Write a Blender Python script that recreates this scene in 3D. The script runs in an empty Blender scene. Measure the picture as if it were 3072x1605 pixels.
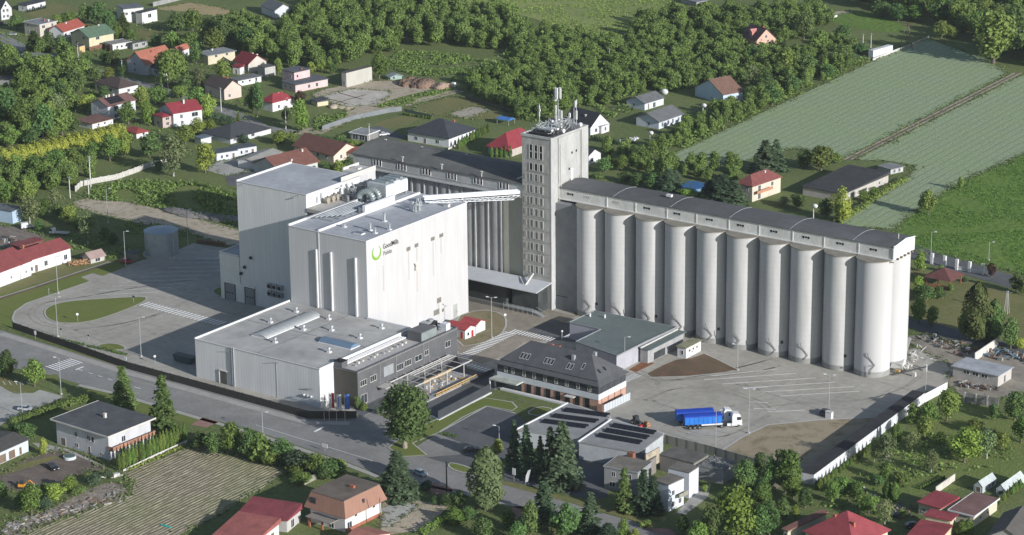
import bpy,math,random
import numpy as np
from mathutils import Vector,Matrix
from mathutils.geometry import tessellate_polygon
SC=bpy.context.scene
COL=SC.collection
rad=math.radians

# ------------------------------------------------------------------ camera
FOC=7746.95                      # focal length in photo pixels (3072 wide)
CAM=np.array([450.0,-600.0,252.5])
PITCH,ROLL,YAW=17.46424252,.58090348,-35.71089057
p_,r_,y_=rad(PITCH),rad(ROLL),rad(YAW)
f_=np.array([math.sin(y_)*math.cos(p_),math.cos(y_)*math.cos(p_),-math.sin(p_)])
rt_=np.array([math.cos(y_),-math.sin(y_),0.0])
dn_=np.cross(f_,rt_)
rt2=rt_*math.cos(r_)+dn_*math.sin(r_)
dn2=dn_*math.cos(r_)-rt_*math.sin(r_)
RM=np.array([rt2,dn2,f_])
cd=bpy.data.cameras.new('camera')
cam=bpy.data.objects.new('camera',cd)
COL.objects.link(cam)
cd.sensor_width=36.0
cd.lens=FOC/3072*36.0
cd.clip_start=1.0
cd.clip_end=9000.0
cam.matrix_world=Matrix((
    (rt2[0],-dn2[0],-f_[0],CAM[0]),
    (rt2[1],-dn2[1],-f_[1],CAM[1]),
    (rt2[2],-dn2[2],-f_[2],CAM[2]),
    (0,0,0,1)))
SC.camera=cam

# ------------------------------------------------------------------ light
SUN_AZ,SUN_EL=10.3,19.5          # degrees from +x towards -y, elevation
world=bpy.data.worlds.new('World')
SC.world=world
world.use_nodes=True
nt=world.node_tree
bg=nt.nodes['Background']
sky=nt.nodes.new('ShaderNodeTexSky')
sky.sky_type='NISHITA'
sky.sun_disc=False
sky.sun_elevation=rad(SUN_EL)
sky.sun_rotation=rad(90+SUN_AZ)
sky.air_density=1.0
sky.dust_density=.8
sky.ozone_density=1.0
nt.links.new(sky.outputs[0],bg.inputs[0])
bg.inputs[1].default_value=0.092
sl=bpy.data.lights.new('sun','SUN')
sl.energy=4.8
sl.angle=rad(0.5)
sl.color=(1.0,.985,.96)
so=bpy.data.objects.new('sun',sl)
COL.objects.link(so)
sd=Vector((math.cos(rad(SUN_AZ))*math.cos(rad(SUN_EL)),-math.sin(rad(SUN_AZ))*math.cos(rad(SUN_EL)),math.sin(rad(SUN_EL))))
so.rotation_euler=(-sd).to_track_quat('-Z','Y').to_euler()
so.location=(300,-100,300)
SC.view_settings.view_transform='Standard'
SC.view_settings.look='None'
SC.view_settings.exposure=0.35
SC.view_settings.gamma=1.0

# ------------------------------------------------------------------ surveying helpers (points of the site plan)
DS=3072/2576.0
def ray(x,y):
    return RM.T @ np.array([(x*DS-1536)/FOC,(y*DS-802.5)/FOC,1.0])
def P(p,z=0.0):
    d=ray(*p);t=(z-CAM[2])/d[2]
    return Vector((CAM[0]+d[0]*t,CAM[1]+d[1]*t,z))
def PY(p,y):
    d=ray(*p);t=(y-CAM[1])/d[1]
    return Vector((CAM[0]+d[0]*t,y,CAM[2]+d[2]*t))
def PX(p,x):
    d=ray(*p);t=(x-CAM[0])/d[0]
    return Vector((x,CAM[1]+d[1]*t,CAM[2]+d[2]*t))
def proj(p):
    v=RM @ (np.array(p,float)-CAM)
    return ((1536+FOC*v[0]/v[2])/DS,(802.5+FOC*v[1]/v[2])/DS)
def hz(pb,pt):
    """height of the vertical standing at ground point pb whose top is level with pt"""
    g=P(pb);lo,hi=0.0,90.0
    for _ in range(40):
        m=(lo+hi)/2
        if proj((g.x,g.y,m))[1] > pt[1]:lo=m
        else:hi=m
    return lo
def k(c,r):return lambda u,v:(644*c+u/3.0,448.6667*r+v/3.0)
k00,k10,k20,k30=[k(i,0) for i in range(4)]
k01,k11,k21,k31=[k(i,1) for i in range(4)]
k02,k12,k22,k32=[k(i,2) for i in range(4)]
def Z(x0,y0,s):return lambda u,v:((x0+u/s)/DS,(y0+v/s)/DS)
ZA=Z(700,480,4.770);ZB=Z(1200,520,6.1175);ZC=Z(960,980,4.6407);ZD=Z(1540,240,4.206)
ZE=Z(1460,900,3.7396);ZF=Z(1050,400,4.6836);ZG=Z(1380,760,6.7289);ZH=Z(1880,960,6.44)

# ------------------------------------------------------------------ materials
_mc={}
def newmat(name):
    m=bpy.data.materials.new(name);m.use_nodes=True
    n=m.node_tree.nodes;b=n['Principled BSDF']
    return m,n,m.node_tree.links,b
def surf(name,col,rough=.85,var=.12,scale=.35,stretch=(1,1,1),spec=.25,metal=0,col2=None,var2=0,scale2=6,bump=0,bscale=8,objrand=0):
    """plain weathered surface: base colour broken up by two noises"""
    key=('surf',name,tuple(col),rough,var,scale,stretch,spec,metal,col2,var2,scale2,bump,bscale,objrand)
    if key in _mc:return _mc[key]
    m,n,L,b=newmat(name)
    geo=n.new('ShaderNodeNewGeometry')
    mp=n.new('ShaderNodeMapping');mp.inputs['Scale'].default_value=stretch
    L.new(geo.outputs['Position'],mp.inputs[0])
    nz=n.new('ShaderNodeTexNoise');nz.inputs['Scale'].default_value=scale;nz.inputs['Detail'].default_value=6;nz.inputs['Roughness'].default_value=.65
    L.new(mp.outputs[0],nz.inputs['Vector'])
    cr=n.new('ShaderNodeValToRGB')
    lo=col2 if col2 else [c*(1-var*1.6) for c in col]
    hi=[min(1,c*(1+var)) for c in col]
    cr.color_ramp.elements[0].position=.3;cr.color_ramp.elements[1].position=.68
    cr.color_ramp.elements[0].color=(*lo,1);cr.color_ramp.elements[1].color=(*hi,1)
    L.new(nz.outputs['Fac'],cr.inputs[0])
    out=cr.outputs[0]
    if var2 or objrand:
        mx=n.new('ShaderNodeHueSaturation')
        if var2:
            n2=n.new('ShaderNodeTexNoise');n2.inputs['Scale'].default_value=scale2;n2.inputs['Detail'].default_value=3
            L.new(mp.outputs[0],n2.inputs['Vector'])
            mr=n.new('ShaderNodeMapRange');mr.inputs[1].default_value=.3;mr.inputs[2].default_value=.7
            mr.inputs[3].default_value=1-var2;mr.inputs[4].default_value=1+var2
            L.new(n2.outputs['Fac'],mr.inputs[0]);L.new(mr.outputs[0],mx.inputs['Value'])
        L.new(out,mx.inputs['Color']);out=mx.outputs[0]
    if objrand:
        oi=n.new('ShaderNodeObjectInfo');h2=n.new('ShaderNodeHueSaturation')
        m1=n.new('ShaderNodeMapRange');m1.inputs[3].default_value=1-objrand;m1.inputs[4].default_value=1+objrand
        L.new(oi.outputs['Random'],m1.inputs[0]);L.new(m1.outputs[0],h2.inputs['Value'])
        mm=n.new('ShaderNodeMath');mm.operation='MULTIPLY';mm.inputs[1].default_value=7.31
        fr=n.new('ShaderNodeMath');fr.operation='FRACT'
        L.new(oi.outputs['Random'],mm.inputs[0]);L.new(mm.outputs[0],fr.inputs[0])
        m2=n.new('ShaderNodeMapRange');m2.inputs[3].default_value=.465;m2.inputs[4].default_value=.515
        L.new(fr.outputs[0],m2.inputs[0]);L.new(m2.outputs[0],h2.inputs['Hue'])
        L.new(out,h2.inputs['Color']);out=h2.outputs[0]
    L.new(out,b.inputs['Base Color'])
    b.inputs['Roughness'].default_value=rough
    b.inputs['Specular IOR Level'].default_value=spec
    b.inputs['Metallic'].default_value=metal
    if bump:
        n3=n.new('ShaderNodeTexNoise');n3.inputs['Scale'].default_value=bscale;n3.inputs['Detail'].default_value=4
        L.new(geo.outputs['Position'],n3.inputs['Vector'])
        bp=n.new('ShaderNodeBump');bp.inputs['Strength'].default_value=1;bp.inputs['Distance'].default_value=bump
        L.new(n3.outputs['Fac'],bp.inputs['Height']);L.new(bp.outputs[0],b.inputs['Normal'])
    _mc[key]=m
    return m
def ribbed(name,col,pitch=1.0,depth=.06,axis='XY',var=.06,rough=.5,line=.12,spec=.4,vstreak=True,metal=0):
    """sheet cladding or tiled roofing: repeated seams across one direction, long dirt streaks"""
    key=('rib',name,tuple(col),pitch,depth,axis,var,rough,line)
    if key in _mc:return _mc[key]
    m,n,L,b=newmat(name)
    geo=n.new('ShaderNodeNewGeometry');sp=n.new('ShaderNodeSeparateXYZ');L.new(geo.outputs['Position'],sp.inputs[0])
    if axis == 'XY':
        ad=n.new('ShaderNodeMath');ad.operation='ADD';L.new(sp.outputs[0],ad.inputs[0]);L.new(sp.outputs[1],ad.inputs[1]);src=ad.outputs[0]
    else:
        src=sp.outputs['XYZ'.index(axis)]
    md=n.new('ShaderNodeMath');md.operation='PINGPONG';md.inputs[1].default_value=pitch/2
    L.new(src,md.inputs[0])
    mr=n.new('ShaderNodeMapRange');mr.inputs[1].default_value=0;mr.inputs[2].default_value=pitch*.22;mr.inputs[3].default_value=1-line;mr.inputs[4].default_value=1
    L.new(md.outputs[0],mr.inputs[0])
    mp=n.new('ShaderNodeMapping');mp.inputs['Scale'].default_value=(1,1,.12 if vstreak else 1)
    L.new(geo.outputs['Position'],mp.inputs[0])
    nz=n.new('ShaderNodeTexNoise');nz.inputs['Scale'].default_value=.6;nz.inputs['Detail'].default_value=6
    L.new(mp.outputs[0],nz.inputs['Vector'])
    m2=n.new('ShaderNodeMapRange');m2.inputs[1].default_value=.3;m2.inputs[2].default_value=.7;m2.inputs[3].default_value=1-var;m2.inputs[4].default_value=1+var
    L.new(nz.outputs['Fac'],m2.inputs[0])
    mu=n.new('ShaderNodeMath');mu.operation='MULTIPLY';L.new(mr.outputs[0],mu.inputs[0]);L.new(m2.outputs[0],mu.inputs[1])
    hs=n.new('ShaderNodeHueSaturation');hs.inputs['Color'].default_value=(*col,1);L.new(mu.outputs[0],hs.inputs['Value'])
    L.new(hs.outputs[0],b.inputs['Base Color'])
    bp=n.new('ShaderNodeBump');bp.inputs['Strength'].default_value=.6;bp.inputs['Distance'].default_value=depth
    L.new(mr.outputs[0],bp.inputs['Height']);L.new(bp.outputs[0],b.inputs['Normal'])
    b.inputs['Roughness'].default_value=rough;b.inputs['Specular IOR Level'].default_value=spec;b.inputs['Metallic'].default_value=metal
    _mc[key]=m
    return m
def leafmat(name,col,col2,var=.3,objrand=.34,scale=.9):
    key=('leaf',name);col=(col[0]*.92,col[1],col[2]*1.15);col2=(col2[0]*.92,col2[1],col2[2]*1.15)
    if key in _mc:return _mc[key]
    m=surf(name,col,rough=.7,col2=col2,scale=scale,var=var,spec=.25,objrand=objrand,var2=.18,scale2=2.2)
    n,L=m.node_tree.nodes,m.node_tree.links
    b=n['Principled BSDF'];out=n['Material Output']
    tr=n.new('ShaderNodeBsdfTranslucent');ms=n.new('ShaderNodeMixShader');ms.inputs[0].default_value=.28
    src=b.inputs['Base Color'].links[0].from_socket
    L.new(src,tr.inputs[0]);L.new(b.outputs[0],ms.inputs[1]);L.new(tr.outputs[0],ms.inputs[2]);L.new(ms.outputs[0],out.inputs[0])
    _mc[key]=m
    return m
def rows(name,c1,c2,pitch,ang,soft=.35,warp=.4,rough=.95,bump=.15,c3=None,fine=2.0,fleck=.2):
    """rows of crop or furrows running in direction ang (radians from +x)"""
    m,n,L,b=newmat(name)
    geo=n.new('ShaderNodeNewGeometry')
    mp=n.new('ShaderNodeMapping');mp.inputs['Rotation'].default_value=(0,0,-ang)
    L.new(geo.outputs['Position'],mp.inputs[0])
    sp=n.new('ShaderNodeSeparateXYZ');L.new(mp.outputs[0],sp.inputs[0])
    nz=n.new('ShaderNodeTexNoise');nz.inputs['Scale'].default_value=.5;nz.inputs['Detail'].default_value=5
    st=n.new('ShaderNodeMapping');st.inputs['Scale'].default_value=(.15,1,1);L.new(mp.outputs[0],st.inputs[0]);L.new(st.outputs[0],nz.inputs['Vector'])
    mw=n.new('ShaderNodeMath');mw.operation='MULTIPLY_ADD';mw.inputs[1].default_value=warp*pitch*2;L.new(nz.outputs['Fac'],mw.inputs[0]);L.new(sp.outputs[1],mw.inputs[2])
    pp=n.new('ShaderNodeMath');pp.operation='PINGPONG';pp.inputs[1].default_value=pitch/2;L.new(mw.outputs[0],pp.inputs[0])
    mr=n.new('ShaderNodeMapRange');mr.interpolation_type='SMOOTHSTEP';mr.inputs[1].default_value=0;mr.inputs[2].default_value=pitch*soft
    L.new(pp.outputs[0],mr.inputs[0])
    n2=n.new('ShaderNodeTexNoise');n2.inputs['Scale'].default_value=fine;n2.inputs['Detail'].default_value=5;n2.inputs['Roughness'].default_value=.7
    s2=n.new('ShaderNodeMapping');s2.inputs['Scale'].default_value=(.35,1,1);L.new(mp.outputs[0],s2.inputs[0]);L.new(s2.outputs[0],n2.inputs['Vector'])
    mb=n.new('ShaderNodeMath');mb.operation='MULTIPLY';L.new(mr.outputs[0],mb.inputs[0])
    m3=n.new('ShaderNodeMapRange');m3.inputs[1].default_value=.3;m3.inputs[2].default_value=.6;L.new(n2.outputs['Fac'],m3.inputs[0]);L.new(m3.outputs[0],mb.inputs[1])
    mx=n.new('ShaderNodeMix');mx.data_type='RGBA'
    mx.inputs[6].default_value=(*c2,1);mx.inputs[7].default_value=(*c1,1)
    L.new(mb.outputs[0],mx.inputs[0])
    n4=n.new('ShaderNodeTexNoise');n4.inputs['Scale'].default_value=.035;n4.inputs['Detail'].default_value=6
    L.new(geo.outputs['Position'],n4.inputs['Vector'])
    m5=n.new('ShaderNodeMapRange');m5.inputs[1].default_value=.35;m5.inputs[2].default_value=.65
    L.new(n4.outputs['Fac'],m5.inputs[0])
    mx2=n.new('ShaderNodeMix');mx2.data_type='RGBA';L.new(mx.outputs[2],mx2.inputs[6])
    c3=c3 or tuple(c*.8 for c in c1)
    mx2.inputs[7].default_value=(*c3,1)
    mf=n.new('ShaderNodeMath');mf.operation='MULTIPLY';mf.inputs[1].default_value=.55;L.new(m5.outputs[0],mf.inputs[0]);L.new(mf.outputs[0],mx2.inputs[0])
    hs=n.new('ShaderNodeHueSaturation');L.new(mx2.outputs[2],hs.inputs['Color'])
    m6=n.new('ShaderNodeMapRange');m6.inputs[1].default_value=.3;m6.inputs[2].default_value=.7;m6.inputs[3].default_value=1-fleck;m6.inputs[4].default_value=1+fleck
    L.new(n2.outputs['Fac'],m6.inputs[0]);L.new(m6.outputs[0],hs.inputs['Value'])
    L.new(hs.outputs[0],b.inputs['Base Color'])
    bp=n.new('ShaderNodeBump');bp.inputs['Distance'].default_value=bump;L.new(mb.outputs[0],bp.inputs['Height']);L.new(bp.outputs[0],b.inputs['Normal'])
    b.inputs['Roughness'].default_value=rough;b.inputs['Specular IOR Level'].default_value=.1
    return m
def grassy(name,ca,cb,cc,s1=.05,s2=.9,bump=.25,bs=1.6,rough=.95,t=(.38,.62)):
    """grass, meadow, weeds or bare soil: patches of two colours, flecked with a third"""
    m,n,L,b=newmat(name)
    geo=n.new('ShaderNodeNewGeometry')
    a=n.new('ShaderNodeTexNoise');a.inputs['Scale'].default_value=s1;a.inputs['Detail'].default_value=8;a.inputs['Roughness'].default_value=.6
    L.new(geo.outputs['Position'],a.inputs['Vector'])
    ra=n.new('ShaderNodeMapRange');ra.inputs[1].default_value=t[0];ra.inputs[2].default_value=t[1];L.new(a.outputs['Fac'],ra.inputs[0])
    mx=n.new('ShaderNodeMix');mx.data_type='RGBA';mx.inputs[6].default_value=(*ca,1);mx.inputs[7].default_value=(*cb,1);L.new(ra.outputs[0],mx.inputs[0])
    c=n.new('ShaderNodeTexNoise');c.inputs['Scale'].default_value=s2;c.inputs['Detail'].default_value=5;c.inputs['Roughness'].default_value=.7
    L.new(geo.outputs['Position'],c.inputs['Vector'])
    rc=n.new('ShaderNodeMapRange');rc.inputs[1].default_value=.48;rc.inputs[2].default_value=.68;L.new(c.outputs['Fac'],rc.inputs[0])
    mx2=n.new('ShaderNodeMix');mx2.data_type='RGBA';L.new(mx.outputs[2],mx2.inputs[6]);mx2.inputs[7].default_value=(*cc,1);L.new(rc.outputs[0],mx2.inputs[0])
    L.new(mx2.outputs[2],b.inputs['Base Color'])
    if bump:
        d=n.new('ShaderNodeTexNoise');d.inputs['Scale'].default_value=bs;d.inputs['Detail'].default_value=5
        L.new(geo.outputs['Position'],d.inputs['Vector'])
        bp=n.new('ShaderNodeBump');bp.inputs['Distance'].default_value=bump;L.new(d.outputs['Fac'],bp.inputs['Height']);L.new(bp.outputs[0],b.inputs['Normal'])
    b.inputs['Roughness'].default_value=rough;b.inputs['Specular IOR Level'].default_value=.1
    return m

WHITE=surf('white_paint',(.60,.60,.61),var=.05,rough=.6)
OFFW=surf('off_white',(.50,.49,.465),var=.08,rough=.75)
GREYM=surf('grey_metal',(.36,.38,.40),var=.1,rough=.45,metal=.3,spec=.5)
DARKM=surf('dark_metal',(.045,.05,.055),var=.15,rough=.5)
STEEL=surf('galvanised_steel',(.50,.53,.55),var=.12,rough=.4,metal=.5,spec=.5)
BLACK=surf('black',(.015,.016,.018),rough=.6)
GLASS=surf('window_glass',(.03,.038,.048),rough=.12,spec=.6,var=.3,scale=.8)
REDP=surf('red_paint',(.42,.035,.04),rough=.5)
CONC=surf('concrete',(.40,.385,.355),var=.12,scale=.25,var2=.06,scale2=3)
WOOD=surf('weathered_wood',(.16,.13,.10),var=.2,scale=1.5)
TIMBER=surf('yellow_timber',(.40,.27,.11),var=.15,scale=1)
RUBBER=surf('rubber',(.02,.02,.022),rough=.8)
CHROME=surf('chrome',(.6,.6,.6),rough=.2,metal=.9)
BRICK=surf('brick',(.33,.12,.08),var=.2,scale=1.2,var2=.15,scale2=8)

# ------------------------------------------------------------------ mesh builder
ORG={}
class MB:
    def __init__(s):s.v=[];s.f=[];s.m=[];s.sm=[];s.mi=0;s.T=None
    def _p(s,pts):
        b=len(s.v)
        if s.T is not None:pts=[s.T @ Vector(q) for q in pts]
        s.v.extend([tuple(q) for q in pts]);return b
    def face(s,pts,smooth=False):
        b=s._p(pts);s.f.append(tuple(range(b,b+len(pts))));s.m.append(s.mi);s.sm.append(smooth);return s
    def box(s,x0,x1,y0,y1,z0,z1):
        if x0 > x1:x0,x1=x1,x0
        if y0 > y1:y0,y1=y1,y0
        if z0 > z1:z0,z1=z1,z0
        b=s._p([(x0,y0,z0),(x1,y0,z0),(x1,y1,z0),(x0,y1,z0),(x0,y0,z1),(x1,y0,z1),(x1,y1,z1),(x0,y1,z1)])
        for q in ((0,3,2,1),(4,5,6,7),(0,1,5,4),(1,2,6,5),(2,3,7,6),(3,0,4,7)):
            s.f.append(tuple(b+i for i in q));s.m.append(s.mi);s.sm.append(False)
        return s
    def prism(s,pts,z0,z1):
        """vertical prism over a plan polygon; z0/z1 numbers or lists"""
        n=len(pts)
        a=sum(pts[i][0]*pts[(i+1) % n][1]-pts[(i+1) % n][0]*pts[i][1] for i in range(n))
        if a < 0:pts=pts[::-1]
        z1l=z1 if isinstance(z1,(list,tuple)) else [z1]*n
        if a < 0 and isinstance(z1,(list,tuple)):z1l=z1[::-1]
        lo=[(q[0],q[1],z0) for q in pts];hi=[(q[0],q[1],z) for q,z in zip(pts,z1l)]
        b=s._p(lo+hi)
        for i in range(n):
            j=(i+1) % n
            s.f.append((b+i,b+j,b+n+j,b+n+i));s.m.append(s.mi);s.sm.append(False)
        tri=tessellate_polygon([[Vector((q[0],q[1],0)) for q in pts]])
        for t in tri:
            t=list(t)
            (ax,ay),(bx,by),(cx,cy)=[(pts[i][0],pts[i][1]) for i in t]
            if (bx-ax)*(cy-ay)-(cx-ax)*(by-ay) < 0:t=t[::-1]
            s.f.append(tuple(b+n+i for i in t));s.m.append(s.mi);s.sm.append(False)
            s.f.append(tuple(b+i for i in t[::-1]));s.m.append(s.mi);s.sm.append(False)
        return s
    def sheet(s,pts,z):
        n=len(pts);b=s._p([(q[0],q[1],z) for q in pts])
        for t in tessellate_polygon([[Vector((q[0],q[1],0)) for q in pts]]):
            t=list(t)
            (ax,ay),(bx,by),(cx,cy)=[(pts[i][0],pts[i][1]) for i in t]
            if (bx-ax)*(cy-ay)-(cx-ax)*(by-ay) < 0:t=t[::-1]
            s.f.append(tuple(b+i for i in t));s.m.append(s.mi);s.sm.append(False)
        return s
    def cyl(s,x,y,z0,z1,r,n=12,r2=None,smooth=True,cap=True):
        return s.tube((x,y,z0),(x,y,z1),r,n,r2,smooth,cap)
    def tube(s,p,q,r,n=8,r2=None,smooth=True,cap=True):
        p,q=Vector(p),Vector(q);d=(q-p)
        if d.length < 1e-6:return s
        d.normalize();r2=r if r2 is None else r2
        u=d.orthogonal().normalized();w=d.cross(u)
        A=[p+(u*math.cos(2*math.pi*i/n)+w*math.sin(2*math.pi*i/n))*r for i in range(n)]
        B=[q+(u*math.cos(2*math.pi*i/n)+w*math.sin(2*math.pi*i/n))*r2 for i in range(n)]
        b=s._p(A+B)
        for i in range(n):
            j=(i+1) % n
            s.f.append((b+i,b+j,b+n+j,b+n+i));s.m.append(s.mi);s.sm.append(smooth)
        if cap:
            s.face(A[::-1]) if s.T is None else s._cap(A[::-1]);s.face(B) if s.T is None else s._cap(B)
        return s
    def _cap(s,pts):s.face(pts)
    def path(s,pts,r,n=6):
        for a,c in zip(pts,pts[1:]):s.tube(a,c,r,n)
        return s
    def bar(s,p,q,w,h):
        """rectangular bar from p to q, width w (horizontal), height h"""
        p,q=Vector(p),Vector(q);d=(q-p).normalized()
        u=d.cross(Vector((0,0,1)))
        u=Vector((1,0,0)) if u.length < 1e-4 else u.normalized()
        v=u.cross(d)
        c=[p+u*a*w/2+v*b_*h/2 for a,b_ in ((-1,-1),(1,-1),(1,1),(-1,1))]
        e=[q+u*a*w/2+v*b_*h/2 for a,b_ in ((-1,-1),(1,-1),(1,1),(-1,1))]
        b=s._p(c+e)
        for t in ((0,1,5,4),(1,2,6,5),(2,3,7,6),(3,0,4,7),(3,2,1,0),(4,5,6,7)):
            s.f.append(tuple(b+i for i in t));s.m.append(s.mi);s.sm.append(False)
        return s
    def extrude(s,prof,y0,y1,axis='y'):
        """closed profile [(h, z)] swept along y (h = x) or along x (h = y)"""
        f=(lambda h,z,t:(h,t,z)) if axis == 'y' else (lambda h,z,t:(t,h,z))
        n=len(prof)
        A=[f(h,z,y0) for h,z in prof];B=[f(h,z,y1) for h,z in prof]
        b=s._p(A+B)
        for i in range(n):
            j=(i+1) % n
            s.f.append((b+i,b+j,b+n+j,b+n+i));s.m.append(s.mi);s.sm.append(False)
        for t in tessellate_polygon([[Vector((h,z,0)) for h,z in prof]]):
            s.f.append(tuple(b+i for i in t));s.m.append(s.mi);s.sm.append(False)
            s.f.append(tuple(b+n+i for i in t[::-1]));s.m.append(s.mi);s.sm.append(False)
        return s
    def blob(s,c,rx,ry,rz,nu=10,nv=6,seed=0,rough=.15,half=False):
        R=random.Random(seed);c=Vector(c);V=[]
        for j in range(nv+1):
            ph=(math.pi/2 if half else math.pi)*j/nv
            for i in range(nu):
                th=2*math.pi*i/nu;w=1+R.uniform(-rough,rough)
                V.append(c+Vector((rx*math.sin(ph)*math.cos(th)*w,ry*math.sin(ph)*math.sin(th)*w,rz*math.cos(ph)*w)))
        b=s._p(V)
        for j in range(nv):
            for i in range(nu):
                k2=(i+1) % nu
                s.f.append((b+j*nu+i,b+(j+1)*nu+i,b+(j+1)*nu+k2,b+j*nu+k2));s.m.append(s.mi);s.sm.append(True)
        return s
    def build(s,name,mats,parent=None):
        o0=ORG.get(parent.name,Vector((0,0,0))) if parent is not None else Vector((0,0,0))
        me=bpy.data.meshes.new(name)
        vs=[(q[0]-o0[0],q[1]-o0[1],q[2]-o0[2]) for q in s.v] if parent is not None else s.v
        me.from_pydata(vs,[],s.f)
        if not isinstance(mats,(list,tuple)):mats=[mats]
        for m in mats:me.materials.append(m)
        me.polygons.foreach_set('material_index',s.m)
        me.polygons.foreach_set('use_smooth',s.sm)
        me.update()
        o=bpy.data.objects.new(name,me);COL.objects.link(o)
        if parent is not None:
            o.parent=parent;ORG[o.name]=o0
        return o
def tag(o,label=None,cat=None,group=None,kind=None):
    if label:o['label']=label
    if cat:o['category']=cat
    if group:o['group']=group
    if kind:o['kind']=kind
    return o
def thing(name,label,cat,loc=(0,0,0),group=None,rz=0,local=False):
    o=bpy.data.objects.new(name,None);COL.objects.link(o)
    o.empty_display_size=.5
    o.location=loc;o.rotation_euler=(0,0,rz)
    ORG[o.name]=Vector((0,0,0)) if local else Vector(loc)
    return tag(o,label,cat,group)
def single(name,mb,mats,label,cat,group=None,kind=None):
    """a thing that is one mesh, origin moved to its base centre"""
    xs=[q[0] for q in mb.v];ys=[q[1] for q in mb.v];zs=[q[2] for q in mb.v]
    c=Vector(((min(xs)+max(xs))/2,(min(ys)+max(ys))/2,min(zs)))
    mb.v=[(q[0]-c[0],q[1]-c[1],q[2]-c[2]) for q in mb.v]
    o=mb.build(name,mats);o.location=c
    return tag(o,label,cat,group,kind)
def copy_tree(o,parent=None):
    c=o.copy();COL.objects.link(c)
    if parent is not None:c.parent=parent
    for ch in [x for x in KIDS.get(o.name,[])]:copy_tree(ch,c)
    return c
KIDS={}
def reg(root):
    """remember a prototype's children so that copying needs no scene search"""
    for o in list(COL.objects):
        if o.parent is not None:
            KIDS.setdefault(o.parent.name,[])
            if o not in KIDS[o.parent.name]:KIDS[o.parent.name].append(o)
def struct(name,pts,z,mat,thick=None):
    m=MB()
    if thick:m.prism(pts,z-thick,z)
    else:m.sheet(pts,z)
    o=m.build(name,mat);o['kind']='structure';return o
def G2(pts):return [tuple(P(q)[:2]) for q in pts]
def smooth(pts,it=2):
    for _ in range(it):
        o=[]
        for a,b in zip(pts,pts[1:]+pts[:1]):
            o += [(a[0]*.75+b[0]*.25,a[1]*.75+b[1]*.25),(a[0]*.25+b[0]*.75,a[1]*.25+b[1]*.75)]
        pts=o
    return pts
def inpoly(p,poly):
    x,y=p[0],p[1];c=False;j=len(poly)-1
    for i in range(len(poly)):
        xi,yi=poly[i][0],poly[i][1];xj,yj=poly[j][0],poly[j][1]
        if (yi > y) != (yj > y) and x < (xj-xi)*(y-yi)/(yj-yi)+xi:c=not c
        j=i
    return c
def strip(pts,w,z,name=None,mat=None,closed=False,mb=None):
    """ribbon of width w along ground polyline"""
    m=mb or MB();n=len(pts)
    V=[Vector((q[0],q[1])) for q in pts];L_,R_=[],[]
    for i in range(n):
        if closed:a,b=V[i-1],V[(i+1) % n]
        else:a,b=V[max(i-1,0)],V[min(i+1,n-1)]
        d=(b-a).normalized();nn=Vector((-d.y,d.x))*w/2
        L_.append(V[i]+nn);R_.append(V[i]-nn)
    for i in range(n if closed else n-1):
        j=(i+1) % n
        m.face([(R_[i].x,R_[i].y,z),(R_[j].x,R_[j].y,z),(L_[j].x,L_[j].y,z),(L_[i].x,L_[i].y,z)])
    if mb is None:
        o=m.build(name,mat);o['kind']='structure';return o
# ================================================================== THE GROUND
LZ=.02
M_GRASS=grassy('rough_grass',(.13,.165,.058),(.10,.135,.046),(.19,.19,.09),s1=.03,s2=.7)
M_LAWN=grassy('mown_lawn',(.135,.17,.045),(.16,.18,.055),(.115,.15,.04),s1=.08,s2=1.5,bump=.08)
M_MEADOW=grassy('meadow_grass',(.25,.29,.095),(.19,.235,.075),(.16,.18,.08),s1=.02,s2=.28,bump=.5,bs=.5)
M_BRIGHT=grassy('bright_meadow_grass',(.135,.215,.045),(.115,.185,.04),(.09,.14,.04),s1=.02,s2=.35,bump=.5,bs=.45)
M_DRY=grassy('dry_garden_grass',(.18,.175,.07),(.135,.15,.055),(.21,.18,.10),s1=.05,s2=.6,bump=.15)
M_WEED=grassy('weedy_ground',(.13,.175,.05),(.155,.19,.06),(.21,.20,.095),s1=.06,s2=.5,bump=.4)
M_SAND=grassy('sandy_ground',(.45,.39,.31),(.38,.32,.25),(.24,.22,.13),s1=.05,s2=.3,bump=.15,t=(.3,.7))
M_SOIL=grassy('brown_soil',(.12,.085,.06),(.155,.12,.075),(.19,.11,.075),s1=.06,s2=.25,bump=.1)
M_LOT=grassy('bare_brown_lot',(.29,.24,.17),(.325,.275,.195),(.17,.15,.085),s1=.04,s2=.2,bump=.06)
M_STRAW=grassy('straw_field',(.38,.30,.17),(.33,.26,.14),(.26,.23,.12),s1=.04,s2=.4,bump=.2)
M_YARD=surf('yard_concrete',(.355,.335,.295),var=.12,scale=.05,var2=.09,scale2=.5,rough=.9,spec=.15)
M_YARD2=surf('pale_concrete',(.37,.36,.335),var=.12,scale=.12,var2=.08,scale2=1.2,rough=.9,spec=.15)
M_ROAD=surf('road_asphalt',(.235,.23,.222),var=.14,scale=.07,var2=.08,scale2=.9,rough=.9,spec=.2,stretch=(1,1,1))
M_TAR=surf('dark_asphalt',(.115,.12,.125),var=.15,scale=.1,var2=.07,scale2=1,rough=.9,spec=.2)
M_PAINT=surf('road_paint',(.80,.80,.79),var=.15,scale=1.5,rough=.7)
M_KERB=surf('kerb_stone',(.43,.42,.40),var=.1,scale=.6)
M_PAVE=surf('paving',(.36,.345,.32),var=.1,scale=.3,var2=.1,scale2=4)
M_REDPAVE=surf('red_paving',(.29,.17,.14),var=.1,scale=.3,var2=.12,scale2=4)
M_TRACK=grassy('track_soil',(.19,.16,.125),(.14,.12,.09),(.13,.14,.07),s1=.15,s2=.8,bump=.1)

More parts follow.
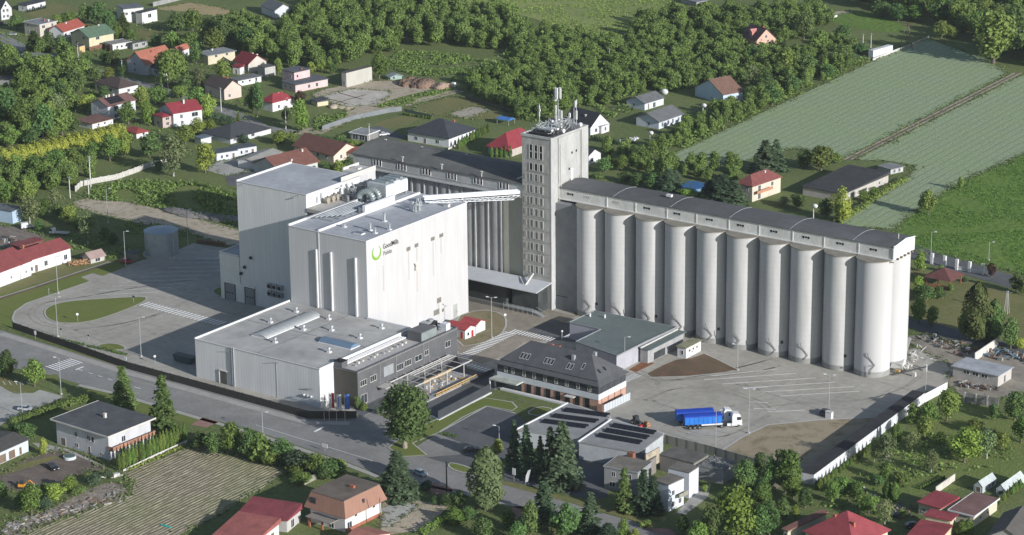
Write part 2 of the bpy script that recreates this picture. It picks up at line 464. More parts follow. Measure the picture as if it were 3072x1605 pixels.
b=MB();b.sheet([(-3500,-3000),(3000,-3000),(3000,4200),(-3500,4200)],0)
o=b.build('ground',M_GRASS);o['kind']='structure'

def D(*a):return [(a[i],a[i+1]) for i in range(0,len(a),2)]
def KK(f,*a):return [f(a[i],a[i+1]) for i in range(0,len(a),2)]
EDGES=[];EDGED=('sandy_track','building_site','straw_field','ploughed_field','wheat_field','bright_meadow','dirt_path','concrete_slab','rubble_patch','scrap_yard','gravel_yard','brown_yard','concrete_drive','side_lane','rubble_strip','garden_plot')
CLEAR=[]      # plan polygons where no wild tree may stand
def ground(name,px,lay,mat,sm=0,clear=True,thick=None):
    pts=G2(px)
    if sm:pts=smooth(pts,sm)
    if name in EDGED:EDGES.append(pts)
    if clear:CLEAR.append(pts)
    return struct(name,pts,LZ*lay,mat,thick)

ground('meadow',D(1100,-40,1760,-40,1705,35,1600,45,1598,96,1540,97,1420,82,1330,38,1200,22),1,M_MEADOW,1)
tA,tB=P(k30(600,1200)),P(k30(1830,570))
ang=math.atan2(tB.y-tA.y,tB.x-tA.x)
M_WHEAT=rows('green_wheat',(.28,.335,.215),(.215,.265,.165),3.4,ang,soft=.24,warp=.06,c3=(.25,.325,.165),fine=1.4,fleck=.12,bump=.05)
ground('wheat_field',D(1665,400,1740,366,1932,277,2190,157,2330,95,2480,150,2535,186,2128,396,2000,372,1890,402,1771,420),3,M_WHEAT,0)
ground('wheat_field',D(2152,402,2560,194,2800,140,2800,300,2576,388,2410,462,2330,512,2245,580,2098,562,2282,452,2305,418,2225,404),3,M_WHEAT,0)
ground('bright_meadow',D(2800,300,2576,388,2410,462,2330,512,2245,580,2285,640,2345,637,2450,660,2640,705,2800,740),2,M_BRIGHT,0)
t2,t3=P((2132,402)),P((2560,184))
strip([(t2.x,t2.y),(t3.x,t3.y)],3.2,LZ*4,'farm_track',M_TRACK)
strip([(t2.x+1.2,t2.y+1),(t3.x+1.2,t3.y+1)],.9,LZ*5,'wheel_rut',M_SAND)
strip([(t2.x-1.0,t2.y-.8),(t3.x-1.0,t3.y-.8)],.8,LZ*5,'wheel_rut',M_SAND)
strip([tuple(P(q)[:2]) for q in D(2200,600,2300,634,2360,654,2450,682,2640,735,2750,765)],11,LZ*3,'side_road',M_TAR)
ground('garden_lawn',D(2285,672,2400,695,2640,765,2640,880,2420,838,2285,800),1,M_DRY)
strip([tuple(P(q)[:2]) for q in D(2240,795,2330,822,2430,850,2500,868,2640,905)],9,LZ*3,'side_lane',M_TAR)
ground('meadow',D(2060,42,2110,26,2190,30,2260,58,2300,82,2200,80,2110,62),1,M_BRIGHT,1)
ground('dirt_path',KK(k30,370,95,620,80,640,95,400,130),3,M_SAND)
ground('dirt_path',KK(k30,60,240,200,165,215,180,130,245),3,M_SAND)
ground('straw_field',D(385,22,480,6,560,20,640,45,705,70,700,82,640,70,560,44,500,36),1,M_STRAW)
ground('lawn',D(66,32,130,8,198,20,190,32,130,42,80,44),1,M_DRY)
ground('lawn',KK(k00,1020,215,1200,230,1260,270,1100,310,1040,290),1,M_DRY)
ground('building_site',KK(k10,400,715,560,660,900,605,1160,610,1430,640,1560,680,1400,725,1100,815,850,870,640,945,480,1010,320,1010,300,990,560,925,700,860,620,800,520,760),1,M_SAND,1)
ground('concrete_slab',KK(k10,475,735,720,672,1000,690,1030,715,900,790,760,800,720,832,600,780),3,surf('broken_slab',(.47,.43,.38),var=.15,scale=.15,var2=.12,scale2=1.3),0)
for a_ in (KK(k10,560,790,830,715),KK(k10,620,700,800,750),KK(k10,540,745,690,785)):
    q0,q1=P(a_[0]),P(a_[1]);strip([(q0.x,q0.y),(q1.x,q1.y)],.8,LZ*4,'slab_joint',M_SOIL)
ground('weed_bank',KK(k10,900,800,1080,730,1400,665,1510,668,1420,705,1100,800,960,820),2,M_WEED,1)
ground('garden_plot',KK(k10,1100,830,1560,700,1932,860,1932,900,1640,905,1440,880),1,M_DRY,1)
ground('rubble_patch',KK(k10,1440,862,1640,802,1775,830,1600,895),2,surf('chalky_rubble',(.37,.33,.27),var=.2,scale=.6))
ground('lawn',KK(k10,870,935,1110,870,1260,890,1100,960,960,970),1,M_DRY,1)
ground('paved_court',KK(k10,700,990,930,950,1110,1020,1120,1055,930,1040,880,1050),2,M_TAR)
ground('weed_field',KK(k01,600,150,720,60,1000,20,1500,40,1780,130,1780,400,1300,270,900,190),1,M_WEED,1)
ground('sandy_track',KK(k01,520,190,640,150,760,165,980,180,1180,225,1300,262,1780,380,1860,420,1860,500,1700,520,1450,410,1200,372,900,305,700,260),2,M_SAND,1)
ground('sandy_yard',KK(k10,-100,1346,-60,1250,60,1230,160,1346),1,M_TAR)
ground('concrete_drive',KK(k00,1545,1285,1640,1222,1932,1165,2080,1190,2050,1260,1720,1330),2,M_YARD2)
ground('shade_painted_yard',KK(k00,1700,1330,2050,1260,2150,1330,2100,1420,1720,1400),2,M_TAR)  # dark asphalt colour laid here as painted shade over the yard
ground('gravel_yard',KK(k01,-60,350,130,370,330,430,340,450,120,520,-60,530),1,surf('gravel',(.20,.17,.145),var=.2,scale=.4,var2=.2,scale2=3))

st=[tuple(P(q)[:2]) for q in KK(k00,-80,230,190,375,430,450,640,510,900,590,1160,655,1400,735,1615,808,1830,885)+KK(k10,40,962,300,1003)]
strip(st,6.5,LZ*3,'village_street',M_ROAD)
strip([tuple(P(q)[:2]) for q in KK(k10,250,1005,470,1000,620,930,800,865,1000,815,1250,755,1540,682)],5.5,LZ*3,'dirt_lane',M_SAND)

# --- the mill's own yards
fenceline=KK(k01,100,1135)+KK(k02,960,90)+KK(k12,400,465,760,465)
ground('concrete_yard',KK(k01,130,1140,95,1060,115,1005,200,945,680,780,610,745,700,715,770,735,940,662,1090,612,1310,555,1460,488,1700,525)
       +D(600,690,600,735)+KK(k11,1500,850)+KK(k21,430,950,480,1040)+KK(k21,600,1000,900,960,1932,1180)+KK(k32,230,-60,600,20,980,-40,1220,-90,1500,-30,1400,80,1345,250,1200,260,830,470,340,870)
       +KK(k22,1870,800,1150,615,740,470,420,350,0,220)+KK(k12,1800,250,1380,470,1000,420,760,470,400,465)+KK(k02,960,90),1,M_YARD)
brown=surf('brown_worn_concrete',(.25,.225,.185),var=.12,scale=.05,var2=.1,scale2=.4,rough=.9)
ground('old_concrete_yard',KK(k11,1585,900,1900,930)+KK(k21,250,985,480,1040,400,1090,300,1060,110,1150,330,1220,90,1240)+KK(k11,1900,1330,1700,1400,1560,1346,1480,1250,1480,1100,1585,1010),2,brown,0)
ground('asphalt_yard',KK(k21,110,1150,300,1060,400,1090,540,1090,660,1160,500,1240,400,1230,330,1220),3,M_TAR)
ground('front_asphalt',KK(k11,1500,1346)+KK(k12,1600,90,1800,140,1800,250,1380,480,1290,430,1000,400,900,400,780,460,740,380,860,350),3,M_TAR)

road_up=[(-120,822)]+KK(k01,20,1150)+KK(k02,960,92)+KK(k12,400,470,700,475,900,420,1040,500,1130,600,1000,690,1090,760,1280,745,1610,870,1932,960)+KK(k22,640,1168,900,1240,1100,1300,1260,1360,1500,1440)
road_dn=KK(k22,1300,1460,1100,1390,640,1290,0,1112)+KK(k12,1600,1030,1300,960,1180,940,930,890,700,800,220,640,0,560)+KK(k02,1520,455,1050,318,860,262,600,205,340,130,-40,60)+[(-120,905)]
ground('main_road',road_up+road_dn,2,M_ROAD)
pv=[tuple(P(q)[:2]) for q in KK(k01,20,1160)+KK(k02,960,105)+KK(k12,390,482,720,490)]
strip([(x+.6,y-1.3) for x,y in pv],2.6,LZ*3,'pavement',M_PAVE)
strip([(x+1.5,y-4.6) for x,y in pv[:3]],2.2,LZ*3,'cycle_path',surf('worn_asphalt',(.245,.24,.225),var=.12,scale=.2,var2=.1,scale2=1))
lw=[tuple(P(q)[:2]) for q in KK(k02,600,212,860,272,1050,326,1520,466)+KK(k12,0,580,220,655,700,815,930,905)]
strip([(x-.2,y-.3) for x,y in lw],1.6,LZ*3,'pavement',M_PAVE)
lw2=[tuple(P(q)[:2]) for q in KK(k12,1200,955,1600,1040)+KK(k22,0,1122,640,1302,1100,1400)]
strip(lw2,1.4,LZ*3,'pavement',M_PAVE)
ground('entrance_paving',KK(k02,1440,515,1530,460,1660,490,1560,535),3,M_REDPAVE)
ground('entrance_paving',KK(k12,1230,965,1340,950,1500,1000,1440,1050,1330,1030),3,M_REDPAVE)
ground('entrance_paving',KK(k22,0,1130,110,1130,90,1200,0,1240),3,M_REDPAVE)
ground('entrance_paving',KK(k22,1000,1290,1200,1300,1240,1346,1100,1340),3,M_REDPAVE)
# grass of the site: islands carry a real kerb
def island(px,sm=2,mat=M_LAWN,w=.45,name='grass_island'):
    pts=smooth(G2(px),sm) if sm else G2(px)
    struct(name,pts,.14,mat,.13);CLEAR.append(pts)
    strip(pts,w,.16,'kerb',M_KERB,closed=True)
island(KK(k01,332,1025,350,975,480,932,760,910,1080,893,1118,908,1060,950,830,1040,660,1088,480,1098,370,1072))
island(KK(k01,715,1270,800,1246,900,1250,965,1290,860,1300,750,1295))
island(KK(k01,1600,860,1620,835,1690,820,1700,880,1660,895),1)
ground('lawn',KK(k01,-60,1120,-60,890,250,812,800,632,960,665,780,735,700,715,610,745,680,780,200,945,115,1005,95,1060,130,1130,480,1222,60,1120),4,M_LAWN)
ground('verge',KK(k01,-60,800,540,600,800,600,840,640,300,790,-60,900),1,M_DRY)
dl=[tuple(P(q)[:2]) for q in KK(k01,-60,920,260,820,560,720,830,632)]
strip(dl,1.0,LZ*5,'drain_channel',M_PAVE)
strip([(x+.9,y-1.6) for x,y in dl],1.4,LZ*5,'drain_bank',M_SOIL)
lp=smooth(G2(KK(k01,130,1130,95,1060,115,1005,200,945,440,862,680,780)),0)
strip(lp,.6,LZ*6,'kerb',M_KERB)
island(KK(k12,1000,690,1110,600,1330,490,1720,312,1932,345,1970,385,1932,410,1740,375,1560,460,1370,580,1180,655,1290,745,1100,757),0)
island(KK(k22,100,430,200,375,330,400,215,452),1)
island(KK(k12,1450,800,1540,815,1650,855,1590,885,1460,845),1)
ground('asphalt_car_park',KK(k12,1190,690,1260,650,1370,582,1740,378,1960,430)+KK(k22,100,500,60,620,0,760)+KK(k12,1640,862,1290,762),3,M_TAR)
ground('pale_drive',KK(k12,1190,690,1370,582,1620,680,1540,740,1290,760),4,M_ROAD)
cp=[tuple(P(q)[:2]) for q in KK(k12,1370,582,1740,378,1960,430)]
strip(cp,.5,LZ*7,'kerb',M_KERB)
ground('verge',KK(k02,600,222,700,215,860,272,1050,330,1520,470,1440,510,1100,420,760,330),1,M_LAWN)
ground('verge',KK(k22,-200,930,0,950,640,1120,1100,1260,1100,1290,640,1160,0,985,-200,935),4,M_DRY)
ground('verge',KK(k22,300,1180,640,1305,1000,1400,300,1400),4,M_DRY)
ground('car_park',KK(k02,-60,150,140,272,250,275,300,250,480,300,380,350,60,480,-60,560),2,M_YARD2)
ground('verge',KK(k02,-30,150,80,170,290,250,150,282,90,275,-30,200),3,M_DRY,1)
ground('verge',KK(k02,330,155,430,125,450,180,400,200),4,M_LAWN,1)
ground('brown_yard',KK(k02,-60,920,220,760,500,690,690,770,800,840,560,900,400,985,150,1010,-60,990),1,surf('brown_gravel',(.155,.125,.105),var=.2,scale=.3,var2=.15,scale2=3))
ground('verge',KK(k02,-60,880,140,810,400,750,580,790,420,770,250,830,0,900),2,M_DRY)
ground('house_path',KK(k02,240,650,340,660,520,700,800,830,700,800,470,700,350,730),3,M_YARD2)
fa,fb=P(k02(200,1290)),P(k02(1420,720))
fang=math.atan2(fb.y-fa.y,fb.x-fa.x)
M_PLOW=rows('ploughed_soil',(.36,.315,.235),(.245,.21,.15),1.15,fang,soft=.4,warp=.5,c3=(.235,.25,.12),fine=.8,fleck=.3,bump=.22)
ground('ploughed_field',KK(k02,1430,680,1560,690,1932,790,2180,860,2000,980,1800,1100,1650,1200,1350,1346,1100,1500,-300,1600,200,1320,600,1180,990,1050,1010,950,930,880),3,M_PLOW)
ground('rubble_strip',KK(k02,0,1346,40,1260,300,1190,720,970,900,940,990,1040,620,1170,250,1290,100,1400),2,surf('stony_ground',(.27,.23,.19),var=.3,scale=.5,var2=.3,scale2=2.5,bump=.3,bscale=2),1)
M_LOT_=M_LOT
ground('bare_lot',KK(k32,-345,705,-200,610,0,515,400,478,830,455,335,868,60,1000,-80,800),3,M_LOT)
kb=[tuple(P(q)[:2]) for q in KK(k32,-345,705,-200,610,0,515,400,478,830,455)]
strip(kb,.7,LZ*5,'kerb',M_KERB)
ground('soil_triangle',[ZH(380,1045),ZH(700,880),ZH(960,770),ZH(1250,740),ZH(1500,655),ZH(1800,790),ZH(2130,960),ZH(1900,1010),ZH(1200,1080),ZH(480,1105)],3,M_SOIL)
kb=G2([ZH(1500,650),ZH(1800,785),ZH(2145,960),ZH(1900,1018),ZH(1200,1090),ZH(480,1112),ZH(375,1045)])
strip(kb,.5,LZ*5,'kerb',M_KERB)
ground('soil_bed',[ZH(40,960),ZH(320,800),ZH(540,835),ZH(180,1010)],3,surf('rusty_soil',(.21,.09,.045),var=.25,scale=.5))
# earth-grown island beside the red sheds
ear=smooth(G2(KK(k11,1490,1050,1700,990)+KK(k11,1860,1020,1900,1090,1850,1190,1700,1250,1520,1275)),1)
struct('soil_island',ear,LZ*6,grassy('sandy_soil',(.20,.165,.105),(.23,.2,.13),(.13,.13,.055),s1=.1,s2=.4,bump=.1))
strip(ear,.5,LZ*8,'kerb',M_KERB,closed=True)
ground('scrap_yard',KK(k31,1060,1190,1200,1180,1560,1300,1932,1250)+[(2640,890),(2640,990)]+KK(k32,1700,320,1480,300,1350,210,1400,80,1240,0,1050,-120),2,surf('dusty_ground',(.27,.24,.2),var=.2,scale=.2,var2=.15,scale2=2))
ground('orchard_grass',KK(k32,400,950,1480,300,1932,500,1932,900,1400,1000,700,1100),1,grassy('orchard_grass',(.13,.175,.05),(.155,.195,.06),(.19,.20,.08),s1=.05,s2=.5,bump=.3))
ground('garden_ground',KK(k12,950,1050,1200,1080,1450,1130,1280,1300,1000,1346,940,1300),1,M_SAND)
ground('concrete_drive',KK(k12,940,1150,1130,1080,1230,1130,1000,1290,950,1290),3,M_YARD2)

ground('workshop_yard',KK(k22,-60,850,500,740,760,760,720,1060,610,1090,300,1010,-60,935),3,M_TAR)
ground('house_path',KK(k22,1400,1000,1500,960,1480,1060,1300,1200,1240,1180),3,M_PAVE)
# painted markings
PM=MB()
def line(a,b_,w=.14,lay=10,kw=1.6):
    A,B=P(a),P(b_);strip([(A.x,A.y),(B.x,B.y)],w*kw,LZ*lay,mb=PM)
def zebra(a,b_,n,L,lay=10,duty=.52,vd=None):
    """stripes across the walk from a to b, each L long across it"""
    A,B=P(a),P(b_);d=B-A;st=d/n;u=d.normalized();v=(Vector(vd) if vd else Vector((-u.y,u.x,0)))*L/2
    for i in range(n):
        p0=A+st*i;p1=A+st*(i+duty)
        PM.face([tuple((p0-v)[:2])+(LZ*lay,),tuple((p1-v)[:2])+(LZ*lay,),tuple((p1+v)[:2])+(LZ*lay,),tuple((p0+v)[:2])+(LZ*lay,)])
zebra(k01(1085,950),k01(1690,1105),22,4.2,vd=(.1,1,0))
zebra(k11(1560,1350),k11(1932,1165),20,4.0)
zebra(k21(0,1155),k21(320,1225),14,3.4)
zebra(k12(1560,50),k12(1790,120),9,2.6)
zebra(ZH(-60,1180),ZH(230,1060),8,3.2)
zebra(k02(390,95),k02(590,30),9,6.0)
for i in range(9):
    u=640+i*105;v_=888-i*35
    line(k01(u,v_),k01(u+560-i*8,v_-27+i*3),.13)
for i in range(7):
    u=1310+i*40;v_=616-i*9
    line(k01(1330+i*8,612-i*9),k01(1640+i*5,612-i*11),.12)
line(k01(1325,560),k01(1312,612),.14);line(k01(1665,560),k01(1645,612),.14)
for a_,c_ in ((k22(1500,150),k32(75,97)),(k22(1450,178),k32(215,130)),(k22(1590,210),k32(360,165)),(k22(1760,240),k32(505,197)),(k22(1880,272),k32(650,230)),(k32(90,302),k32(690,265)),(k22(1750,245),k22(1930,232)),(k32(0,420),k32(280,408)),(k22(1790,345),k22(1932,352)),(k22(1820,395),k32(60,402))):
    line(a_,c_,.18)
for i in range(4):line(k02(590+75*i,100+24*i),k02(625+75*i,110+24*i),.18)
line(k02(570,103),k02(630,80),.4);line(k02(1010,232),k02(1060,245),.18)
line(k12(440,572),k12(510,535),.5)
line(k12(0,520),k12(880,790),.1)
for i in range(5):line(k02(20+i*45,190+i*0),k02(-20+i*45+60,215-i*0),.1)
TM=MB();RG=random.Random(8)
def arc(px_,w=.35):
    pts=smooth(G2(px_),0);c=[]
    for i in range(len(pts)-1):
        for t_ in range(6):
            f=t_/6;a0=pts[max(i-1,0)];a1=pts[i];a2=pts[i+1];a3=pts[min(i+2,len(pts)-1)]
            c.append(tuple(.5*((2*a1[j])+(-a0[j]+a2[j])*f+(2*a0[j]-5*a1[j]+4*a2[j]-a3[j])*f*f+(-a0[j]+3*a1[j]-3*a2[j]+a3[j])*f**3) for j in (0,1)))
    for dx in (0,1.9):strip([(x+dx*.4,y+dx) for x,y in c],w,LZ*1.8,mb=TM)
arc(KK(k01,1500,760,1000,830,600,900,330,940,220,1000,230,1060,330,1110,560,1140,900,1100,1200,1020),.5)
arc(KK(k01,1450,900,1100,1060,800,1150,620,1200),.4)
arc(KK(k22,1000,330,1200,250,1500,240,1800,330,1932,420),.4)
arc(KK(k22,900,100,1100,180,1400,150,1800,60,1932,20),.5)
arc([ZH(200,1180),ZH(900,1180),ZH(1700,1100),ZH(2500,1000),ZH(2900,900)],.5)
arc(KK(k32,0,380,300,350,700,330,1000,240,1150,130),.4)
arc(KK(k22,1250,560,1400,600,1560,610,1750,540,1932,440),.4)
for i in range(26):
    q=P(k22(RG.uniform(1000,1900),RG.uniform(60,600))) if i % 2 else P(k01(RG.uniform(600,1500),RG.uniform(700,1200)))
    r=RG.uniform(.3,1.3);TM.sheet([(q.x+r*math.cos(a_*.7)*RG.uniform(.6,1.2),q.y+r*math.sin(a_*.7)*RG.uniform(.6,1.2)) for a_ in range(9)],LZ*1.8)
o=TM.build('tyre_marks',surf('tyre_marks',(.275,.26,.23),var=.15,scale=.5));o['kind']='structure'
o=PM.build('road_markings',M_PAINT);o['kind']='structure'
PJ=MB()
for i in range(16):   # bitumen joints and cracks of the concrete yard
    x=-5+i*9.0
    strip([(x+14,-72),(x+16,18)],.1,LZ*1.5,mb=PJ)
for i in range(9):strip([(35,-66+i*9),(150,-64+i*9)],.1,LZ*1.5,mb=PJ)
for i in range(14):strip([(-150+i*8,-84),(-150+i*8,-10)],.1,LZ*1.5,mb=PJ)
for i in range(8):strip([(-155,-80+i*9),(-40,-80+i*9)],.1,LZ*1.5,mb=PJ)
o=PJ.build('yard_joints',surf('joint',(.20,.195,.185),var=.2,scale=1));o['kind']='structure'
for i,pp in enumerate(([k02(470,190),k02(860,300)],)):pass
# ================================================================== THE MILL
C_WH=ribbed('white_cladding',(.475,.475,.485),pitch=1.1,depth=.03,line=.07,var=.05)
C_GR=ribbed('pale_cladding',(.60,.605,.61),pitch=1.0,depth=.03,line=.10,var=.06)
C_TOWER=surf('rendered_concrete',(.37,.375,.375),var=.14,scale=.12,stretch=(1,1,.35),var2=.08,scale2=1.5)
C_TOWER2=surf('stained_render',(.35,.35,.33),var=.16,scale=.15,stretch=(1,1,.3),var2=.1,scale2=1.2)
R_LIGHT=surf('pale_roof_membrane',(.36,.375,.40),var=.12,scale=.08,var2=.08,scale2=.5,rough=.8)
R_GREY=surf('grey_roof_membrane',(.37,.365,.35),var=.14,scale=.07,var2=.1,scale2=.4,rough=.85)
R_FELT=surf('roof_felt',(.125,.125,.12),var=.22,scale=.06,var2=.1,scale2=.5,rough=.9)
R_GREEN=surf('greenish_roof_felt',(.135,.165,.165),var=.1,scale=.08,var2=.06,scale2=.6,rough=.9)
DUCT=surf('zinc_duct',(.30,.345,.35),var=.15,scale=.6,rough=.45,metal=.4)

def panel(mb,face,a,b,z0,z1,pos,out=.05,t=.08):
    """thin box on a wall: face 'y' at plane y=pos looking to -y, spans x a..b; face 'x' at x=pos looking +x, spans y a..b"""
    if face == 'y':mb.box(a,b,pos-out,pos-out+t+.0,z0,z1)
    else:mb.box(pos+out-t,pos+out,a,b,z0,z1)
def win(parent,face,a,b,z0,z1,pos,frame=None,glass=None,name='window',bars=1,label=None):
    frame=frame or WHITE;glass=glass or GLASS
    if a > b:a,b=b,a
    m=MB();w=.09
    def bx(a0,a1,c0,c1,o0,o1):
        if face == 'y':m.box(a0,a1,pos-o1,pos-o0,c0,c1)
        else:m.box(pos+o0,pos+o1,a0,a1,c0,c1)
    bx(a,b,z0-.05,z0+w,-.05,.10);bx(a,b,z1-w,z1,-.05,.07)
    bx(a,a+w,z0+w,z1-w,-.05,.07);bx(b-w,b,z0+w,z1-w,-.05,.07)
    for i in range(bars):
        c=a+(b-a)*(i+1)/(bars+1);bx(c-.04,c+.04,z0+w,z1-w,-.05,.06)
    f=m.build(name,frame,parent)
    m=MB();bx(a+w*.5,b-w*.5,z0+w*.5,z1-w*.5,-.06,.025);m.build('pane',glass,f)
    if label:f['label']=label
    return f

# ---- tall white mill block
mill=thing('mill_building','tall windowless white clad mill block with a green ring emblem high on its sunlit side','building',(-18,-18,0))
b=MB();b.box(-32.4,-3,-42.3,6.9,0,35.0);b.build('wall',C_WH,mill)
b=MB();b.box(-32.5,-2.9,-42.4,7.0,35.0,35.12)
b.build('roof',R_LIGHT,mill)
b=MB()
b.box(-32.52,-32.1,-42.42,7.0,35.12,35.75);b.box(-32.1,-2.9,-42.42,-42.2,35.12,35.3);b.box(-3.15,-2.88,-42.2,7.0,35.12,35.35)
b.box(-32.1,-3.15,6.8,7.02,35.12,35.3);b.box(-21.3,-20.8,-42.2,6.8,35.12,35.8)
b.build('parapet',WHITE,mill)
for xa,xb,z0,z1 in ((-21.95,-21.5,11.6,29.7),(-16.4,-15.95,11.6,29.75),(-7.2,-6.7,11.6,29.6)):
    b=MB();b.box(xa,xb,-42.9,-42.31,z0,z1);b.build('downpipe_duct',WHITE,mill)
b=MB();b.box(-21.1,-20.7,-42.42,-42.31,11.6,35.1);b.build('cladding_joint',WHITE,mill)
GRL=surf('grille',(.20,.19,.17),var=.3,scale=2)
for y0,y1,z0,z1 in ((-23.4,-21.6,27.3,28.5),(-19.4,-17.7,27.5,28.6),(-11.4,-9.7,27.5,28.6),(-7.2,-5.4,27.5,28.6),(-9.0,-7.0,7.1,8.7),(-10.8,-8.0,3.6,5.3),(-6.6,-5.7,3.7,4.7)):
    m=MB();n=5
    m.box(-3.0,-2.93,y0,y1,z0,z1)
    for i in range(n):
        zz=z0+(z1-z0)*(i+.5)/n;m.bar((-2.9,y0,zz),(-2.9,y1,zz),.12,.07)
    m.build('louvre',GRL,mill)
m=MB();m.box(-3,-2.2,-19.9,-17.6,20.6,22.2);m.face([(-2.98,-20.0,22.9),(-1.9,-20.0,22.1),(-1.9,-17.4,22.1),(-2.98,-17.4,22.9)]);m.build('vent_hood',OFFW,mill)
m=MB();m.box(-3,-2.92,-.8,1.1,0,4.4);dr=m.build('door',surf('grey_door',(.33,.34,.33),rough=.6),mill)
m=MB();m.box(-2.92,-2.85,.75,.95,1.6,2.0);m.build('handle',DARKM,dr)
ST=surf('rain_stain',(.40,.385,.38),var=.06,scale=1.5,stretch=(1,1,.1))
for y0,z1,L_ in ((-22.8,27.2,9),(-18.9,27.4,6),(-18.9,20.5,7),(-10.8,27.4,11),(-6.8,27.4,5),(-8.6,7.0,4),(-35,26,8)):
    m=MB();m.box(-3.0,-2.985,y0,y0+.7,z1-L_,z1);m.build('rain_stain',ST,mill)
# emblem: open ring of two swooshes
GRN=surf('logo_green',(.17,.34,.03),rough=.5,var=.03)
def ring(mb,cy,cz,R0,a0,a1,wmax,x=-2.95,n=22):
    for i in range(n):
        t0,t1=i/n,(i+1)/n
        A0,A1=a0+(a1-a0)*t0,a0+(a1-a0)*t1
        w0,w1=wmax*math.sin(math.pi*(.08+.92*t0)),wmax*math.sin(math.pi*min(1,.08+.92*t1))
        q=[(x,cy+(R0-w0)*math.cos(A0),cz+(R0-w0)*math.sin(A0)),(x,cy+R0*math.cos(A0),cz+R0*math.sin(A0)),(x,cy+R0*math.cos(A1),cz+R0*math.sin(A1)),(x,cy+(R0-w1)*math.cos(A1),cz+(R0-w1)*math.sin(A1))]
        mb.face(q)
        mb.face([(c[0]-.04,c[1],c[2]) for c in q][::-1])
m=MB();ring(m,-37.6,30.55,2.2,rad(125),rad(435),.8)
m.build('emblem',GRN,mill)
m=MB();ring(m,-37.4,30.5,1.62,rad(200),rad(345),.28,x=-2.93)
m.build('emblem_swoosh',surf('logo_light_green',(.30,.45,.10),rough=.5,var=.03),mill)
def lettering(txt,size,loc,parent,mat,name='lettering',rot=(90,0,90),sx=1.0,shear=0.0,spacing=1.0):
    cu=bpy.data.curves.new(name,'FONT');cu.body=txt;cu.size=size;cu.extrude=.03;cu.shear=shear;cu.space_character=spacing;cu.offset=.006*size
    tmp=bpy.data.objects.new(name,cu);COL.objects.link(tmp)
    dg=bpy.context.evaluated_depsgraph_get();me=bpy.data.meshes.new_from_object(tmp.evaluated_get(dg))
    bpy.data.objects.remove(tmp)
    o0=ORG.get(parent.name,Vector((0,0,0)))
    mt=Matrix.Translation(Vector(loc)-o0) @ Matrix.Rotation(rad(rot[2]),4,'Z') @ Matrix.Rotation(rad(rot[0]),4,'X') @ Matrix.Diagonal((sx,1,1,1))
    me.transform(mt);me.materials.clear();me.materials.append(mat);me.name=name
    o=bpy.data.objects.new(name,me);COL.objects.link(o);o.parent=parent
    return o
LET=surf('letter_grey',(.035,.037,.04),rough=.5)
lettering('GoodMills',2.15,(-2.94,-34.6,30.9),mill,LET,sx=.83)
lettering('Polska',1.9,(-2.94,-34.5,28.9),mill,surf('letter_light_grey',(.13,.135,.14),rough=.5),sx=.83)

# ---- machinery on the mill's roof
ZR=35.12
ahu=thing('air_handling_unit','large ribbed pale blue-grey air handling box on the far end of the mill roof','roof unit',(-28,0,ZR))
b=MB();b.box(-32.0,-24.8,-5.2,5.6,ZR+.9,40.0);b.build('casing',surf('unit_grey',(.40,.43,.44),var=.1,scale=.3,rough=.6),ahu)
b=MB();b.box(-24.8,-24.7,-5.2,5.6,ZR+1.0,39.6)
for i in range(12):b.box(-24.8,-24.62,-5.0+i*.9,-4.85+i*.9,ZR+1.0,39.5)
b.box(-24.85,-24.1,-1.5,1.0,39.9,40.5)
b.build('side_panel',ribbed('white_ribbed_panel',(.74,.77,.82),pitch=.9,depth=.05,axis='Y',line=.2),ahu)
for x in (-31.5,-28.4,-25.2):
    for y in (-4.8,0,5.2):b=MB();b.box(x-.15,x+.15,y-.15,y+.15,ZR,ZR+.9);b.build('support_leg',STEEL,ahu)
b=MB()
for y in (-3,-.5,2,4.2):b.box(-31,-26,y-.6,y+.6,40.0,40.5)
b.build('roof_hatches',DUCT,ahu)
duct=thing('ventilation_duct','pair of fat grey ring shaped duct elbows bending down beside the air handling box','duct',(-27,-9,ZR))
for cy in (-7.6,-10.6):
    b=MB();pts=[]
    for i in range(13):
        a=math.pi*i/12
        pts.append((-28.3+2.2*math.cos(a)*-1,cy-.6*math.cos(a),ZR+1.6+2.0*math.sin(a)))
    for a_,c_ in zip(pts,pts[1:]):b.tube(a_,c_,.95,14)
    b.build('duct_elbow',DUCT,duct)
for x,y,r in ((-26.1,-7.2,.95),(-26.1,-10.2,.95),(-30.5,-9,1.0)):b=MB();b.tube((x,y,ZR+1.6),(x,y,ZR),r,14);b.build('riser',DUCT,duct)
R=random.Random(4)
mach=thing('fan_and_filter_plant','cluttered dark fans filters and pipes crowded between the taller block and the ring ducts','machinery',(-36,-3,ZR))
b=MB()
for i in range(16):
    x,y=R.uniform(-38.5,-33.5),R.uniform(-14,5);s_=R.uniform(.4,1.1);h=R.uniform(.8,2.6);b=MB()
    if i % 2:b.box(x-s_,x+s_,y-s_*.7,y+s_*.7,ZR,ZR+h)
    else:b.cyl(x,y,ZR,ZR+h,s_*.7,10)
    b.build('filter_housing',surf('dull_steel',(.2,.21,.21),var=.25,scale=1.2,metal=.3,rough=.5),mach)
for i in range(9):
    x,y=R.uniform(-38,-33),R.uniform(-12,4);b=MB()
    b.path([(x,y,ZR+.6),(x,y,ZR+R.uniform(2,4.4)),(x+R.uniform(-1.5,1.5),y+R.uniform(-2,2),ZR+R.uniform(2,4.4))],R.uniform(.12,.3),8)
    b.build('pipe',STEEL,mach)
for y in (-17.5,-15.0,-12.8):
    b=MB();b.tube((-38.6,y,ZR+1.2),(-37.3,y,ZR+1.2),.85,14);b.box(-38.4,-37.4,y-.5,y+.5,ZR,ZR+.6);b.build('fan_drum',surf('drum_brown',(.3,.27,.22),var=.1),mach)
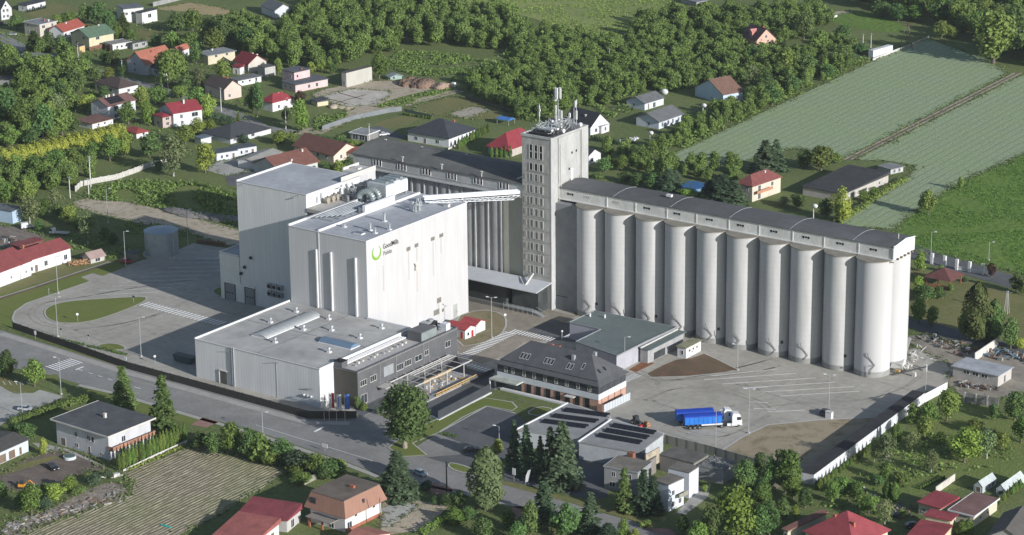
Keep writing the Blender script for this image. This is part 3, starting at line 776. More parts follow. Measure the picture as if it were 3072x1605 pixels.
b=MB();b.box(-39.8,-33,-25,6.5,34.0,ZR-.02);b.build('deck',CONC,mach)
run=thing('roof_pipe_run','long parallel silver pipes lying on low racks across the left part of the mill roof','pipes',(-27,-24,ZR))
for i in range(6):
    x=-29.8+i*1.05
    b=MB();b.tube((x,-33+i*1.2,ZR+.75),(x,-12.5,ZR+.75),.22,8);b.build('pipe',STEEL,run)
b=MB()
for j in range(7):
    y=-32+j*3.1;b.box(-30.4,-23.8,y-.08,y+.08,ZR,ZR+.5)
b.build('rack',GREYM,run)
b=MB();b.box(-31.2,-31.0,-34.5,-12,ZR+.9,ZR+1.0);b.box(-31.2,-31.0,-34.5,-12,ZR+.45,ZR+.52)
for j in range(12):b.box(-31.15,-31.05,-34.5+j*2,-34.42+j*2,ZR,ZR+.95)
b.build('guard_rail',STEEL,run)
scr=thing('roof_screen','plain white screen box standing along the middle of the mill roof','roof screen',(-21.5,-13,ZR))
b=MB();b.box(-21.9,-20.75,-20.3,-6.0,ZR+.7,37.7);b.build('panel',surf('screen_white',(.78,.78,.82),var=.04),scr)
b=MB();b.box(-23.5,-21.9,-20.2,-16.5,ZR,36.9);b.build('plinth',GREYM,scr)
# small roof stacks
def stack(x,y,z,h,r,label,bend=True,group=None):
    t=thing('roof_stack',label,'vent stack',(x,y,z),group)
    b=MB();b.cyl(x,y,z,z+h,r,10)
    if bend:b.tube((x,y,z+h),(x+.1,y-1.3*r,z+h+r*1.4),r*1.25,10)
    b.build('flue',STEEL,t)
    b=MB();b.box(x-r*1.7,x+r*1.7,y-r*1.7,y+r*1.7,z,z+.25);b.build('flashing',WHITE,t)
    return t
for u,v,h,lab in ((1960,1010,2.0,'short silver flue nearest the emblem corner of the mill roof'),(2030,1050,1.3,'low hooded flue at the front rim of the mill roof'),(2165,880,2.4,'upright dark topped flue in the middle of the mill roof'),(2235,1000,1.6,'small bent flue at the sunlit rim of the mill roof'),(1590,960,.7,'low white vent cap beside the roof joint of the mill')):
    q=P(ZA(u,v),ZR);stack(q.x,q.y,ZR,h,.33,lab)
t=thing('roof_skylight','small dome hatch lying near the front corner of the mill roof','hatch',tuple(P(ZA(1800,1055),ZR)))
q=P(ZA(1800,1055),ZR);b=MB();b.box(q.x-1.6,q.x+1.6,q.y-.9,q.y+.9,ZR,ZR+.35);b.build('curb',WHITE,t)
b=MB();b.box(q.x-1.4,q.x+1.4,q.y-.75,q.y+.75,ZR+.35,ZR+.5);b.build('pane',surf('skylight_pane',(.14,.16,.18),rough=.3),t)
q=P(ZB(230,700),ZR)
t=thing('bucket_elevator_head','tangle of silver elevator heads and chutes where the conveyor starts on the mill roof','elevator head',tuple(q))
b=MB()
for dx,dy,h in ((0,0,3.2),(-1.2,.6,2.6),(.9,2.0,2.9),(-.5,3.2,3.4)):
    b.box(q.x+dx-.35,q.x+dx+.35,q.y+dy-.3,q.y+dy+.3,ZR,ZR+h)
b.build('casings',STEEL,t)
b=MB();b.path([(q.x,q.y,ZR+3),(q.x+.8,q.y+1.5,ZR+1.8),(q.x+.8,q.y+3.5,ZR+1.2),(q.x-1,q.y+5,ZR+2.8)],.3,8)
b.path([(q.x+1.6,q.y-.5,ZR+.2),(q.x+1.6,q.y-.5,ZR+2.2),(q.x+.6,q.y+1,ZR+2.9)],.3,8)
b.build('chute',GREYM,t)
for u,v,lab in ((860,610,'pale boxy vent close to the far corner of the mill roof'),):
    q=P(ZB(u,v),ZR);t=thing('roof_cowl',lab,'vent',tuple(q));b=MB();b.box(q.x-.9,q.x+.9,q.y-.5,q.y+.5,ZR,ZR+.9);b.build('cowl',WHITE,t)
    b=MB();b.box(q.x-1.1,q.x+1.1,q.y-.7,q.y+.7,ZR+.9,ZR+1.0);b.build('cap',OFFW,t)

# ---- conveyor bridge to the tower
A=P(ZB(430,450),37.2);Bt=PY(ZB(2180,330),22.9)
conv=thing('conveyor_bridge','long white enclosed conveyor bridge sloping from the mill roof up to the grey tower','conveyor',(A.x,A.y,35.2))
b=MB()
dn=(Bt-A);u=dn.normalized();side=u.cross(Vector((0,0,1))).normalized()
CW=surf('conveyor_white',(.74,.77,.80),var=.06,scale=.5,rough=.5)
for s_ in (-1,1):
    b=MB();b.bar(A+side*s_*.75,Bt+side*s_*.75,.75,.95);b.build('conveyor_casing',CW,conv)
b=MB()
for k_ in range(5):
    pp=A+dn*(k_/4.0)
lo=Vector((0,0,-2.3));md_=Vector((0,0,-.9))
b.bar(A+side*1.3+md_,Bt+side*1.3+md_,.12,.15);b.bar(A-side*1.3+md_,Bt-side*1.3+md_,.12,.15)
A2,B2=A+dn*.05+lo+Vector((0,0,.8)),Bt-dn*.06+lo
b.bar(A2+side*.9,B2+side*.9,.12,.16);b.bar(A2-side*.9,B2-side*.9,.12,.16)
N=18
for i in range(N):
    p0=A+dn*(i/N)+side*1.3+md_;p1=A2+(B2-A2)*min(1,(i+.5)/N)+side*.9;p2=A+dn*((i+1)/N)+side*1.3+md_
    b.bar(p0,p1,.09,.09);b.bar(p1,p2,.09,.09)
b.build('truss',CW,conv)
b=MB();b.bar(A+side*1.7+Vector((0,0,.35)),Bt+side*1.7+Vector((0,0,.35)),.06,.06)
for i in range(25):
    pp=A+dn*(i/24)+side*1.7;b.bar(pp+md_,pp+Vector((0,0,.35)),.05,.05)
b.build('handrail',STEEL,conv)
b=MB()
for t_ in (.0,.12,.24):
    pp=A+dn*t_;b.box(pp.x-.12,pp.x+.12,pp.y-1.0,pp.y-.8,ZR,pp.z-.9);b.box(pp.x-.12,pp.x+.12,pp.y+.8,pp.y+1.0,ZR,pp.z-.9)
b.build('trestle',STEEL,conv)

# ---- taller block behind, with its lower loading wing
tall=thing('warehouse_block','tallest grey clad block behind the mill with a flat pale roof','building',(-54,-12,0))
b=MB();b.box(-68.0,-40.1,-24.8,1.2,0,39.1);b.build('wall',C_GR,tall)
b=MB();b.box(-68.1,-40.0,-24.9,1.3,39.1,39.22);b.build('roof',R_LIGHT,tall)
b=MB();b.box(-68.12,-67.7,-24.9,1.3,39.22,39.75);b.box(-67.7,-40.0,-24.92,-24.7,39.22,39.36);b.box(-67.7,-40,1.1,1.3,39.22,39.36);b.box(-40.25,-39.98,-24.7,1.1,39.22,39.42)
b.build('parapet',WHITE,tall)
b=MB();b.box(-47,-40.1,1.2,9.0,0,40.0);b.build('stair_tower',C_WH,tall)
b=MB();b.box(-47.1,-40.0,1.3,9.1,40.0,40.1);b.box(-47.12,-46.7,1.3,9.1,40.1,40.9);b.box(-40.2,-39.98,-8,9.1,39.3,40.9);b.box(-46,-43,4,6,40.1,40.6)
b.build('stair_tower_roof',OFFW,tall)
for y,z0,z1 in ((-19.9,36.2,38.2),(-17.9,36.6,38.9)):
    b=MB();b.box(-40.1,-39.9,y-.4,y+.4,z0-.6,z1-.6);b.build('wall_duct',GREYM,tall)
for x in (-66.0,-43.5):
    b=MB();b.bar((x,-24.85,38.6),(x+1.2,-25.6,38.7),.12,.12);b.box(x+1.0,x+1.6,-25.9,-25.4,38.55,38.75);b.build('floodlight',GREYM,tall)
low=thing('loading_wing','lower pale clad wing with two grey roller doors at the foot of the tallest block','building',(-58,-24,0))
b=MB();b.box(-76.2,-68.15,-25.1,-6,0,14.8);b.box(-68.15,-62,-25.1,-24.82,0,6.2);b.build('wall',surf('wing_render',(.62,.63,.61),var=.06),low)
b=MB();b.box(-76.3,-68.12,-25.2,-5.9,14.8,14.95);b.build('roof',R_LIGHT,low)
b=MB();b.box(-76.32,-76.0,-25.2,-5.9,14.95,15.4);b.box(-76,-68.2,-25.22,-25.0,14.95,15.3);b.build('parapet',WHITE,low)
GD=ribbed('grey_door',(.20,.21,.22),pitch=.6,depth=.03,axis='Z',line=.15,vstreak=False)
for x0,x1 in ((-74.3,-70.3),(-66.0,-62.3)):
    b=MB();b.box(x0,x1,-25.22,-25.08,0,5.0);d_=b.build('roller_door',GD,low)
    b=MB()
    for c in range(3):b.box(x0+.5+c*1.1,x0+1.1+c*1.1,-25.26,-25.2,2.2,2.6)
    b.build('door_window',GLASS,d_)
    b=MB();b.box(x0-.25,x0,-25.3,-25.08,0,5.2);b.box(x1,x1+.25,-25.3,-25.08,0,5.2);b.box(x0-.25,x1+.25,-25.3,-25.08,5.2,5.4);b.build('door_frame',DARKM,low)
for p_ in (k01(1893,600),k01(1846,670),k01(1820,718)):
    q=PY(p_,-25.1);b=MB();b.tube((q.x,-25.1,q.z),(q.x,-25.7,q.z),.35,10);b.box(q.x-.5,q.x+.5,-25.2,-25.1,q.z-.5,q.z+.5);b.build('wall_vent',DARKM,low)
for i in range(2):
    for j in range(3):
        x,z=-55.6+j*2.1,5.3+i*2.4
        t=thing('condenser_unit','dark fan unit on the shaded wall, %s of the block of six' % (('lower left','lower middle','lower right','upper left','upper middle','upper right')[i*3+j]),'condenser',(x,-25.3,z-1),'six condenser fan units on the shaded wall')
        b=MB();b.box(x-.8,x+.8,-25.9,-24.83,z-.8,z+.8);b.build('casing',GREYM,t)
        b=MB();b.tube((x,-25.9,z),(x,-25.98,z),.62,12);b.build('fan_grille',BLACK,t)
# ---- low production hall
H2=11.4
hall=thing('production_hall','broad low pale clad hall with a grey flat roof in front of the white mill','building',(-10,-63,0))
b=MB();b.box(-33,13.2,-84.3,-42.45,0,H2);b.build('wall',C_GR,hall)
b=MB();b.box(-33.1,13.3,-84.4,-42.45,H2,H2+.12);b.build('roof',R_GREY,hall)
b=MB();b.box(-33.12,-32.7,-84.42,-42.5,H2+.12,H2+.6);b.box(-32.7,13.3,-84.42,-84.2,H2+.12,H2+.3);b.box(12.9,13.32,-84.2,-42.5,H2+.12,H2+.45);b.box(-3,12.9,-42.9,-42.6,H2+.12,H2+.7)
b.build('parapet',WHITE,hall)
# drainage creases
b=MB()
for a_,c_ in (((-32,-63,0),(12.5,-62.6,0)),((-10,-83.5,0),(-9.6,-43,0))):
    b.bar((a_[0],a_[1],H2+.15),(c_[0],c_[1],H2+.15),.25,.05)
for i in range(60):
    b.box(-31+i*.73,-30.8+i*.73,-58.2,-57.9,H2+.12,H2+.22)
b.build('roof_seams',surf('seam',(.2,.2,.2),var=.3),hall)
def barrel(x0,x1,y0,y1,z,h,along,name,mat,n=10):
    m=MB();prof=[]
    for i in range(n+1):
        a=math.pi*i/n
        c0,c1=(x0,x1) if along == 'y' else (y0,y1)
        prof.append(((c0+c1)/2-(c1-c0)/2*math.cos(a),z+h*math.sin(a)))
    if along == 'y':m.extrude(prof,y0,y1,'y')
    else:m.extrude(prof,x0,x1,'x')
    return m
sk=thing('barrel_skylight','long white arched rooflight on the left of the hall roof','rooflight',(-19,-61,H2+.12))
barrel(-21.2,-16.0,-73,-48.5,H2+.3,.85,'y','',None).build('vault',surf('polycarbonate',(.34,.36,.365),var=.06,rough=.35),sk)
b=MB();b.box(-21.4,-15.8,-73.2,-48.3,H2+.1,H2+.35);b.build('curb',WHITE,sk)
b=MB()
for i in range(12):
    y=-73+24.5*(i/11)
    for j in range(10):
        a0,a1=math.pi*j/10,math.pi*(j+1)/10
        b.bar((-18.6-2.65*math.cos(a0),y,H2+.32+.88*math.sin(a0)),(-18.6-2.65*math.cos(a1),y,H2+.32+.88*math.sin(a1)),.07,.05)
b.build('glazing_bar',WHITE,sk)
sk=thing('barrel_skylight','blue-grey arched rooflight across the right of the hall roof','rooflight',(4,-64,H2+.12))
barrel(-1.6,10.0,-66.6,-62.6,H2+.3,1.0,'x','',None).build('vault',surf('blue_polycarbonate',(.13,.19,.27),var=.08,rough=.35),sk)
b=MB();b.box(-1.8,10.2,-66.8,-62.4,H2+.1,H2+.35);b.build('curb',WHITE,sk)
names=['rearmost left of the long arched rooflight','at the far end of the long arched rooflight','at the back between the arched rooflight and the mill wall','just right of the long arched rooflight','in the centre of the hall roof','at the front end of the long arched rooflight','near the rear right corner beside the white mill wall','behind the blue rooflight','in front of the blue rooflight']
for i,p_ in enumerate([k11(110,1090),k11(305,1010),k11(550,1065),k11(360,1145),k11(572,1150),k11(145,1240),k11(950,1135),k11(785,1210),k11(552,1315)]):
    q=P(p_,H2+.12)
    t=thing('roof_fan','white roof fan cowl '+names[i],'roof fan',(q.x,q.y,H2+.12),'roof fans on the production hall')
    b=MB();b.box(q.x-.55,q.x+.55,q.y-.55,q.y+.55,H2+.1,H2+.55);b.build('curb',WHITE,t)
    b=MB();b.cyl(q.x,q.y,H2+.55,H2+1.3,.3,10);b.cyl(q.x,q.y,H2+1.3,H2+1.75,.55,12,.5);b.build('cowl',STEEL,t)
# items on the shaded long wall
q=PY(k02(1690,210),-84.3)
b=MB();b.box(q.x-1.3,q.x+1.3,-84.42,-84.28,.0,3.8);d_=b.build('roller_door',surf('dark_door',(.09,.09,.085)),hall)
b=MB();b.box(q.x-1.6,q.x-1.3,-84.6,-84.28,0,4.1);b.box(q.x-1.6,q.x+1.5,-84.6,-84.28,3.85,4.15);b.build('door_frame',OFFW,hall)
for p_ in (k02(1740,20),k12(150,20)):
    q=PY(p_,-84.35);b=MB();b.bar((q.x,-84.3,10.6),(q.x,-84.3,0),.12,.16);b.bar((q.x-1.2,-85.0,10.6),(q.x+1.2,-84.4,10.6),.12,.1);b.build('downpipe',GREYM,hall)
lq=PY(k02(1770,150),-84.3)
b=MB()
for i in range(16):b.box(lq.x-.3,lq.x+.3,-84.75,-84.6,.8+i*.65,.86+i*.65)
b.box(lq.x-.35,lq.x-.3,-84.8,-84.4,0,11.9);b.box(lq.x+.3,lq.x+.35,-84.8,-84.4,0,11.9)
b.build('wall_ladder',GREYM,hall)
for i in range(3):
    q=PY(k12(365+i*27,278+i*7),-84.3);b=MB();b.blob((q.x,-84.6,2.9),.45,.3,.32,8,5,rough=.05);b.box(q.x-.2,q.x+.2,-84.5,-84.3,2.7,3.1);b.build('floodlight',WHITE,hall)
b=MB();b.bar((8,-84.7,5.0),(11,-84.7,5.3),.15,.2);b.build('wall_bracket',GREYM,hall)

# ---- dark office front on the hall's sunlit end
C_DK=surf('dark_cladding',(.105,.108,.115),var=.12,scale=.3,var2=.05,scale2=2,rough=.55)
C_BR=surf('brown_cladding',(.085,.078,.068),var=.1,scale=.3)
DK=10.3
off=thing('office_wing','dark grey two storey office front along the sunlit end of the low hall','building',(17.5,-55,0))
b=MB();b.box(13.35,21.8,-78.2,-32,0,DK);b.build('wall',C_DK,off)
b=MB();b.box(13.5,21.6,-78.21,-78.19,0,DK);b.build('end_wall',C_BR,off)
b=MB();b.box(13.35,21.9,-78.3,-31.9,DK,DK+.1);b.build('roof',surf('office_roof',(.42,.40,.39),var=.12,scale=.2),off)
b=MB();b.box(21.55,21.95,-78.35,-31.85,DK+.1,DK+.5);b.box(13.4,21.55,-78.35,-78.0,DK+.1,DK+.5);b.box(13.4,21.55,-32.1,-31.85,DK+.1,DK+.5);b.build('parapet',C_DK,off)
b=MB()
for i in range(3):b.tube((14.2+i*.7,-76.5,DK+.75),(14.2+i*.7,-48.5,DK+.75),.24,10)
b.build('roof_pipe',WHITE,off)
def px(p_):return PX(p_,21.8)
for (u0,v0),(u1,v1),nb in (((555,735),(650,825),2),((695,670),(785,765),2),((1065,510),(1160,610),2),((1175,455),(1270,550),2),((1320,390),(1420,480),1),((1455,320),(1510,400),1),((1740,190),(1815,290),1)):
    a_,c_=px(ZC(u0,(v0+v1)/2)),px(ZC(u1,(v0+v1)/2))
    z=(a_.z+c_.z)/2;h=(v1-v0)/4.64*.105*.75
    win(off,'x',a_.y,c_.y,z-h/2-.1,z+h/2+.1,21.8,frame=OFFW,bars=nb)
a_,c_=px(ZC(885,620)),px(ZC(1020,580));b=MB();b.box(21.8,21.92,a_.y,c_.y,5.7,8.6);b.build('wall_panel',GREYM,off)
a_=px(ZC(610,1030));win(off,'x',a_.y-1.3,a_.y+1.5,.6,3.4,21.8,frame=OFFW,bars=1)
for u,v in ((1060,560),(1510,330),(1440,400),(835,700)):
    q=px(ZC(u,v));b=MB();b.bar((21.9,q.y,10.1),(21.9,q.y,4.2),.1,.12);b.build('downpipe',GREYM,off)
for cu,cv,s_,lab in ((250,470,1.4,'dark boxy chimney cap at the front corner of the hall roof'),):
    q=P(ZC(cu,cv),12);t=thing('roof_chimney',lab,'chimney',(14.6,-77,DK));b=MB();b.box(13.4,16.2,-78.1,-75.6,DK+.1,12.3);b.build('casing',C_DK,t);b=MB();b.box(13.3,16.3,-78.2,-75.5,12.3,12.4);b.cyl(14.6,-76.9,12.4,12.9,.5,10);b.build('cap',BLACK,t)
t=thing('rooftop_chiller','long dark grey rooftop plant box on the office wing near the mill','roof unit',(17.5,-46,DK))
b=MB();b.box(16.0,20.9,-48,-40.5,DK+.1,DK+3.0);b.build('casing',C_DK,t)
b=MB();b.box(20.9,21.0,-47.8,-40.7,DK+.4,DK+2.8);b.build('side_panel',DUCT,t)
t=thing('rooftop_fan_box','open black fan box beside the white hall parapet near the mill corner','roof unit',(15,-38,DK))
b=MB();b.box(13.6,16.6,-39.5,-34.5,DK+.1,DK+2.2);b.build('casing',BLACK,t)
b=MB();b.box(13.7,16.5,-39.4,-37.2,DK+2.2,DK+2.5);b.cyl(15,-35.8,DK+2.2,DK+2.7,.9,12);b.build('fan_cowl',GREYM,t)
t=thing('rooftop_duct','twisting silver duct between the black fan box and the roof plant','duct',(17,-37,DK))
b=MB();b.path([(16.6,-37,DK+1.2),(18.2,-38.2,DK+1.6),(18.6,-40.4,DK+1.6)],.55,10);b.path([(18.5,-36.5,DK+.6),(20.0,-35.5,DK+1.0),(20.2,-33.5,DK+.7)],.4,10);b.build('duct_run',DUCT,t)
b=MB();b.box(18.9,21.0,-36.2,-34.2,DK+.1,DK+2.3);b.build('white_box',surf('white_unit',(.6,.63,.68)),t)
R=random.Random(9)
t=thing('rooftop_clutter','small pale boxes and trays along the hall side of the office roof','roof fittings',(17,-60,DK))
for i in range(12):
    x,y=R.uniform(16.8,18.2),-74+i*2.1;b=MB();b.box(x-.4,x+.4,y-.35,y+.35,DK+.1,DK+R.uniform(.3,.7));b.build('tray',OFFW if i % 3 else GREYM,t)
# entrance canopy and the small stand in front
can=thing('steel_canopy','white steel frame canopy on posts running out from the office front','canopy',(27,-55,0))
b=MB()
ca=[PX(ZC(850,880),25.5),PX(ZC(2050,480),25.5)]
yc0,yc1=-66,-38
for x in (23.5,31.5):
    b.bar((x,yc0,4.3),(x,yc1,4.3),.22,.25)
for i in range(8):
    y=yc0+(yc1-yc0)*i/7;b.bar((22.0,y,4.3),(31.5,y,4.3),.15,.18)
for i in range(0,8,2):
    y=yc0+(yc1-yc0)*i/7;b.bar((31.5,y,0),(31.5,y,4.2),.22,.22);b.bar((23.5,y,0),(23.5,y,4.2),.18,.18)
for x in (24.6,25.7):b.bar((x,yc0+8,4.45),(x,yc1,4.45),.14,.14)
b.build('frame',OFFW,can)
b=MB();b.box(22.0,25.2,-70,-64,3.7,3.95);b.build('canopy_slab',CONC,can)
ter=thing('construction_terrace','half finished paved terrace of pale slabs beneath the steel canopy','terrace',(30,-52,0))
b=MB();b.box(25.5,35,-64,-40,.05,.45);b.build('slab',surf('terrace_slab',(.36,.35,.35),var=.2,scale=.8,var2=.15,scale2=3),ter)
def timber_rail(x,y0,y1,lab,x2=None):
    t=thing('timber_barrier',lab,'barrier',(x,(y0+y1)/2,.4),'yellow timber barriers round the terrace')
    n=int((y1-y0)/1.6)
    for i in range(n+1):b=MB();b.box(x-.06,x+.06,y0+i*1.6-.06,y0+i*1.6+.06,.4,1.6);b.build('post',TIMBER,t)
    b=MB();b.box(x-.05,x+.1,y0,y1,1.35,1.65);b.box(x-.05,x+.1,y0,y1,.75,1.0);b.build('rails',TIMBER,t)
timber_rail(35.2,-60,-41,'long yellow timber barrier on the open side of the terrace')
timber_rail(26.2,-54,-41,'shorter yellow timber barrier on the office side of the terrace')
R=random.Random(3)
t=thing('building_materials','loose timber and orange material piled on the unfinished terrace','materials',(29,-60,.45))
b=MB()
for i in range(22):
    x,y=R.uniform(26.5,33),R.uniform(-63,-44);a=R.uniform(0,3);l=R.uniform(.5,1.6)
    b.bar((x,y,.6),(x+l*math.cos(a),y+l*math.sin(a),.65),.25,.25)
b.build('timber_pieces',TIMBER,t)
for i in range(18):
    x,y=R.uniform(26.5,33),R.uniform(-63,-44);b=MB();b.box(x-.4,x+.4,y-.3,y+.3,.46,R.uniform(.6,1.1));b.build('pallet_load',OFFW,t)
# ---- dark retaining wall/fence in front of the terrace
fw0,fw1=P(ZC(1640,1300)),P(ZC(2370,915))
t=thing('dark_wall','long dark grey panel wall above the green strip in front of the terrace','wall',((fw0.x+fw1.x)/2,(fw0.y+fw1.y)/2,0))
b=MB();b.bar((fw0.x,fw0.y,1.3),(fw1.x,fw1.y,1.3),.25,2.6);b.build('panels',surf('wall_dark',(.045,.05,.057),var=.1),t)
b=MB();b.bar((fw0.x+.5,fw0.y-.3,.15),(fw1.x+.5,fw1.y-.3,.15),.5,.3);b.bar((fw0.x,fw0.y,.2),(fw0.x-3,fw0.y+1.2,.2),.4,.4);b.build('plinth',WHITE,t)

# ---- the old tower
C_T=thing('grain_tower','tall grey concrete tower with small triple windows and antennas on top','tower',(11.8,33,0))
tw=MB();tw.box(6.5,17.0,22.8,42.2,0,54.3);tw.build('wall',C_TOWER2,C_T)
b=MB()   # pale panels on the sunlit side
b.box(17.0,17.25,27.0,38.4,39.8,54.0);b.box(17.0,17.35,22.75,26.2,0.0,54.35)
b.build('render_panel',C_TOWER,C_T)
b=MB();b.box(13.6,17.2,39.6,43.2,0,54.7);b.build('stair_shaft',C_TOWER,C_T)
b=MB();b.box(17.0,17.12,26.3,26.9,38,54.2);b.box(17.0,17.12,38.5,39.5,38,54.2);b.build('recess',surf('recess_shade',(.25,.25,.24)),C_T)
b=MB();b.box(6.2,17.5,22.5,23.0,54.3,55.0);b.box(6.2,6.7,23.0,42.4,54.3,55.0);b.box(17.1,17.5,23.0,39.4,54.3,54.8);b.box(6.7,13.6,41.9,42.4,54.3,55.0);b.build('parapet',C_TOWER,C_T)
b=MB();b.box(6.7,17.1,23.0,41.9,54.3,54.4);b.build('roof',R_FELT,C_T)
fl=[49.8,45.0]+[41.6-3.68*i for i in range(9)]
FR_=surf('stone_frame',(.375,.375,.36),var=.1)
for i,z in enumerate(fl):
    hgt=4.4 if i == 0 else 2.3
    for j in range(3):
        x=9.9+j*1.85
        m=MB();w=1.15;y=22.8
        m.box(x-w/2-.15,x+w/2+.15,y-.16,y+.05,z-hgt/2-.2,z-hgt/2);m.box(x-w/2-.15,x-w/2+.05,y-.16,y+.05,z-hgt/2,z+hgt/2);m.box(x+w/2-.05,x+w/2+.2,y-.22,y+.05,z-hgt/2,z+hgt/2);m.box(x-w/2,x+w/2,y-.12,y+.05,z+hgt/2-.15,z+hgt/2)
        if i == 0:m.box(x-w/2,x+w/2,y-.14,y+.05,z-.2,z+.2)
        f=m.build('window',FR_,C_T)
        m=MB();m.box(x-w/2+.15,x+w/2-.15,y-.05,y+.02,z-hgt/2+.1,z+hgt/2-.2);m.build('pane',(BLACK if i < 2 else surf('bricked_pane',(.24,.235,.215),var=.2,scale=1)),f)
for i in range(10):
    m=MB();zz=43.3-3.68*i;m.box(6.3,16.9,22.74,22.82,zz-.06,zz+.06);m.build('floor_band',surf('band',(.25,.24,.21)),C_T)
    for j in (0,):
        m=MB();m.box(7.2,8.0,22.7,22.82,zz-2.6,zz-.9);m.build('plaque',surf('plaque',(.31,.30,.265)),C_T)
for p_ in (ZD(740,915),ZD(795,890),ZD(705,1120)):
    q=PX(p_,17.25);m=MB();m.box(17.2,17.3,q.y-.35,q.y+.35,q.z-.35,q.z+.35);m.build('wall_opening',BLACK,C_T)
q=PX(ZD(735,1190),17.25);m=MB();m.box(17.25,17.4,q.y-.6,q.y+.6,38.5,43.0);m.build('white_duct',WHITE,C_T)
for zz in range(12):
    pass
m=MB();m.tube((17.7,27.6,8),(17.7,27.6,52),.12,6);m.tube((17.6,26.9,8),(17.6,26.9,40),.08,6);m.build('downpipe',OFFW,C_T)
# antennas: the central mast, lattice poles and drum dishes
def antenna_mast(x,y,z,h,lab,cat='antenna',panels=(),grp=None,r=.12):
    t=thing('antenna_mast',lab,cat,(x,y,z),grp)
    m=MB();m.cyl(x,y,z,z+h,r,8);m.build('pole',STEEL,t)
    for (dx,dy,z0,z1,w) in panels:
        m=MB();m.box(x+dx-w/2,x+dx+w/2,y+dy-w*.4,y+dy+w*.4,z+z0,z+z1);m.bar((x,y,z+(z0+z1)/2),(x+dx,y+dy,z+(z0+z1)/2),.08,.08);m.build('antenna_panel',WHITE,t)
    return t
q=P(ZD(565,600),54.4)
antenna_mast(q.x,q.y,54.4,12.5,'tallest antenna mast with a cluster of long white panels at its top',panels=((-.9,-.3,9.3,12.6,.45),(.05,-.7,9.2,12.7,.5),(.95,-.1,9.3,12.6,.5),(.1,.8,9.3,12.6,.45),(-.7,-.5,8.4,9.2,.6)))
for u,v,h,lab,pn in ((330,640,8.5,'slim antenna pole at the left edge of the tower roof',((0,0,4.5,8.0,.3),(.3,-.2,6.2,7.0,.4))),(540,600,7.2,'antenna pole with one long panel in front of the tallest mast',((0,-.2,1.2,3.8,.5),(0,-.2,4.2,7.2,.4))),(570,580,5.4,'short antenna pole with a panel right behind the front one',((.2,0,2.2,5.2,.45),)),(600,585,5.2,'short antenna pole with a panel third from the left in the middle row',((.2,0,2.2,5.0,.5),)),(710,600,5.0,'antenna pole with a domed head right of the middle of the tower roof',((0,0,3.2,4.6,.55),(-.7,0,1.0,2.8,.5))),(765,560,7.5,'dark lattice antenna pole near the right end of the tower roof',((.5,0,5.5,7.6,.4),)),(795,560,8.0,'rightmost antenna pole with a low hanging panel',((0,0,1.6,4.4,.5),(0,0,6.3,7.8,.35)))):
    q=P(ZD(u,v),54.4);antenna_mast(q.x,q.y,54.4,h,lab,panels=pn)
t=thing('antenna_framework','tangled steel framework and dark cable decks filling the tower roof','steel frame',(11.8,32,54.4))
R=random.Random(12);b=MB()
for i in range(150):
    x,y=R.uniform(8,16),R.uniform(25.5,40);a=Vector((x,y,54.5+R.uniform(0,3.0)));c=a+Vector((R.uniform(-1.6,1.6),R.uniform(-1.6,1.6),R.uniform(-1.2,1.6)))
    c.z=max(c.z,54.5);b.bar(a,c,.12,.12)
for i in range(16):
    x,y=R.uniform(8.5,15.5),R.uniform(26,39);b.bar((x,y,54.4),(x,y,57.2),.12,.12)
b.build('struts',STEEL,t)
b=MB();b.box(9.4,14.4,27.5,31.0,55.6,55.9);b.box(9.2,12.5,33,37,55.9,56.1);b.build('platform',GREYM,t)
b=MB()
for i in range(9):b.box(8.0+i*.95,8.3+i*.95,24.6,27.5,54.9,55.1)
b.box(7.8,16.6,24.5,24.9,54.9,55.25);b.box(7.8,16.6,27.2,27.5,54.9,55.25)
b.build('cable_deck',BLACK,t)
for i in range(9):
    x,y,r=R.uniform(9,16),R.uniform(25.5,38),R.uniform(.25,.45);m=MB();m.tube((x,y,55.8+i*.17),(x+.25,y-.25,55.8+i*.17),r,14);m.build('dish',WHITE,t)
for u,v,lab in ((632,660,'white drum dish low on the sunlit edge of the tower roof'),(848,580,'white drum dish at the far sunlit corner of the tower roof')):
    q=P(ZD(u,v),54.9);t=thing('drum_dish',lab,'dish',(q.x,q.y,54.4));b=MB();b.tube((q.x-.3,q.y,55.4),(q.x+.3,q.y-.1,55.4),.6,16);b.build('drum',WHITE,t);b=MB();b.cyl(q.x,q.y,54.4,55.2,.1,6);b.build('mount',STEEL,t)

# ---- long silo house left of the tower
lh=thing('grain_silo_house','long old concrete grain house with a dark felt roof left of the tower','building',(-27,33,0))
X0,X1=-60.5,6.4
def prof_roof(y0,y1,ze,zr,th=.35):
    m_=(y0+y1)/2
    return [(y0,ze),(y0+(m_-y0)*.5,ze+(zr-ze)*.62),(m_,zr),(y1-(m_-y0)*.5,ze+(zr-ze)*.62),(y1,ze),(y1,ze-th),(m_,ze-th),(y0,ze-th)]
b=MB();b.box(X0+1,X1,24.3,42,0,34.6);b.build('silo_wall',surf('grain_house_render',(.43,.43,.41),var=.14,scale=.15,stretch=(1,1,.3),var2=.1,scale2=1.2),lh)
b=MB()
n=12
for i in range(n):
    x=X0+3+i*(X1-X0-12)/(n-1)
    b.box(x-.28,x+.28,23.75,24.35,8.5,34.4)
b.build('pilaster',C_TOWER,lh)
for i in range(n-1):
    x=X0+3+(i+.5)*(X1-X0-12)/(n-1);b=MB();b.cyl(x,29.35,8.5,34.4,5.5,40,cap=False);b.build('silo_bulge',C_TOWER,lh)
b=MB();b.box(X0,X1,23.2,43,34.6,38.4);b.build('gallery_wall',surf('gallery_grey',(.43,.435,.43),var=.12,scale=.2,stretch=(1,1,.4)),lh)
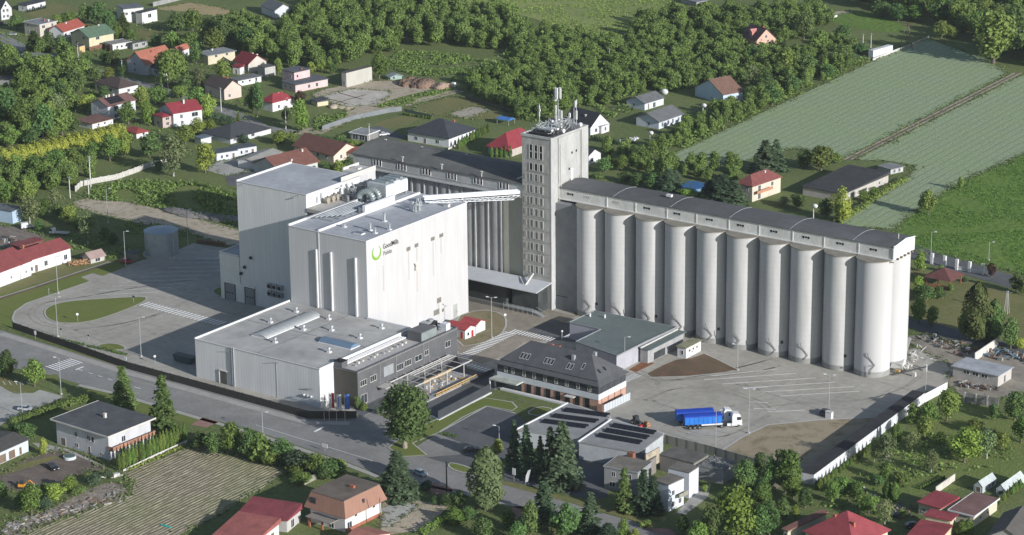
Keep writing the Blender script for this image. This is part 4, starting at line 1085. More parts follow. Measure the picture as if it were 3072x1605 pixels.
b=MB();b.extrude(prof_roof(22.8,43.4,38.8,41.1),X0-.3,X1,'x');b.build('roof',R_FELT,lh)
b=MB();b.box(X0-.2,X1,22.9,23.25,34.3,34.75);b.box(X0,X1,23.1,23.25,35.6,35.72);b.build('cornice',surf('pale_ledge',(.5,.5,.49)),lh)
for i,u in enumerate((320,665,1010,1370,1735,2100)):
    v=395+(u-320)*.2
    q=PY(ZF(u+65,v),23.2)
    for j in range(3):
        x=q.x-1.25+j*1.25
        m=MB();m.box(x-.5,x+.5,23.02,23.25,35.9,36.05);m.box(x-.55,x-.36,23.05,23.22,36.05,37.9);m.box(x+.36,x+.5,23.05,23.22,36.05,37.9)
        f=m.build('window',WHITE,lh)
        m=MB();m.box(x-.37,x+.37,23.12,23.22,36.05,37.95);m.build('pane',BLACK,f)
for p_ in (ZF(500,130),ZF(1010,235),ZF(1640,340),ZF(740,375),ZF(1290,480),ZF(1850,580)):
    q=P(p_,39.6);b=MB();b.cyl(q.x,q.y,39.0,40.6,.15,6);b.tube((q.x-.4,q.y,40.6),(q.x+.4,q.y,40.6),.22,8);b.build('roof_vent',OFFW,lh)
q=P(ZF(2370,550),40);b=MB();b.bar((6.2,25.5,41.2),(3.4,24.6,39.6),.25,.25);b.build('roof_pipe',STEEL,lh)
for z in (37.2,33.9,30.5,23.6):
    m=MB();m.box(4.0,5.9,24.1,24.35,z-.5,z+.5);f=m.build('window',FR_,lh);m=MB();m.box(4.1,5.8,24.05,24.12,z-.42,z+.42);m.build('pane',BLACK,f)
b=MB();b.box(-1.5,6.45,23.9,24.32,8,34.6);b.build('flat_panel',surf('mossy_render',(.36,.365,.31),var=.12,scale=.15,stretch=(1,1,.4)),lh)
# loading canopy
cn=thing('loading_canopy','long sloping corrugated loading canopy at the foot of the grain house and tower','canopy',(-10,19,0))
b=MB();b.extrude([(14.4,7.6),(22.75,8.7),(22.75,8.95),(14.4,7.85)],-52,17.4,'x');b.build('canopy_roof',ribbed('canopy_sheet',(.50,.52,.55),pitch=.9,depth=.06,axis='X',line=.18),cn)
b=MB();b.box(-52,4.3,16.6,22.7,0,7.6);b.box(6.0,15.8,17.6,22.7,0,7.7);b.build('loading_bay_wall',surf('bay_shade_dark',(.045,.05,.05),var=.3,scale=.2),cn)  # near-black colour paints the shade under the canopy onto the wall
b=MB();b.box(-52,15.5,15.6,16.6,0,1.2);b.build('platform',surf('platform_shade_grey',(.15,.15,.14)),cn)  # platform colour darkened to carry the canopy's shade
b=MB();q0,q1=P(ZG(1230,935),2.2),P(ZG(1690,1040),2.2)
for dz in (1.2,1.75,2.25):b.bar((4.5,15.0,dz),(15.5,15.0,dz),.07,.07)
for i in range(7):b.bar((4.5+i*1.83,15.0,0),(4.5+i*1.83,15.0,2.25),.08,.08)
for dx in (0,2.0):
    b.bar((15.5,15.0+dx,2.25),(19.5,15.0+dx,1.0),.07,.07);b.bar((19.5,15+dx,0),(19.5,15+dx,1),.07,.07)
b.box(4.2,15.5,15.2,17,1.1,1.25)
for i in range(6):b.box(15.5+i*.6,16.1+i*.6,15.2,17,1.0-i*.2,1.1-i*.2)
b.build('ramp_railing',STEEL,cn)
ch=thing('canopy_chute','bent pale pipe rising from the loading canopy in a V against the tower','pipe',(8,18,8))
b=MB();b.path([PY(ZG(1190,470),22.5),PY(ZG(1260,590),18.5),PY(ZG(1310,660),17.8)],.22,8);b.build('lower_pipe',GREYM,ch)
b=MB();b.path([PY(ZG(1310,660),17.8),PY(ZG(1480,410),22.4)],.3,8);b.build('upper_pipe',OFFW,ch)
q=P(ZG(2080,1130));bx_=thing('equipment_container','small white equipment cabin between the tower foot and the first silo','cabin',(q.x,q.y,0))
b=MB();b.box(q.x-3.4,q.x+1.8,q.y-.2,q.y+3.4,.3,4.2);b.build('body',ribbed('cabin_white',(.5,.52,.55),pitch=.7,depth=.04),bx_);b=MB();b.box(q.x-3.6,q.x+2.0,q.y-.4,q.y+3.6,4.2,4.45);b.build('roof',DARKM,bx_)
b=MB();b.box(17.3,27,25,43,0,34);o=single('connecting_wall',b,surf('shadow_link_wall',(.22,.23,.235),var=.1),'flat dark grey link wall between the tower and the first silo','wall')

# ---- the ten silos and their gallery
C_SILO=ribbed('silo_render',(.465,.465,.46),pitch=1.7,depth=.012,axis='Z',line=.035,var=.11,rough=.85,spec=.2)
SR=5.15;SZ=34.5;CY=27.9
ordn=['first silo, nearest the tower','second silo from the tower','third silo from the tower','fourth silo from the tower','fifth silo from the tower','sixth silo from the tower','seventh silo from the tower','eighth silo from the tower','ninth silo, last but one before the end','tenth silo, brightest at the free end of the row']
cxs=[]
x=29.6
for i in range(10):
    cxs.append(x);x += 10.3 if i % 2 == 0 else 11.15
off_x=125.6-cxs[-1];cxs=[c+off_x for c in cxs]
PLINTH=surf('silo_plinth',(.27,.27,.26),var=.12,scale=.4)
Rp=random.Random(21)
for i,cx_ in enumerate(cxs):
    cm=C_SILO if i < 9 else surf('silo_white',(.47,.47,.475),var=.06,scale=.12,stretch=(1,1,.22))
    t=thing('grain_silo','tall pale concrete cylinder, '+ordn[i],'silo',(cx_,CY,0),'ten front silos of the grain store')
    b=MB();b.cyl(cx_,CY,1.6,SZ,SR,64,cap=False);b.build('shell',cm,t)
    b=MB();b.cyl(cx_,CY,0,1.6,SR+.06,48);b.build('plinth',PLINTH,t)
    b=MB();b.cyl(cx_,CY,SZ-.02,SZ+.18,SR+.38,48);b.build('top_slab',surf('silo_top',(.24,.22,.185),var=.15,scale=.5),t)
    a0=rad(-70+Rp.uniform(-8,8));zz=Rp.uniform(4.2,6.5)
    def sp(a,z,rr=SR+.35):return (cx_+rr*math.cos(a),CY+rr*math.sin(a),z)
    if i not in (8,):
        b=MB();b.path([sp(a0-.25,zz+1.6),sp(a0-.22,zz+.6),sp(a0+.15,zz-2.0),sp(a0-.05,zz-3.4),sp(a0-.05,1.2)],.10,6);b.build('filling_pipe',surf('dark_pipe',(.17,.16,.15),var=.3,scale=2),t)
    if i % 2 == 0:
        b=MB();b.box(*[v for v in (sp(a0+.45,0)[0]-.3,sp(a0+.45,0)[0]+.3,sp(a0+.45,0,SR)[1]-.15,sp(a0+.45,0,SR)[1]+.3)],4.2,5.0);b.build('hatch',DARKM,t)
    c2=cx_
    t2_=thing('grain_silo','rear pale concrete cylinder behind the '+ordn[i],'silo',(c2,CY+10.6,0),'rear silos of the grain store')
    b=MB();b.cyl(c2,CY+10.6,0,SZ,SR,40);b.build('shell',cm,t2_)
links=thing('infill_walls','flat concrete infill strips closing the gaps between the silo pairs','wall',(77,CY+3,0))
b=MB()
for a_,c_ in zip(cxs,cxs[1:]):
    b.box((a_+c_)/2-1.4,(a_+c_)/2+1.4,CY-.2,CY+10,0,SZ)
b.build('wall',surf('infill_concrete',(.42,.415,.39),var=.1,stretch=(1,1,.3)),links)
gl=thing('silo_gallery','long low gallery with a grey felt roof running along the top of all the silos','gallery',(77,32,SZ))
GX0,GX1,GY0,GY1=17.0,131.3,27.5,40.0
C_GAL=surf('gallery_render',(.60,.60,.575),var=.12,scale=.25,stretch=(1,1,.5),var2=.06,scale2=2)
b=MB();b.box(GX0,GX1,GY0,GY1,34.9,38.4)
for c_ in cxs:b.box(c_+5.0,c_+5.3,GY0-.12,GY0,34.9,38.4)
b.build('wall',C_GAL,gl)
b=MB();b.extrude([(GY0-.3,38.5),(GY0+3.4,39.1),(GY0+7,39.3),(GY1-3,39.1),(GY1+.3,38.5),(GY1+.3,38.3),(GY0-.3,38.3)],GX0-.2,GX1+.3,'x');b.build('roof',surf('gallery_felt',(.105,.107,.11),var=.2,scale=.04,var2=.08,scale2=.5,rough=.9),gl)
b=MB();b.box(GX0,GX1+.1,GY0-.5,GY1+.3,34.7,34.9);b.build('floor_slab',C_GAL,gl)
b=MB();b.box(GX1+.02,GX1+.3,GY0-.25,GY1+.25,34.7,38.8);b.build('end_wall',surf('end_wall_white',(.56,.56,.56),var=.05),gl)
b=MB();b.extrude([(GY0-.3,38.75),(GY0+7,39.6),(GY1+.3,38.75),(GY1+.3,38.5),(GY0-.3,38.5)],GX1+.3,GX1+.45,'x');b.build('verge_board',WHITE,gl)
for i in range(1,6):
    x=GX0+(GX1-GX0)*i/5.6-.5
    b=MB()
    pr_=[(GY0-.3,38.55),(GY0+3.4,39.15),(GY0+7,39.35),(GY1-3,39.15),(GY1+.3,38.55)]
    for a_,c_ in zip(pr_,pr_[1:]):b.bar((x,a_[0],a_[1]),(x,c_[0],c_[1]),.12,.1)
    b.build('roof_joint',GREYM,gl)
for i,p_ in enumerate((k21(440,97),k21(562,118),k21(785,157),k21(1017,202),k21(1245,242),k21(1490,289),k21(1725,330),k31(44,380),k31(287,424),k31(545,470),k31(796,518))):
    q=PY(p_,GY0)
    for j in range(3):
        x=q.x-.85+j*.85;z_=36.75
        m=MB();m.box(x-.42,x+.42,GY0-.06,GY0+.02,z_-.45,z_-.35);m.box(x-.42,x+.42,GY0-.05,GY0+.02,z_+.34,z_+.42);f=m.build('window',C_GAL,gl)
        m=MB()
        if i in (1,2):m.box(x-.3,x+.3,GY0-.03,GY0+.03,z_-.34,z_+.34);m.build('pane',surf('boarded',(.4,.4,.38)),f)
        else:m.box(x-.33,x+.33,GY0-.03,GY0+.03,z_-.36+(.12 if j == 1 else 0),z_+.34-(.12 if j == 1 else 0));m.build('pane',BLACK,f)
b=MB()
for i in range(6):b.bar((GX1-6+i*.3,GY0-.8-i*.02,34.5),(GX1-5.4+i*1.2,GY0-.6,34.2),.25,.25)
for i in range(5):b.box(GX1+.3,GX1+.9,GY0+1.5+i*2.2,GY0+2.2+i*2.2,34.4,34.9)
b.build('brackets',WOOD,gl)
q=P(k21(1188,135),39.7);b=MB();b.box(q.x-.9,q.x+.9,q.y-.5,q.y+.5,39.6,40.3);b.build('roof_hatch',WHITE,gl)
q=P(k31(985,450),39.7);b=MB();b.cyl(q.x,q.y,39.5,41.0,.12,6);b.build('roof_pipe',OFFW,gl)
# auger and gear at the end of the silos
q=P(k32(960,150))
aug=thing('auger_conveyor','slanting pale grain auger with a covered trough at the free end of the silo row','machine',(q.x,q.y,0))
b=MB();a_,c_=P(k32(940,110)),P(k32(1050,-60));b.bar((a_.x+1,a_.y,1.2),(c_.x-.5,c_.y,3.4),3.2,.25);b.build('cover',surf('auger_cover',(.42,.42,.40),var=.15),aug)
b=MB()
R=random.Random(77)
for i in range(26):
    t_=R.random();x,y=a_.x+(c_.x-a_.x)*t_+3.8+R.uniform(-1.2,1.2),a_.y+(c_.y-a_.y)*t_+R.uniform(-1,1)
    b.bar((x,y,R.uniform(.2,2)),(x+R.uniform(-1.5,1.5),y+R.uniform(-1.5,1.5),R.uniform(.2,2.4)),.22,.22)
for i in range(7):
    x,y=a_.x+2+R.uniform(0,6),a_.y+R.uniform(-1,9);b.box(x-.5,x+.5,y-.4,y+.4,0,R.uniform(.5,1.6))
b.build('frame',OFFW,aug)
b=MB();b.box(a_.x+1.5,a_.x+2.7,a_.y-1.4,a_.y-.4,.2,1.1);b.build('motor',TIMBER,aug)
b=MB();b.tube((a_.x+1.5,a_.y-3.4,.2),(a_.x+9,a_.y+3.5,2.2),.2,8);b.build('auger_tube',DARKM,aug)
# ================================================================== HOUSES
def pairframe(L,F,R):
    """best rectangle through three eave corners (plan): returns centre, yaw, width (L-F), depth (F-R)"""
    L,F,R=[Vector((q.x,q.y)) for q in (L,F,R)]
    a,b_=F-L,R-F
    bt=Vector((b_.y,-b_.x))
    d=a.normalized()*a.length+bt.normalized()*b_.length
    u=d.normalized();v=Vector((-u.y,u.x))
    W,Dp=a.dot(u),b_.dot(v)
    c=F-u*W/2+v*Dp/2
    return c,math.atan2(u.y,u.x),max(W,1.5),max(Dp,1.5)
FOOT=[]
HLOG=[]
def walls_mat(col):return surf('house_render',col,var=.07,scale=.4,stretch=(1,1,.4),var2=.04,scale2=3)
def roof_mat(col,flat=False):
    if flat:return surf('flat_roof',col,var=.18,scale=.25,var2=.08,scale2=1.5,rough=.9)
    return surf('tiled_roof',col,var=.12,scale=.5,var2=.12,scale2=5,rough=.75,bump=.06,bscale=6)
def house(name,label,L,F,R,h=None,Fb=None,roof='gx',rh=2.4,wall=(.55,.54,.52),rc=(.2,.05,.045),ov=.45,wl='auto',wr='auto',chim=(),cat='house',parent=None,z0=0,st=None,part='wing',group=None,fas=None,th=.25,doorL=False):
    if h is None:h=hz(Fb,F)
    c,yaw,W,Dp=pairframe(P(L,z0+h),P(F,z0+h),P(R,z0+h))
    W -= ov;Dp -= ov
    HLOG.append((name,label[:30],round(c.x),round(c.y),round(W,1),round(Dp,1),round(h,1),round(math.degrees(yaw))))
    if parent is None:
        t=thing(name,label,cat,(c.x,c.y,z0),group,yaw,local=True);T=None
    else:
        t=parent;pm=Matrix.Translation(Vector(parent.location)) @ Matrix.Rotation(parent.rotation_euler.z,4,'Z')
        T=pm.inverted() @ Matrix.Translation((c.x,c.y,z0)) @ Matrix.Rotation(yaw,4,'Z')
    hw,hd=W/2,Dp/2
    co,si=math.cos(yaw),math.sin(yaw)
    FOOT.append([(c.x+x*co-y*si,c.y+x*si+y*co) for x,y in ((-hw-ov,-hd-ov),(hw+ov,-hd-ov),(hw+ov,hd+ov),(-hw-ov,hd+ov))])
    def mb():m=MB();m.T=T;return m
    wm=walls_mat(wall)
    m=mb();m.box(-hw,hw,-hd,hd,0,h-.02)
    if roof == 'gx':   # ridge along x, gables on +-x
        for s_ in (-1,1):
            x=s_*hw;q=[(x,-hd,h-.02),(x,hd,h-.02),(x,0,h+rh-.1)]
            m.face(q if s_ > 0 else q[::-1])
    if roof == 'gy':
        for s_ in (-1,1):
            y=s_*hd;q=[(-hw,y,h-.02),(hw,y,h-.02),(0,y,h+rh-.1)]
            m.face(q if s_ < 0 else q[::-1])
    m.build('wall' if parent is None else part+'_wall',wm,t)
    rm=roof_mat(rc,roof in ('flat','mono'))
    m=mb();X,Y=hw+ov,hd+ov
    if roof == 'gx':
        k_=rh/hd;e=h-ov*k_*.8
        m.extrude([(-Y,e),(0,h+rh),(Y,e),(Y,e+th*.8),(0,h+rh+th),(-Y,e+th*.8)],-X,X,'x')
    elif roof == 'gy':
        k_=rh/hw;e=h-ov*k_*.8
        m.extrude([(-X,e),(0,h+rh),(X,e),(X,e+th*.8),(0,h+rh+th),(-X,e+th*.8)],-Y,Y,'y')
    elif roof == 'hip':
        if X >= Y:r0,r1=(-(X-Y),0),((X-Y),0)
        else:r0,r1=(0,-(Y-X)),(0,(Y-X))
        e=h;zt=h+rh
        A_,B_,C_,D_=(-X,-Y,e),(X,-Y,e),(X,Y,e),(-X,Y,e)
        R0,R1=(*r0,zt),(*r1,zt)
        if X >= Y:
            m.face([A_,B_,R1,R0]);m.face([B_,C_,R1]);m.face([C_,D_,R0,R1]);m.face([D_,A_,R0])
        else:
            m.face([A_,B_,R0]);m.face([B_,C_,R1,R0]);m.face([C_,D_,R1]);m.face([D_,A_,R0,R1])
        m.prism([(-X,-Y),(X,-Y),(X,Y),(-X,Y)],h-.22,h-.005)
    elif roof == 'flat':
        m.prism([(-X,-Y),(X,-Y),(X,Y),(-X,Y)],h,h+th)
    elif roof == 'mono':   # high at the back
        m.prism([(-X,-Y),(X,-Y),(X,Y),(-X,Y)],h,[h+th,h+th,h+th+rh,h+th+rh])
    ro=m.build('roof' if parent is None else part+'_roof',rm,t)
    if roof in ('flat','mono') and fas:
        m=mb();m.box(-X-.03,X+.03,-Y-.03,-Y+.12,h-.05,h+th+.06);m.box(X-.12,X+.03,-Y+.12,Y+.03,h-.05,h+th+.06);m.box(-X-.03,-X+.12,-Y+.12,Y+.03,h-.05,h+th+.06);m.build('fascia',fas,ro)
    for (cx_,cy_,ch) in chim:
        m=mb();x,y=cx_*hw,cy_*hd
        zb=h-.2
        if roof == 'gx':zt=h+rh*(1-abs(y)/hd)+ch
        elif roof == 'gy':zt=h+rh*(1-abs(x)/hw)+ch
        elif roof == 'hip':zt=h+rh*.6+ch
        else:zt=h+ch
        m.box(x-.35,x+.35,y-.35,y+.35,zb,zt);m.box(x-.43,x+.43,y-.43,y+.43,zt,zt+.15)
        m.build('chimney',surf('chimney_pale',(.5,.48,.45)) if (cx_*10) % 2 < 1 else BRICK,ro)
    st=st or max(1,int(h/2.7))
    rr=random.Random(int(abs(c.x*13+c.y*7)))
    # windows, the roomiest even spacing on the two visible walls
    for face,ln,spec in (('y',W,wl),('x',Dp,wr)):
        if spec == 'auto':
            n=max(1,int(ln/3.6));spec=[]
            for s_ in range(st):
                for i in range(n):
                    if rr.random() < .12:continue
                    spec.append(((i+.5)/n+rr.uniform(-.03,.03),s_*2.8+1.0,rr.choice((1.0,1.3,1.6)),1.3))
        for (f,z,w,hh) in spec:
            if z+hh > h-.15 and not (hh < 1.25):hh=h-.25-z
            if hh < .4:continue
            p0=-ln/2+f*ln
            pos=-hd if face == 'y' else hw
            m=mb()
            def bx(a0,a1,c0,c1,o0,o1,m=m):
                if face == 'y':m.box(a0,a1,pos-o1,pos-o0,c0,c1)
                else:m.box(pos+o0,pos+o1,a0,a1,c0,c1)
            isdoor=z < .2
            bx(p0-w/2-.08,p0+w/2+.08,z-.08,z,-.03,.1,m);bx(p0-w/2-.08,p0-w/2,z,z+hh,-.03,.05,m);bx(p0+w/2,p0+w/2+.08,z,z+hh,-.03,.05,m);bx(p0-w/2-.08,p0+w/2+.08,z+hh,z+hh+.07,-.03,.05,m)
            if not isdoor and w > .9:bx(p0-.04,p0+.04,z,z+hh,-.03,.04,m)
            fo=m.build('door' if isdoor else 'window',WHITE,t)
            m=mb();bx(p0-w/2,p0+w/2,z,z+hh,-.05,.015,m);m.build('leaf' if isdoor else 'pane',surf('door_leaf',(.16,.12,.09)) if isdoor else GLASS,fo)
    return t
RED=(.22,.05,.05);RED2=(.235,.038,.048);BRN=(.135,.065,.05);DGR=(.055,.058,.065);MGR=(.11,.115,.12);ORG_=(.33,.125,.085)
WHT=(.56,.56,.57);CRM=(.52,.47,.33);PNK=(.52,.40,.40);GRY=(.30,.30,.29);BGE=(.46,.42,.36)
a,c_,e,g_=k00,k10,k20,k30
# --- upper left village
house('gabled_house','tall white gabled house cut by the left edge of the picture',a(-120,45),a(5,72),a(105,62),h=5.2,roof='gx',rh=4.0,wall=(.5,.5,.5),rc=DGR,wr=[(.25,1,1,1.2),(.6,1,1,1.2),(.25,3.7,1,1.3),(.6,3.7,1,1.3),(.45,6.2,.9,.9)])
house('bungalow','low white bungalow with dark flat roof behind a clipped lawn hedge, top left',a(135,30),a(205,42),a(345,8),h=3.2,roof='flat',rc=DGR,wall=WHT,wl=[(.5,1,1,1.1)],wr=[(.3,1,1.4,1.2),(.75,1,1.2,1.2)])
house('flat_roofed_house','beige house with a grey flat roof among dark spruces at the left',a(185,165),a(298,190),a(425,160),h=5.6,roof='flat',rc=(.2,.21,.23),wall=BGE,fas=OFFW,chim=((.3,.2,1.0),(.6,.4,1.0)))
house('tiled_house','low house with a bright red ridged roof behind the green roofed house',a(370,225),a(480,240),a(635,190),h=3.4,roof='gy',rh=2.6,rc=(.30,.08,.06),wall=WHT,chim=((.2,-.2,.8),))
t=house('green_roofed_house','cream two storey house with a big green metal gable roof',a(530,250),a(670,284),a(862,245),Fb=a(675,372),roof='gy',rh=2.9,rc=(.10,.155,.105),wall=CRM,wl=[(.3,1.0,1.2,1.3),(.7,3.8,1.2,1.3)],wr=[(.35,3.6,1.9,1.5)],ov=.7,chim=((.05,.5,.5),(-.1,-.2,.5)))
house('','',a(575,345),a(600,352),a(635,340),h=3.0,roof='flat',rc=DGR,wall=(.5,.38,.2),parent=t,part='porch',wl=[],wr=[],ov=.2)
house('garage_row','row of low white flat roofed garages right of the green roofed house',a(795,318),a(848,340),a(985,315),Fb=a(850,383),roof='flat',rc=(.24,.24,.23),wall=WHT,wl=[(.5,.1,2,2)],wr=[(.25,.9,.9,.9),(.5,.9,.9,.9),(.75,.9,.9,.9)],cat='garage',fas=OFFW)
house('garage','dark roofed flat outbuilding partly behind the white garages',a(985,322),a(1000,330),a(1110,305),h=2.8,roof='flat',rc=(.10,.10,.10),wall=GRY,wl=[],cat='garage')
house('orange_roofed_house','house with an orange tiled roof behind the weeping willow',a(985,450),a(1100,488),a(1290,430),h=5.0,roof='gy',rh=4.6,rc=ORG_,wall=(.42,.44,.48),wl=[(.4,1,1,1.3),(.4,3.6,1,1.3)],wr=[(.2,1,1.2,1.3)],chim=((.3,-.1,.9),),ov=.6)
house('outbuilding','part of an orange tiled roof showing right of the weeping willow',a(1310,375),a(1350,385),a(1415,355),h=4.2,roof='gy',rh=1.5,rc=ORG_,wall=WHT,wl=[],cat='outbuilding')
house('outbuilding','small black roofed outbuilding with a white gable below the orange roof',a(1100,490),a(1205,522),a(1310,500),h=3.6,roof='gx',rh=2.4,rc=(.05,.052,.058),wall=WHT,wl=[],wr=[(.4,1,1,1.6)],cat='outbuilding')
t=house('modern_house','white cubic house with dark flat roofs beside the straw field at the top',a(905,38),a(930,72),a(1075,52),h=6.4,roof='flat',rc=(.13,.14,.16),wall=(.58,.57,.54),wl=[],wr=[(.15,3.6,1.1,1.2),(.45,3.8,1.1,1.2),(.8,3.8,1.1,1.2)],ov=.2)
house('','',a(1040,85),a(1070,98),a(1168,68),h=5.4,roof='flat',rc=DGR,wall=(.58,.57,.54),parent=t,part='wing',wl=[],wr=[(.5,2.4,2,1.8)],ov=.2)
t=house('flat_roofed_house','yellowish house with a grey slab roof left of the deep red roof',a(1480,396),a(1568,424),a(1775,384),Fb=a(1572,492),roof='flat',rc=(.22,.23,.24),wall=(.50,.45,.33),wl=[(.5,3,1,1)],wr=[(.3,2.8,1.2,1.2),(.7,2.8,1.2,1.2)],ov=.6,chim=((-.6,0,.8),))
t=house('red_roofed_house','cream gabled house with a deep red roof on the left below the woods',a(1750,455),a(1872,486),a(2022,462),Fb=a(1878,552),roof='gx',rh=3.2,rc=(.185,.03,.035),wall=(.47,.44,.40),wl=[],wr=[(.35,3.2,1.0,1.4)],chim=((.0,.3,.8),(.6,.3,.8)))
house('','',a(1755,503),a(1810,512),a(1842,500),h=3.1,roof='mono',rh=.9,rc=(.185,.03,.035),wall=WHT,parent=t,part='porch',wl=[(.5,.1,1,2)],wr=[],ov=.3)
house('garage_row','flat grey garages with small square windows below the deep red roof',a(1742,590),a(1795,612),a(1965,572),Fb=a(1800,655),roof='flat',rc=(.15,.155,.16),wall=WHT,wl=[],wr=[(.2,1.2,.9,.8),(.5,1.2,.9,.8),(.78,.9,.9,1.6)],cat='garage')
house('hip_roofed_bungalow','brown hip roofed bungalow with pale walls above the solar panel house',a(705,622),a(895,668),a(1050,636),h=3.2,roof='hip',rh=2.7,rc=(.075,.055,.05),wall=WHT,wr=[(.5,.9,1.2,1.2)])
t=house('solar_house','white house with a brown roof carrying black solar panels',a(685,775),a(812,806),a(1022,752),h=6.0,roof='gy',rh=2.2,rc=(.155,.085,.075),wall=(.5,.52,.56),wl=[(.3,1,1,1.2),(.3,3.9,1,1.2)],wr=[(.3,3.5,2.2,1.9),(.3,.8,2.2,1.6),(.75,3.6,1.2,1.4)],chim=((.0,-.5,.9),(.0,-.3,.9),(.05,.0,.9)))
# solar array on the east slope
wq=HLOG[-1];hw_,hd_=wq[4]/2,wq[5]/2
for i in range(4):
    for j in range(3):
        m=MB();k_=2.2/hw_;x0=hw_*(.12+j*.27);x1=x0+hw_*.25;y0=-hd_*.72+i*hd_*.26;y1=y0+hd_*.24
        z_=lambda x:6.0+2.2*(1-x/hw_)+.42
        m.face([(x0,y0,z_(x0)),(x1,y0,z_(x1)),(x1,y1,z_(x1)),(x0,y1,z_(x0))]);m.face([(x0,y0,z_(x0)-.1),(x1,y0,z_(x1)-.1),(x1,y0,z_(x1)),(x0,y0,z_(x0))])
        m.build('solar_panel',surf('solar_panel',(.012,.014,.02),rough=.5,spec=.3),t)
t=house('annex','low annex with brown flat roof and bright end wall before the solar house',a(590,900),a(695,938),a(832,890),Fb=a(712,978),roof='flat',rc=(.17,.095,.08),wall=WHT,wl=[],wr=[(.3,.9,.8,.8),(.6,.9,.8,.8)],cat='annex')
t=house('red_roofed_house','white two storey house with a bright crimson gable roof and a pale chimney',a(1185,812),a(1305,858),a(1535,826),Fb=a(1318,962),roof='gy',rh=2.7,rc=RED2,wall=(.52,.53,.56),wl=[(.3,3.7,1,1.2)],wr=[(.28,3.2,1.0,1.5),(.75,3.2,2.6,1.6),(.3,.8,1.0,1.3),(.75,.8,1.6,1.2)],chim=((.25,.1,1.6),))
house('','',a(1150,862),a(1225,885),a(1305,870),h=4.6,roof='hip',rh=.8,rc=RED2,wall=(.45,.36,.32),parent=t,part='porch',wl=[(.5,1,1.4,1.4)],wr=[(.5,1,1.2,1.2),(.5,3.1,1.6,1.0)])
house('garden_shed','small shed with a hipped dark red roof by the yellow hedge',a(938,972),a(1028,1008),a(1115,985),Fb=a(1030,1048),roof='hip',rh=1.3,rc=(.27,.06,.055),wall=WHT,wl=[(.5,.1,1.6,2)],wr=[(.6,1,.9,.9)],cat='shed')
house('hip_roofed_bungalow','dark grey hip roofed bungalow with a brown door behind the white cabins',a(1520,992),a(1738,1048),a(2040,962),Fb=a(1742,1090),roof='hip',rh=3.0,rc=DGR,wall=(.5,.51,.52),wl=[(.3,1,1,1.2)],wr=[(.1,1,1,1.2),(.25,.1,1.0,2.1),(.4,.9,1.2,1.4),(.55,.9,1.6,1.4)],chim=((-.1,.2,.8),))
house('utility_cube','small white cube with a blue-grey lid left of the white cabins',a(1458,1035),a(1515,1050),a(1602,1032),Fb=a(1517,1095),roof='flat',rc=(.13,.16,.20),wall=WHT,wl=[],wr=[],cat='outbuilding')
for i in range(2):
    p0,p1=a(1632+i*150,1160-i*33),a(1780+i*142,1127-i*33)
    t=house('site_cabin',['nearer white site cabin with a dark flat roof','farther white site cabin with a dark flat roof'][i],(p0[0]-5,p0[1]-10),p0,p1,h=2.9,roof='flat',rc=(.075,.09,.105),wall=(.5,.52,.55),wl=[],wr=[(.25,.8,.7,1.1),(.5,1,1.0,.9),(.8,.1,.9,2.0)],cat='cabin',th=.2,ov=.25,group='white site cabins in a row')
house('gabled_house','pinkish house with a brown roof at the bend of the village street',a(1530,632),a(1690,676),a(1832,652),Fb=a(1692,758),roof='gx',rh=3.1,rc=(.085,.065,.058),wall=(.52,.43,.38),wl=[(.3,1,1,1.2)],wr=[(.3,1,1,1.2)],chim=((-.1,.2,.8),(.3,.2,.8)))
house('flat_roofed_house','pale flat roofed building half hidden by trees at the left margin',a(150,420),a(392,428),a(440,408),Fb=a(396,478),roof='flat',rc=(.2,.21,.22),wall=WHT,wl=[],wr=[])
house('outbuilding','dark roofed low building cut by the left edge between the trees',a(-60,585),a(95,602),a(132,582),h=2.8,roof='flat',rc=(.1,.1,.1),wall=GRY,wl=[],wr=[],cat='outbuilding')
# --- second column
house('gabled_house','grey roofed white house at the top beside the straw field',c_(15,45),c_(140,82),c_(288,68),Fb=c_(142,138),roof='gx',rh=2.6,rc=(.13,.14,.15),wall=(.5,.52,.55),wl=[],wr=[(.5,1,1,1.2)])
house('garage','plain pale concrete garage cube beside the deep red roofed house',c_(8,497),c_(66,512),c_(150,498),Fb=c_(75,582),roof='flat',rc=(.10,.10,.10),wall=(.38,.37,.35),wl=[],wr=[],cat='garage',th=.15,ov=.15)
t=house('pink_house','pink painted house with stepped dark flat roofs beside the building site',c_(205,612),c_(296,645),c_(536,592),Fb=c_(300,700),roof='flat',rc=(.10,.105,.12),wall=PNK,wl=[(.25,1,1,1.2),(.65,1,1,1.2)],wr=[(.42,.9,1.1,1.4),(.66,.9,1.2,1.5)])
house('','',c_(202,525),c_(287,550),c_(402,520),h=6.6,roof='flat',rc=(.10,.105,.12),wall=PNK,parent=t,part='upper',wl=[(.7,4.2,1,1.1)],wr=[(.2,4.3,.8,1.1)],chim=((.5,.3,.5),))
house('barn','bare grey concrete barn with a blank sunlit wall at the building site',c_(615,552),c_(680,552),c_(905,508),Fb=c_(685,660),roof='flat',rc=(.10,.09,.085),wall=(.40,.39,.355),wl=[(.5,.8,1.2,2)],wr=[],cat='barn',th=.12,ov=.12)
house('garden_shed','greenish tin shed left of the earth heap',c_(978,572),c_(1012,585),c_(1108,572),Fb=c_(1020,608),roof='gx',rh=.8,rc=(.22,.26,.28),wall=(.26,.34,.30),wl=[],wr=[(.3,.3,.8,1.2)],cat='shed')
house('red_roofed_house','small white house with a crimson hipped roof right of the village street',c_(62,748),c_(124,775),c_(258,728),Fb=c_(125,846),roof='hip',rh=2.6,rc=RED2,wall=WHT,wl=[],wr=[(.3,.9,1,1.4),(.7,3,1,1.2)],chim=((0,.1,.7),))
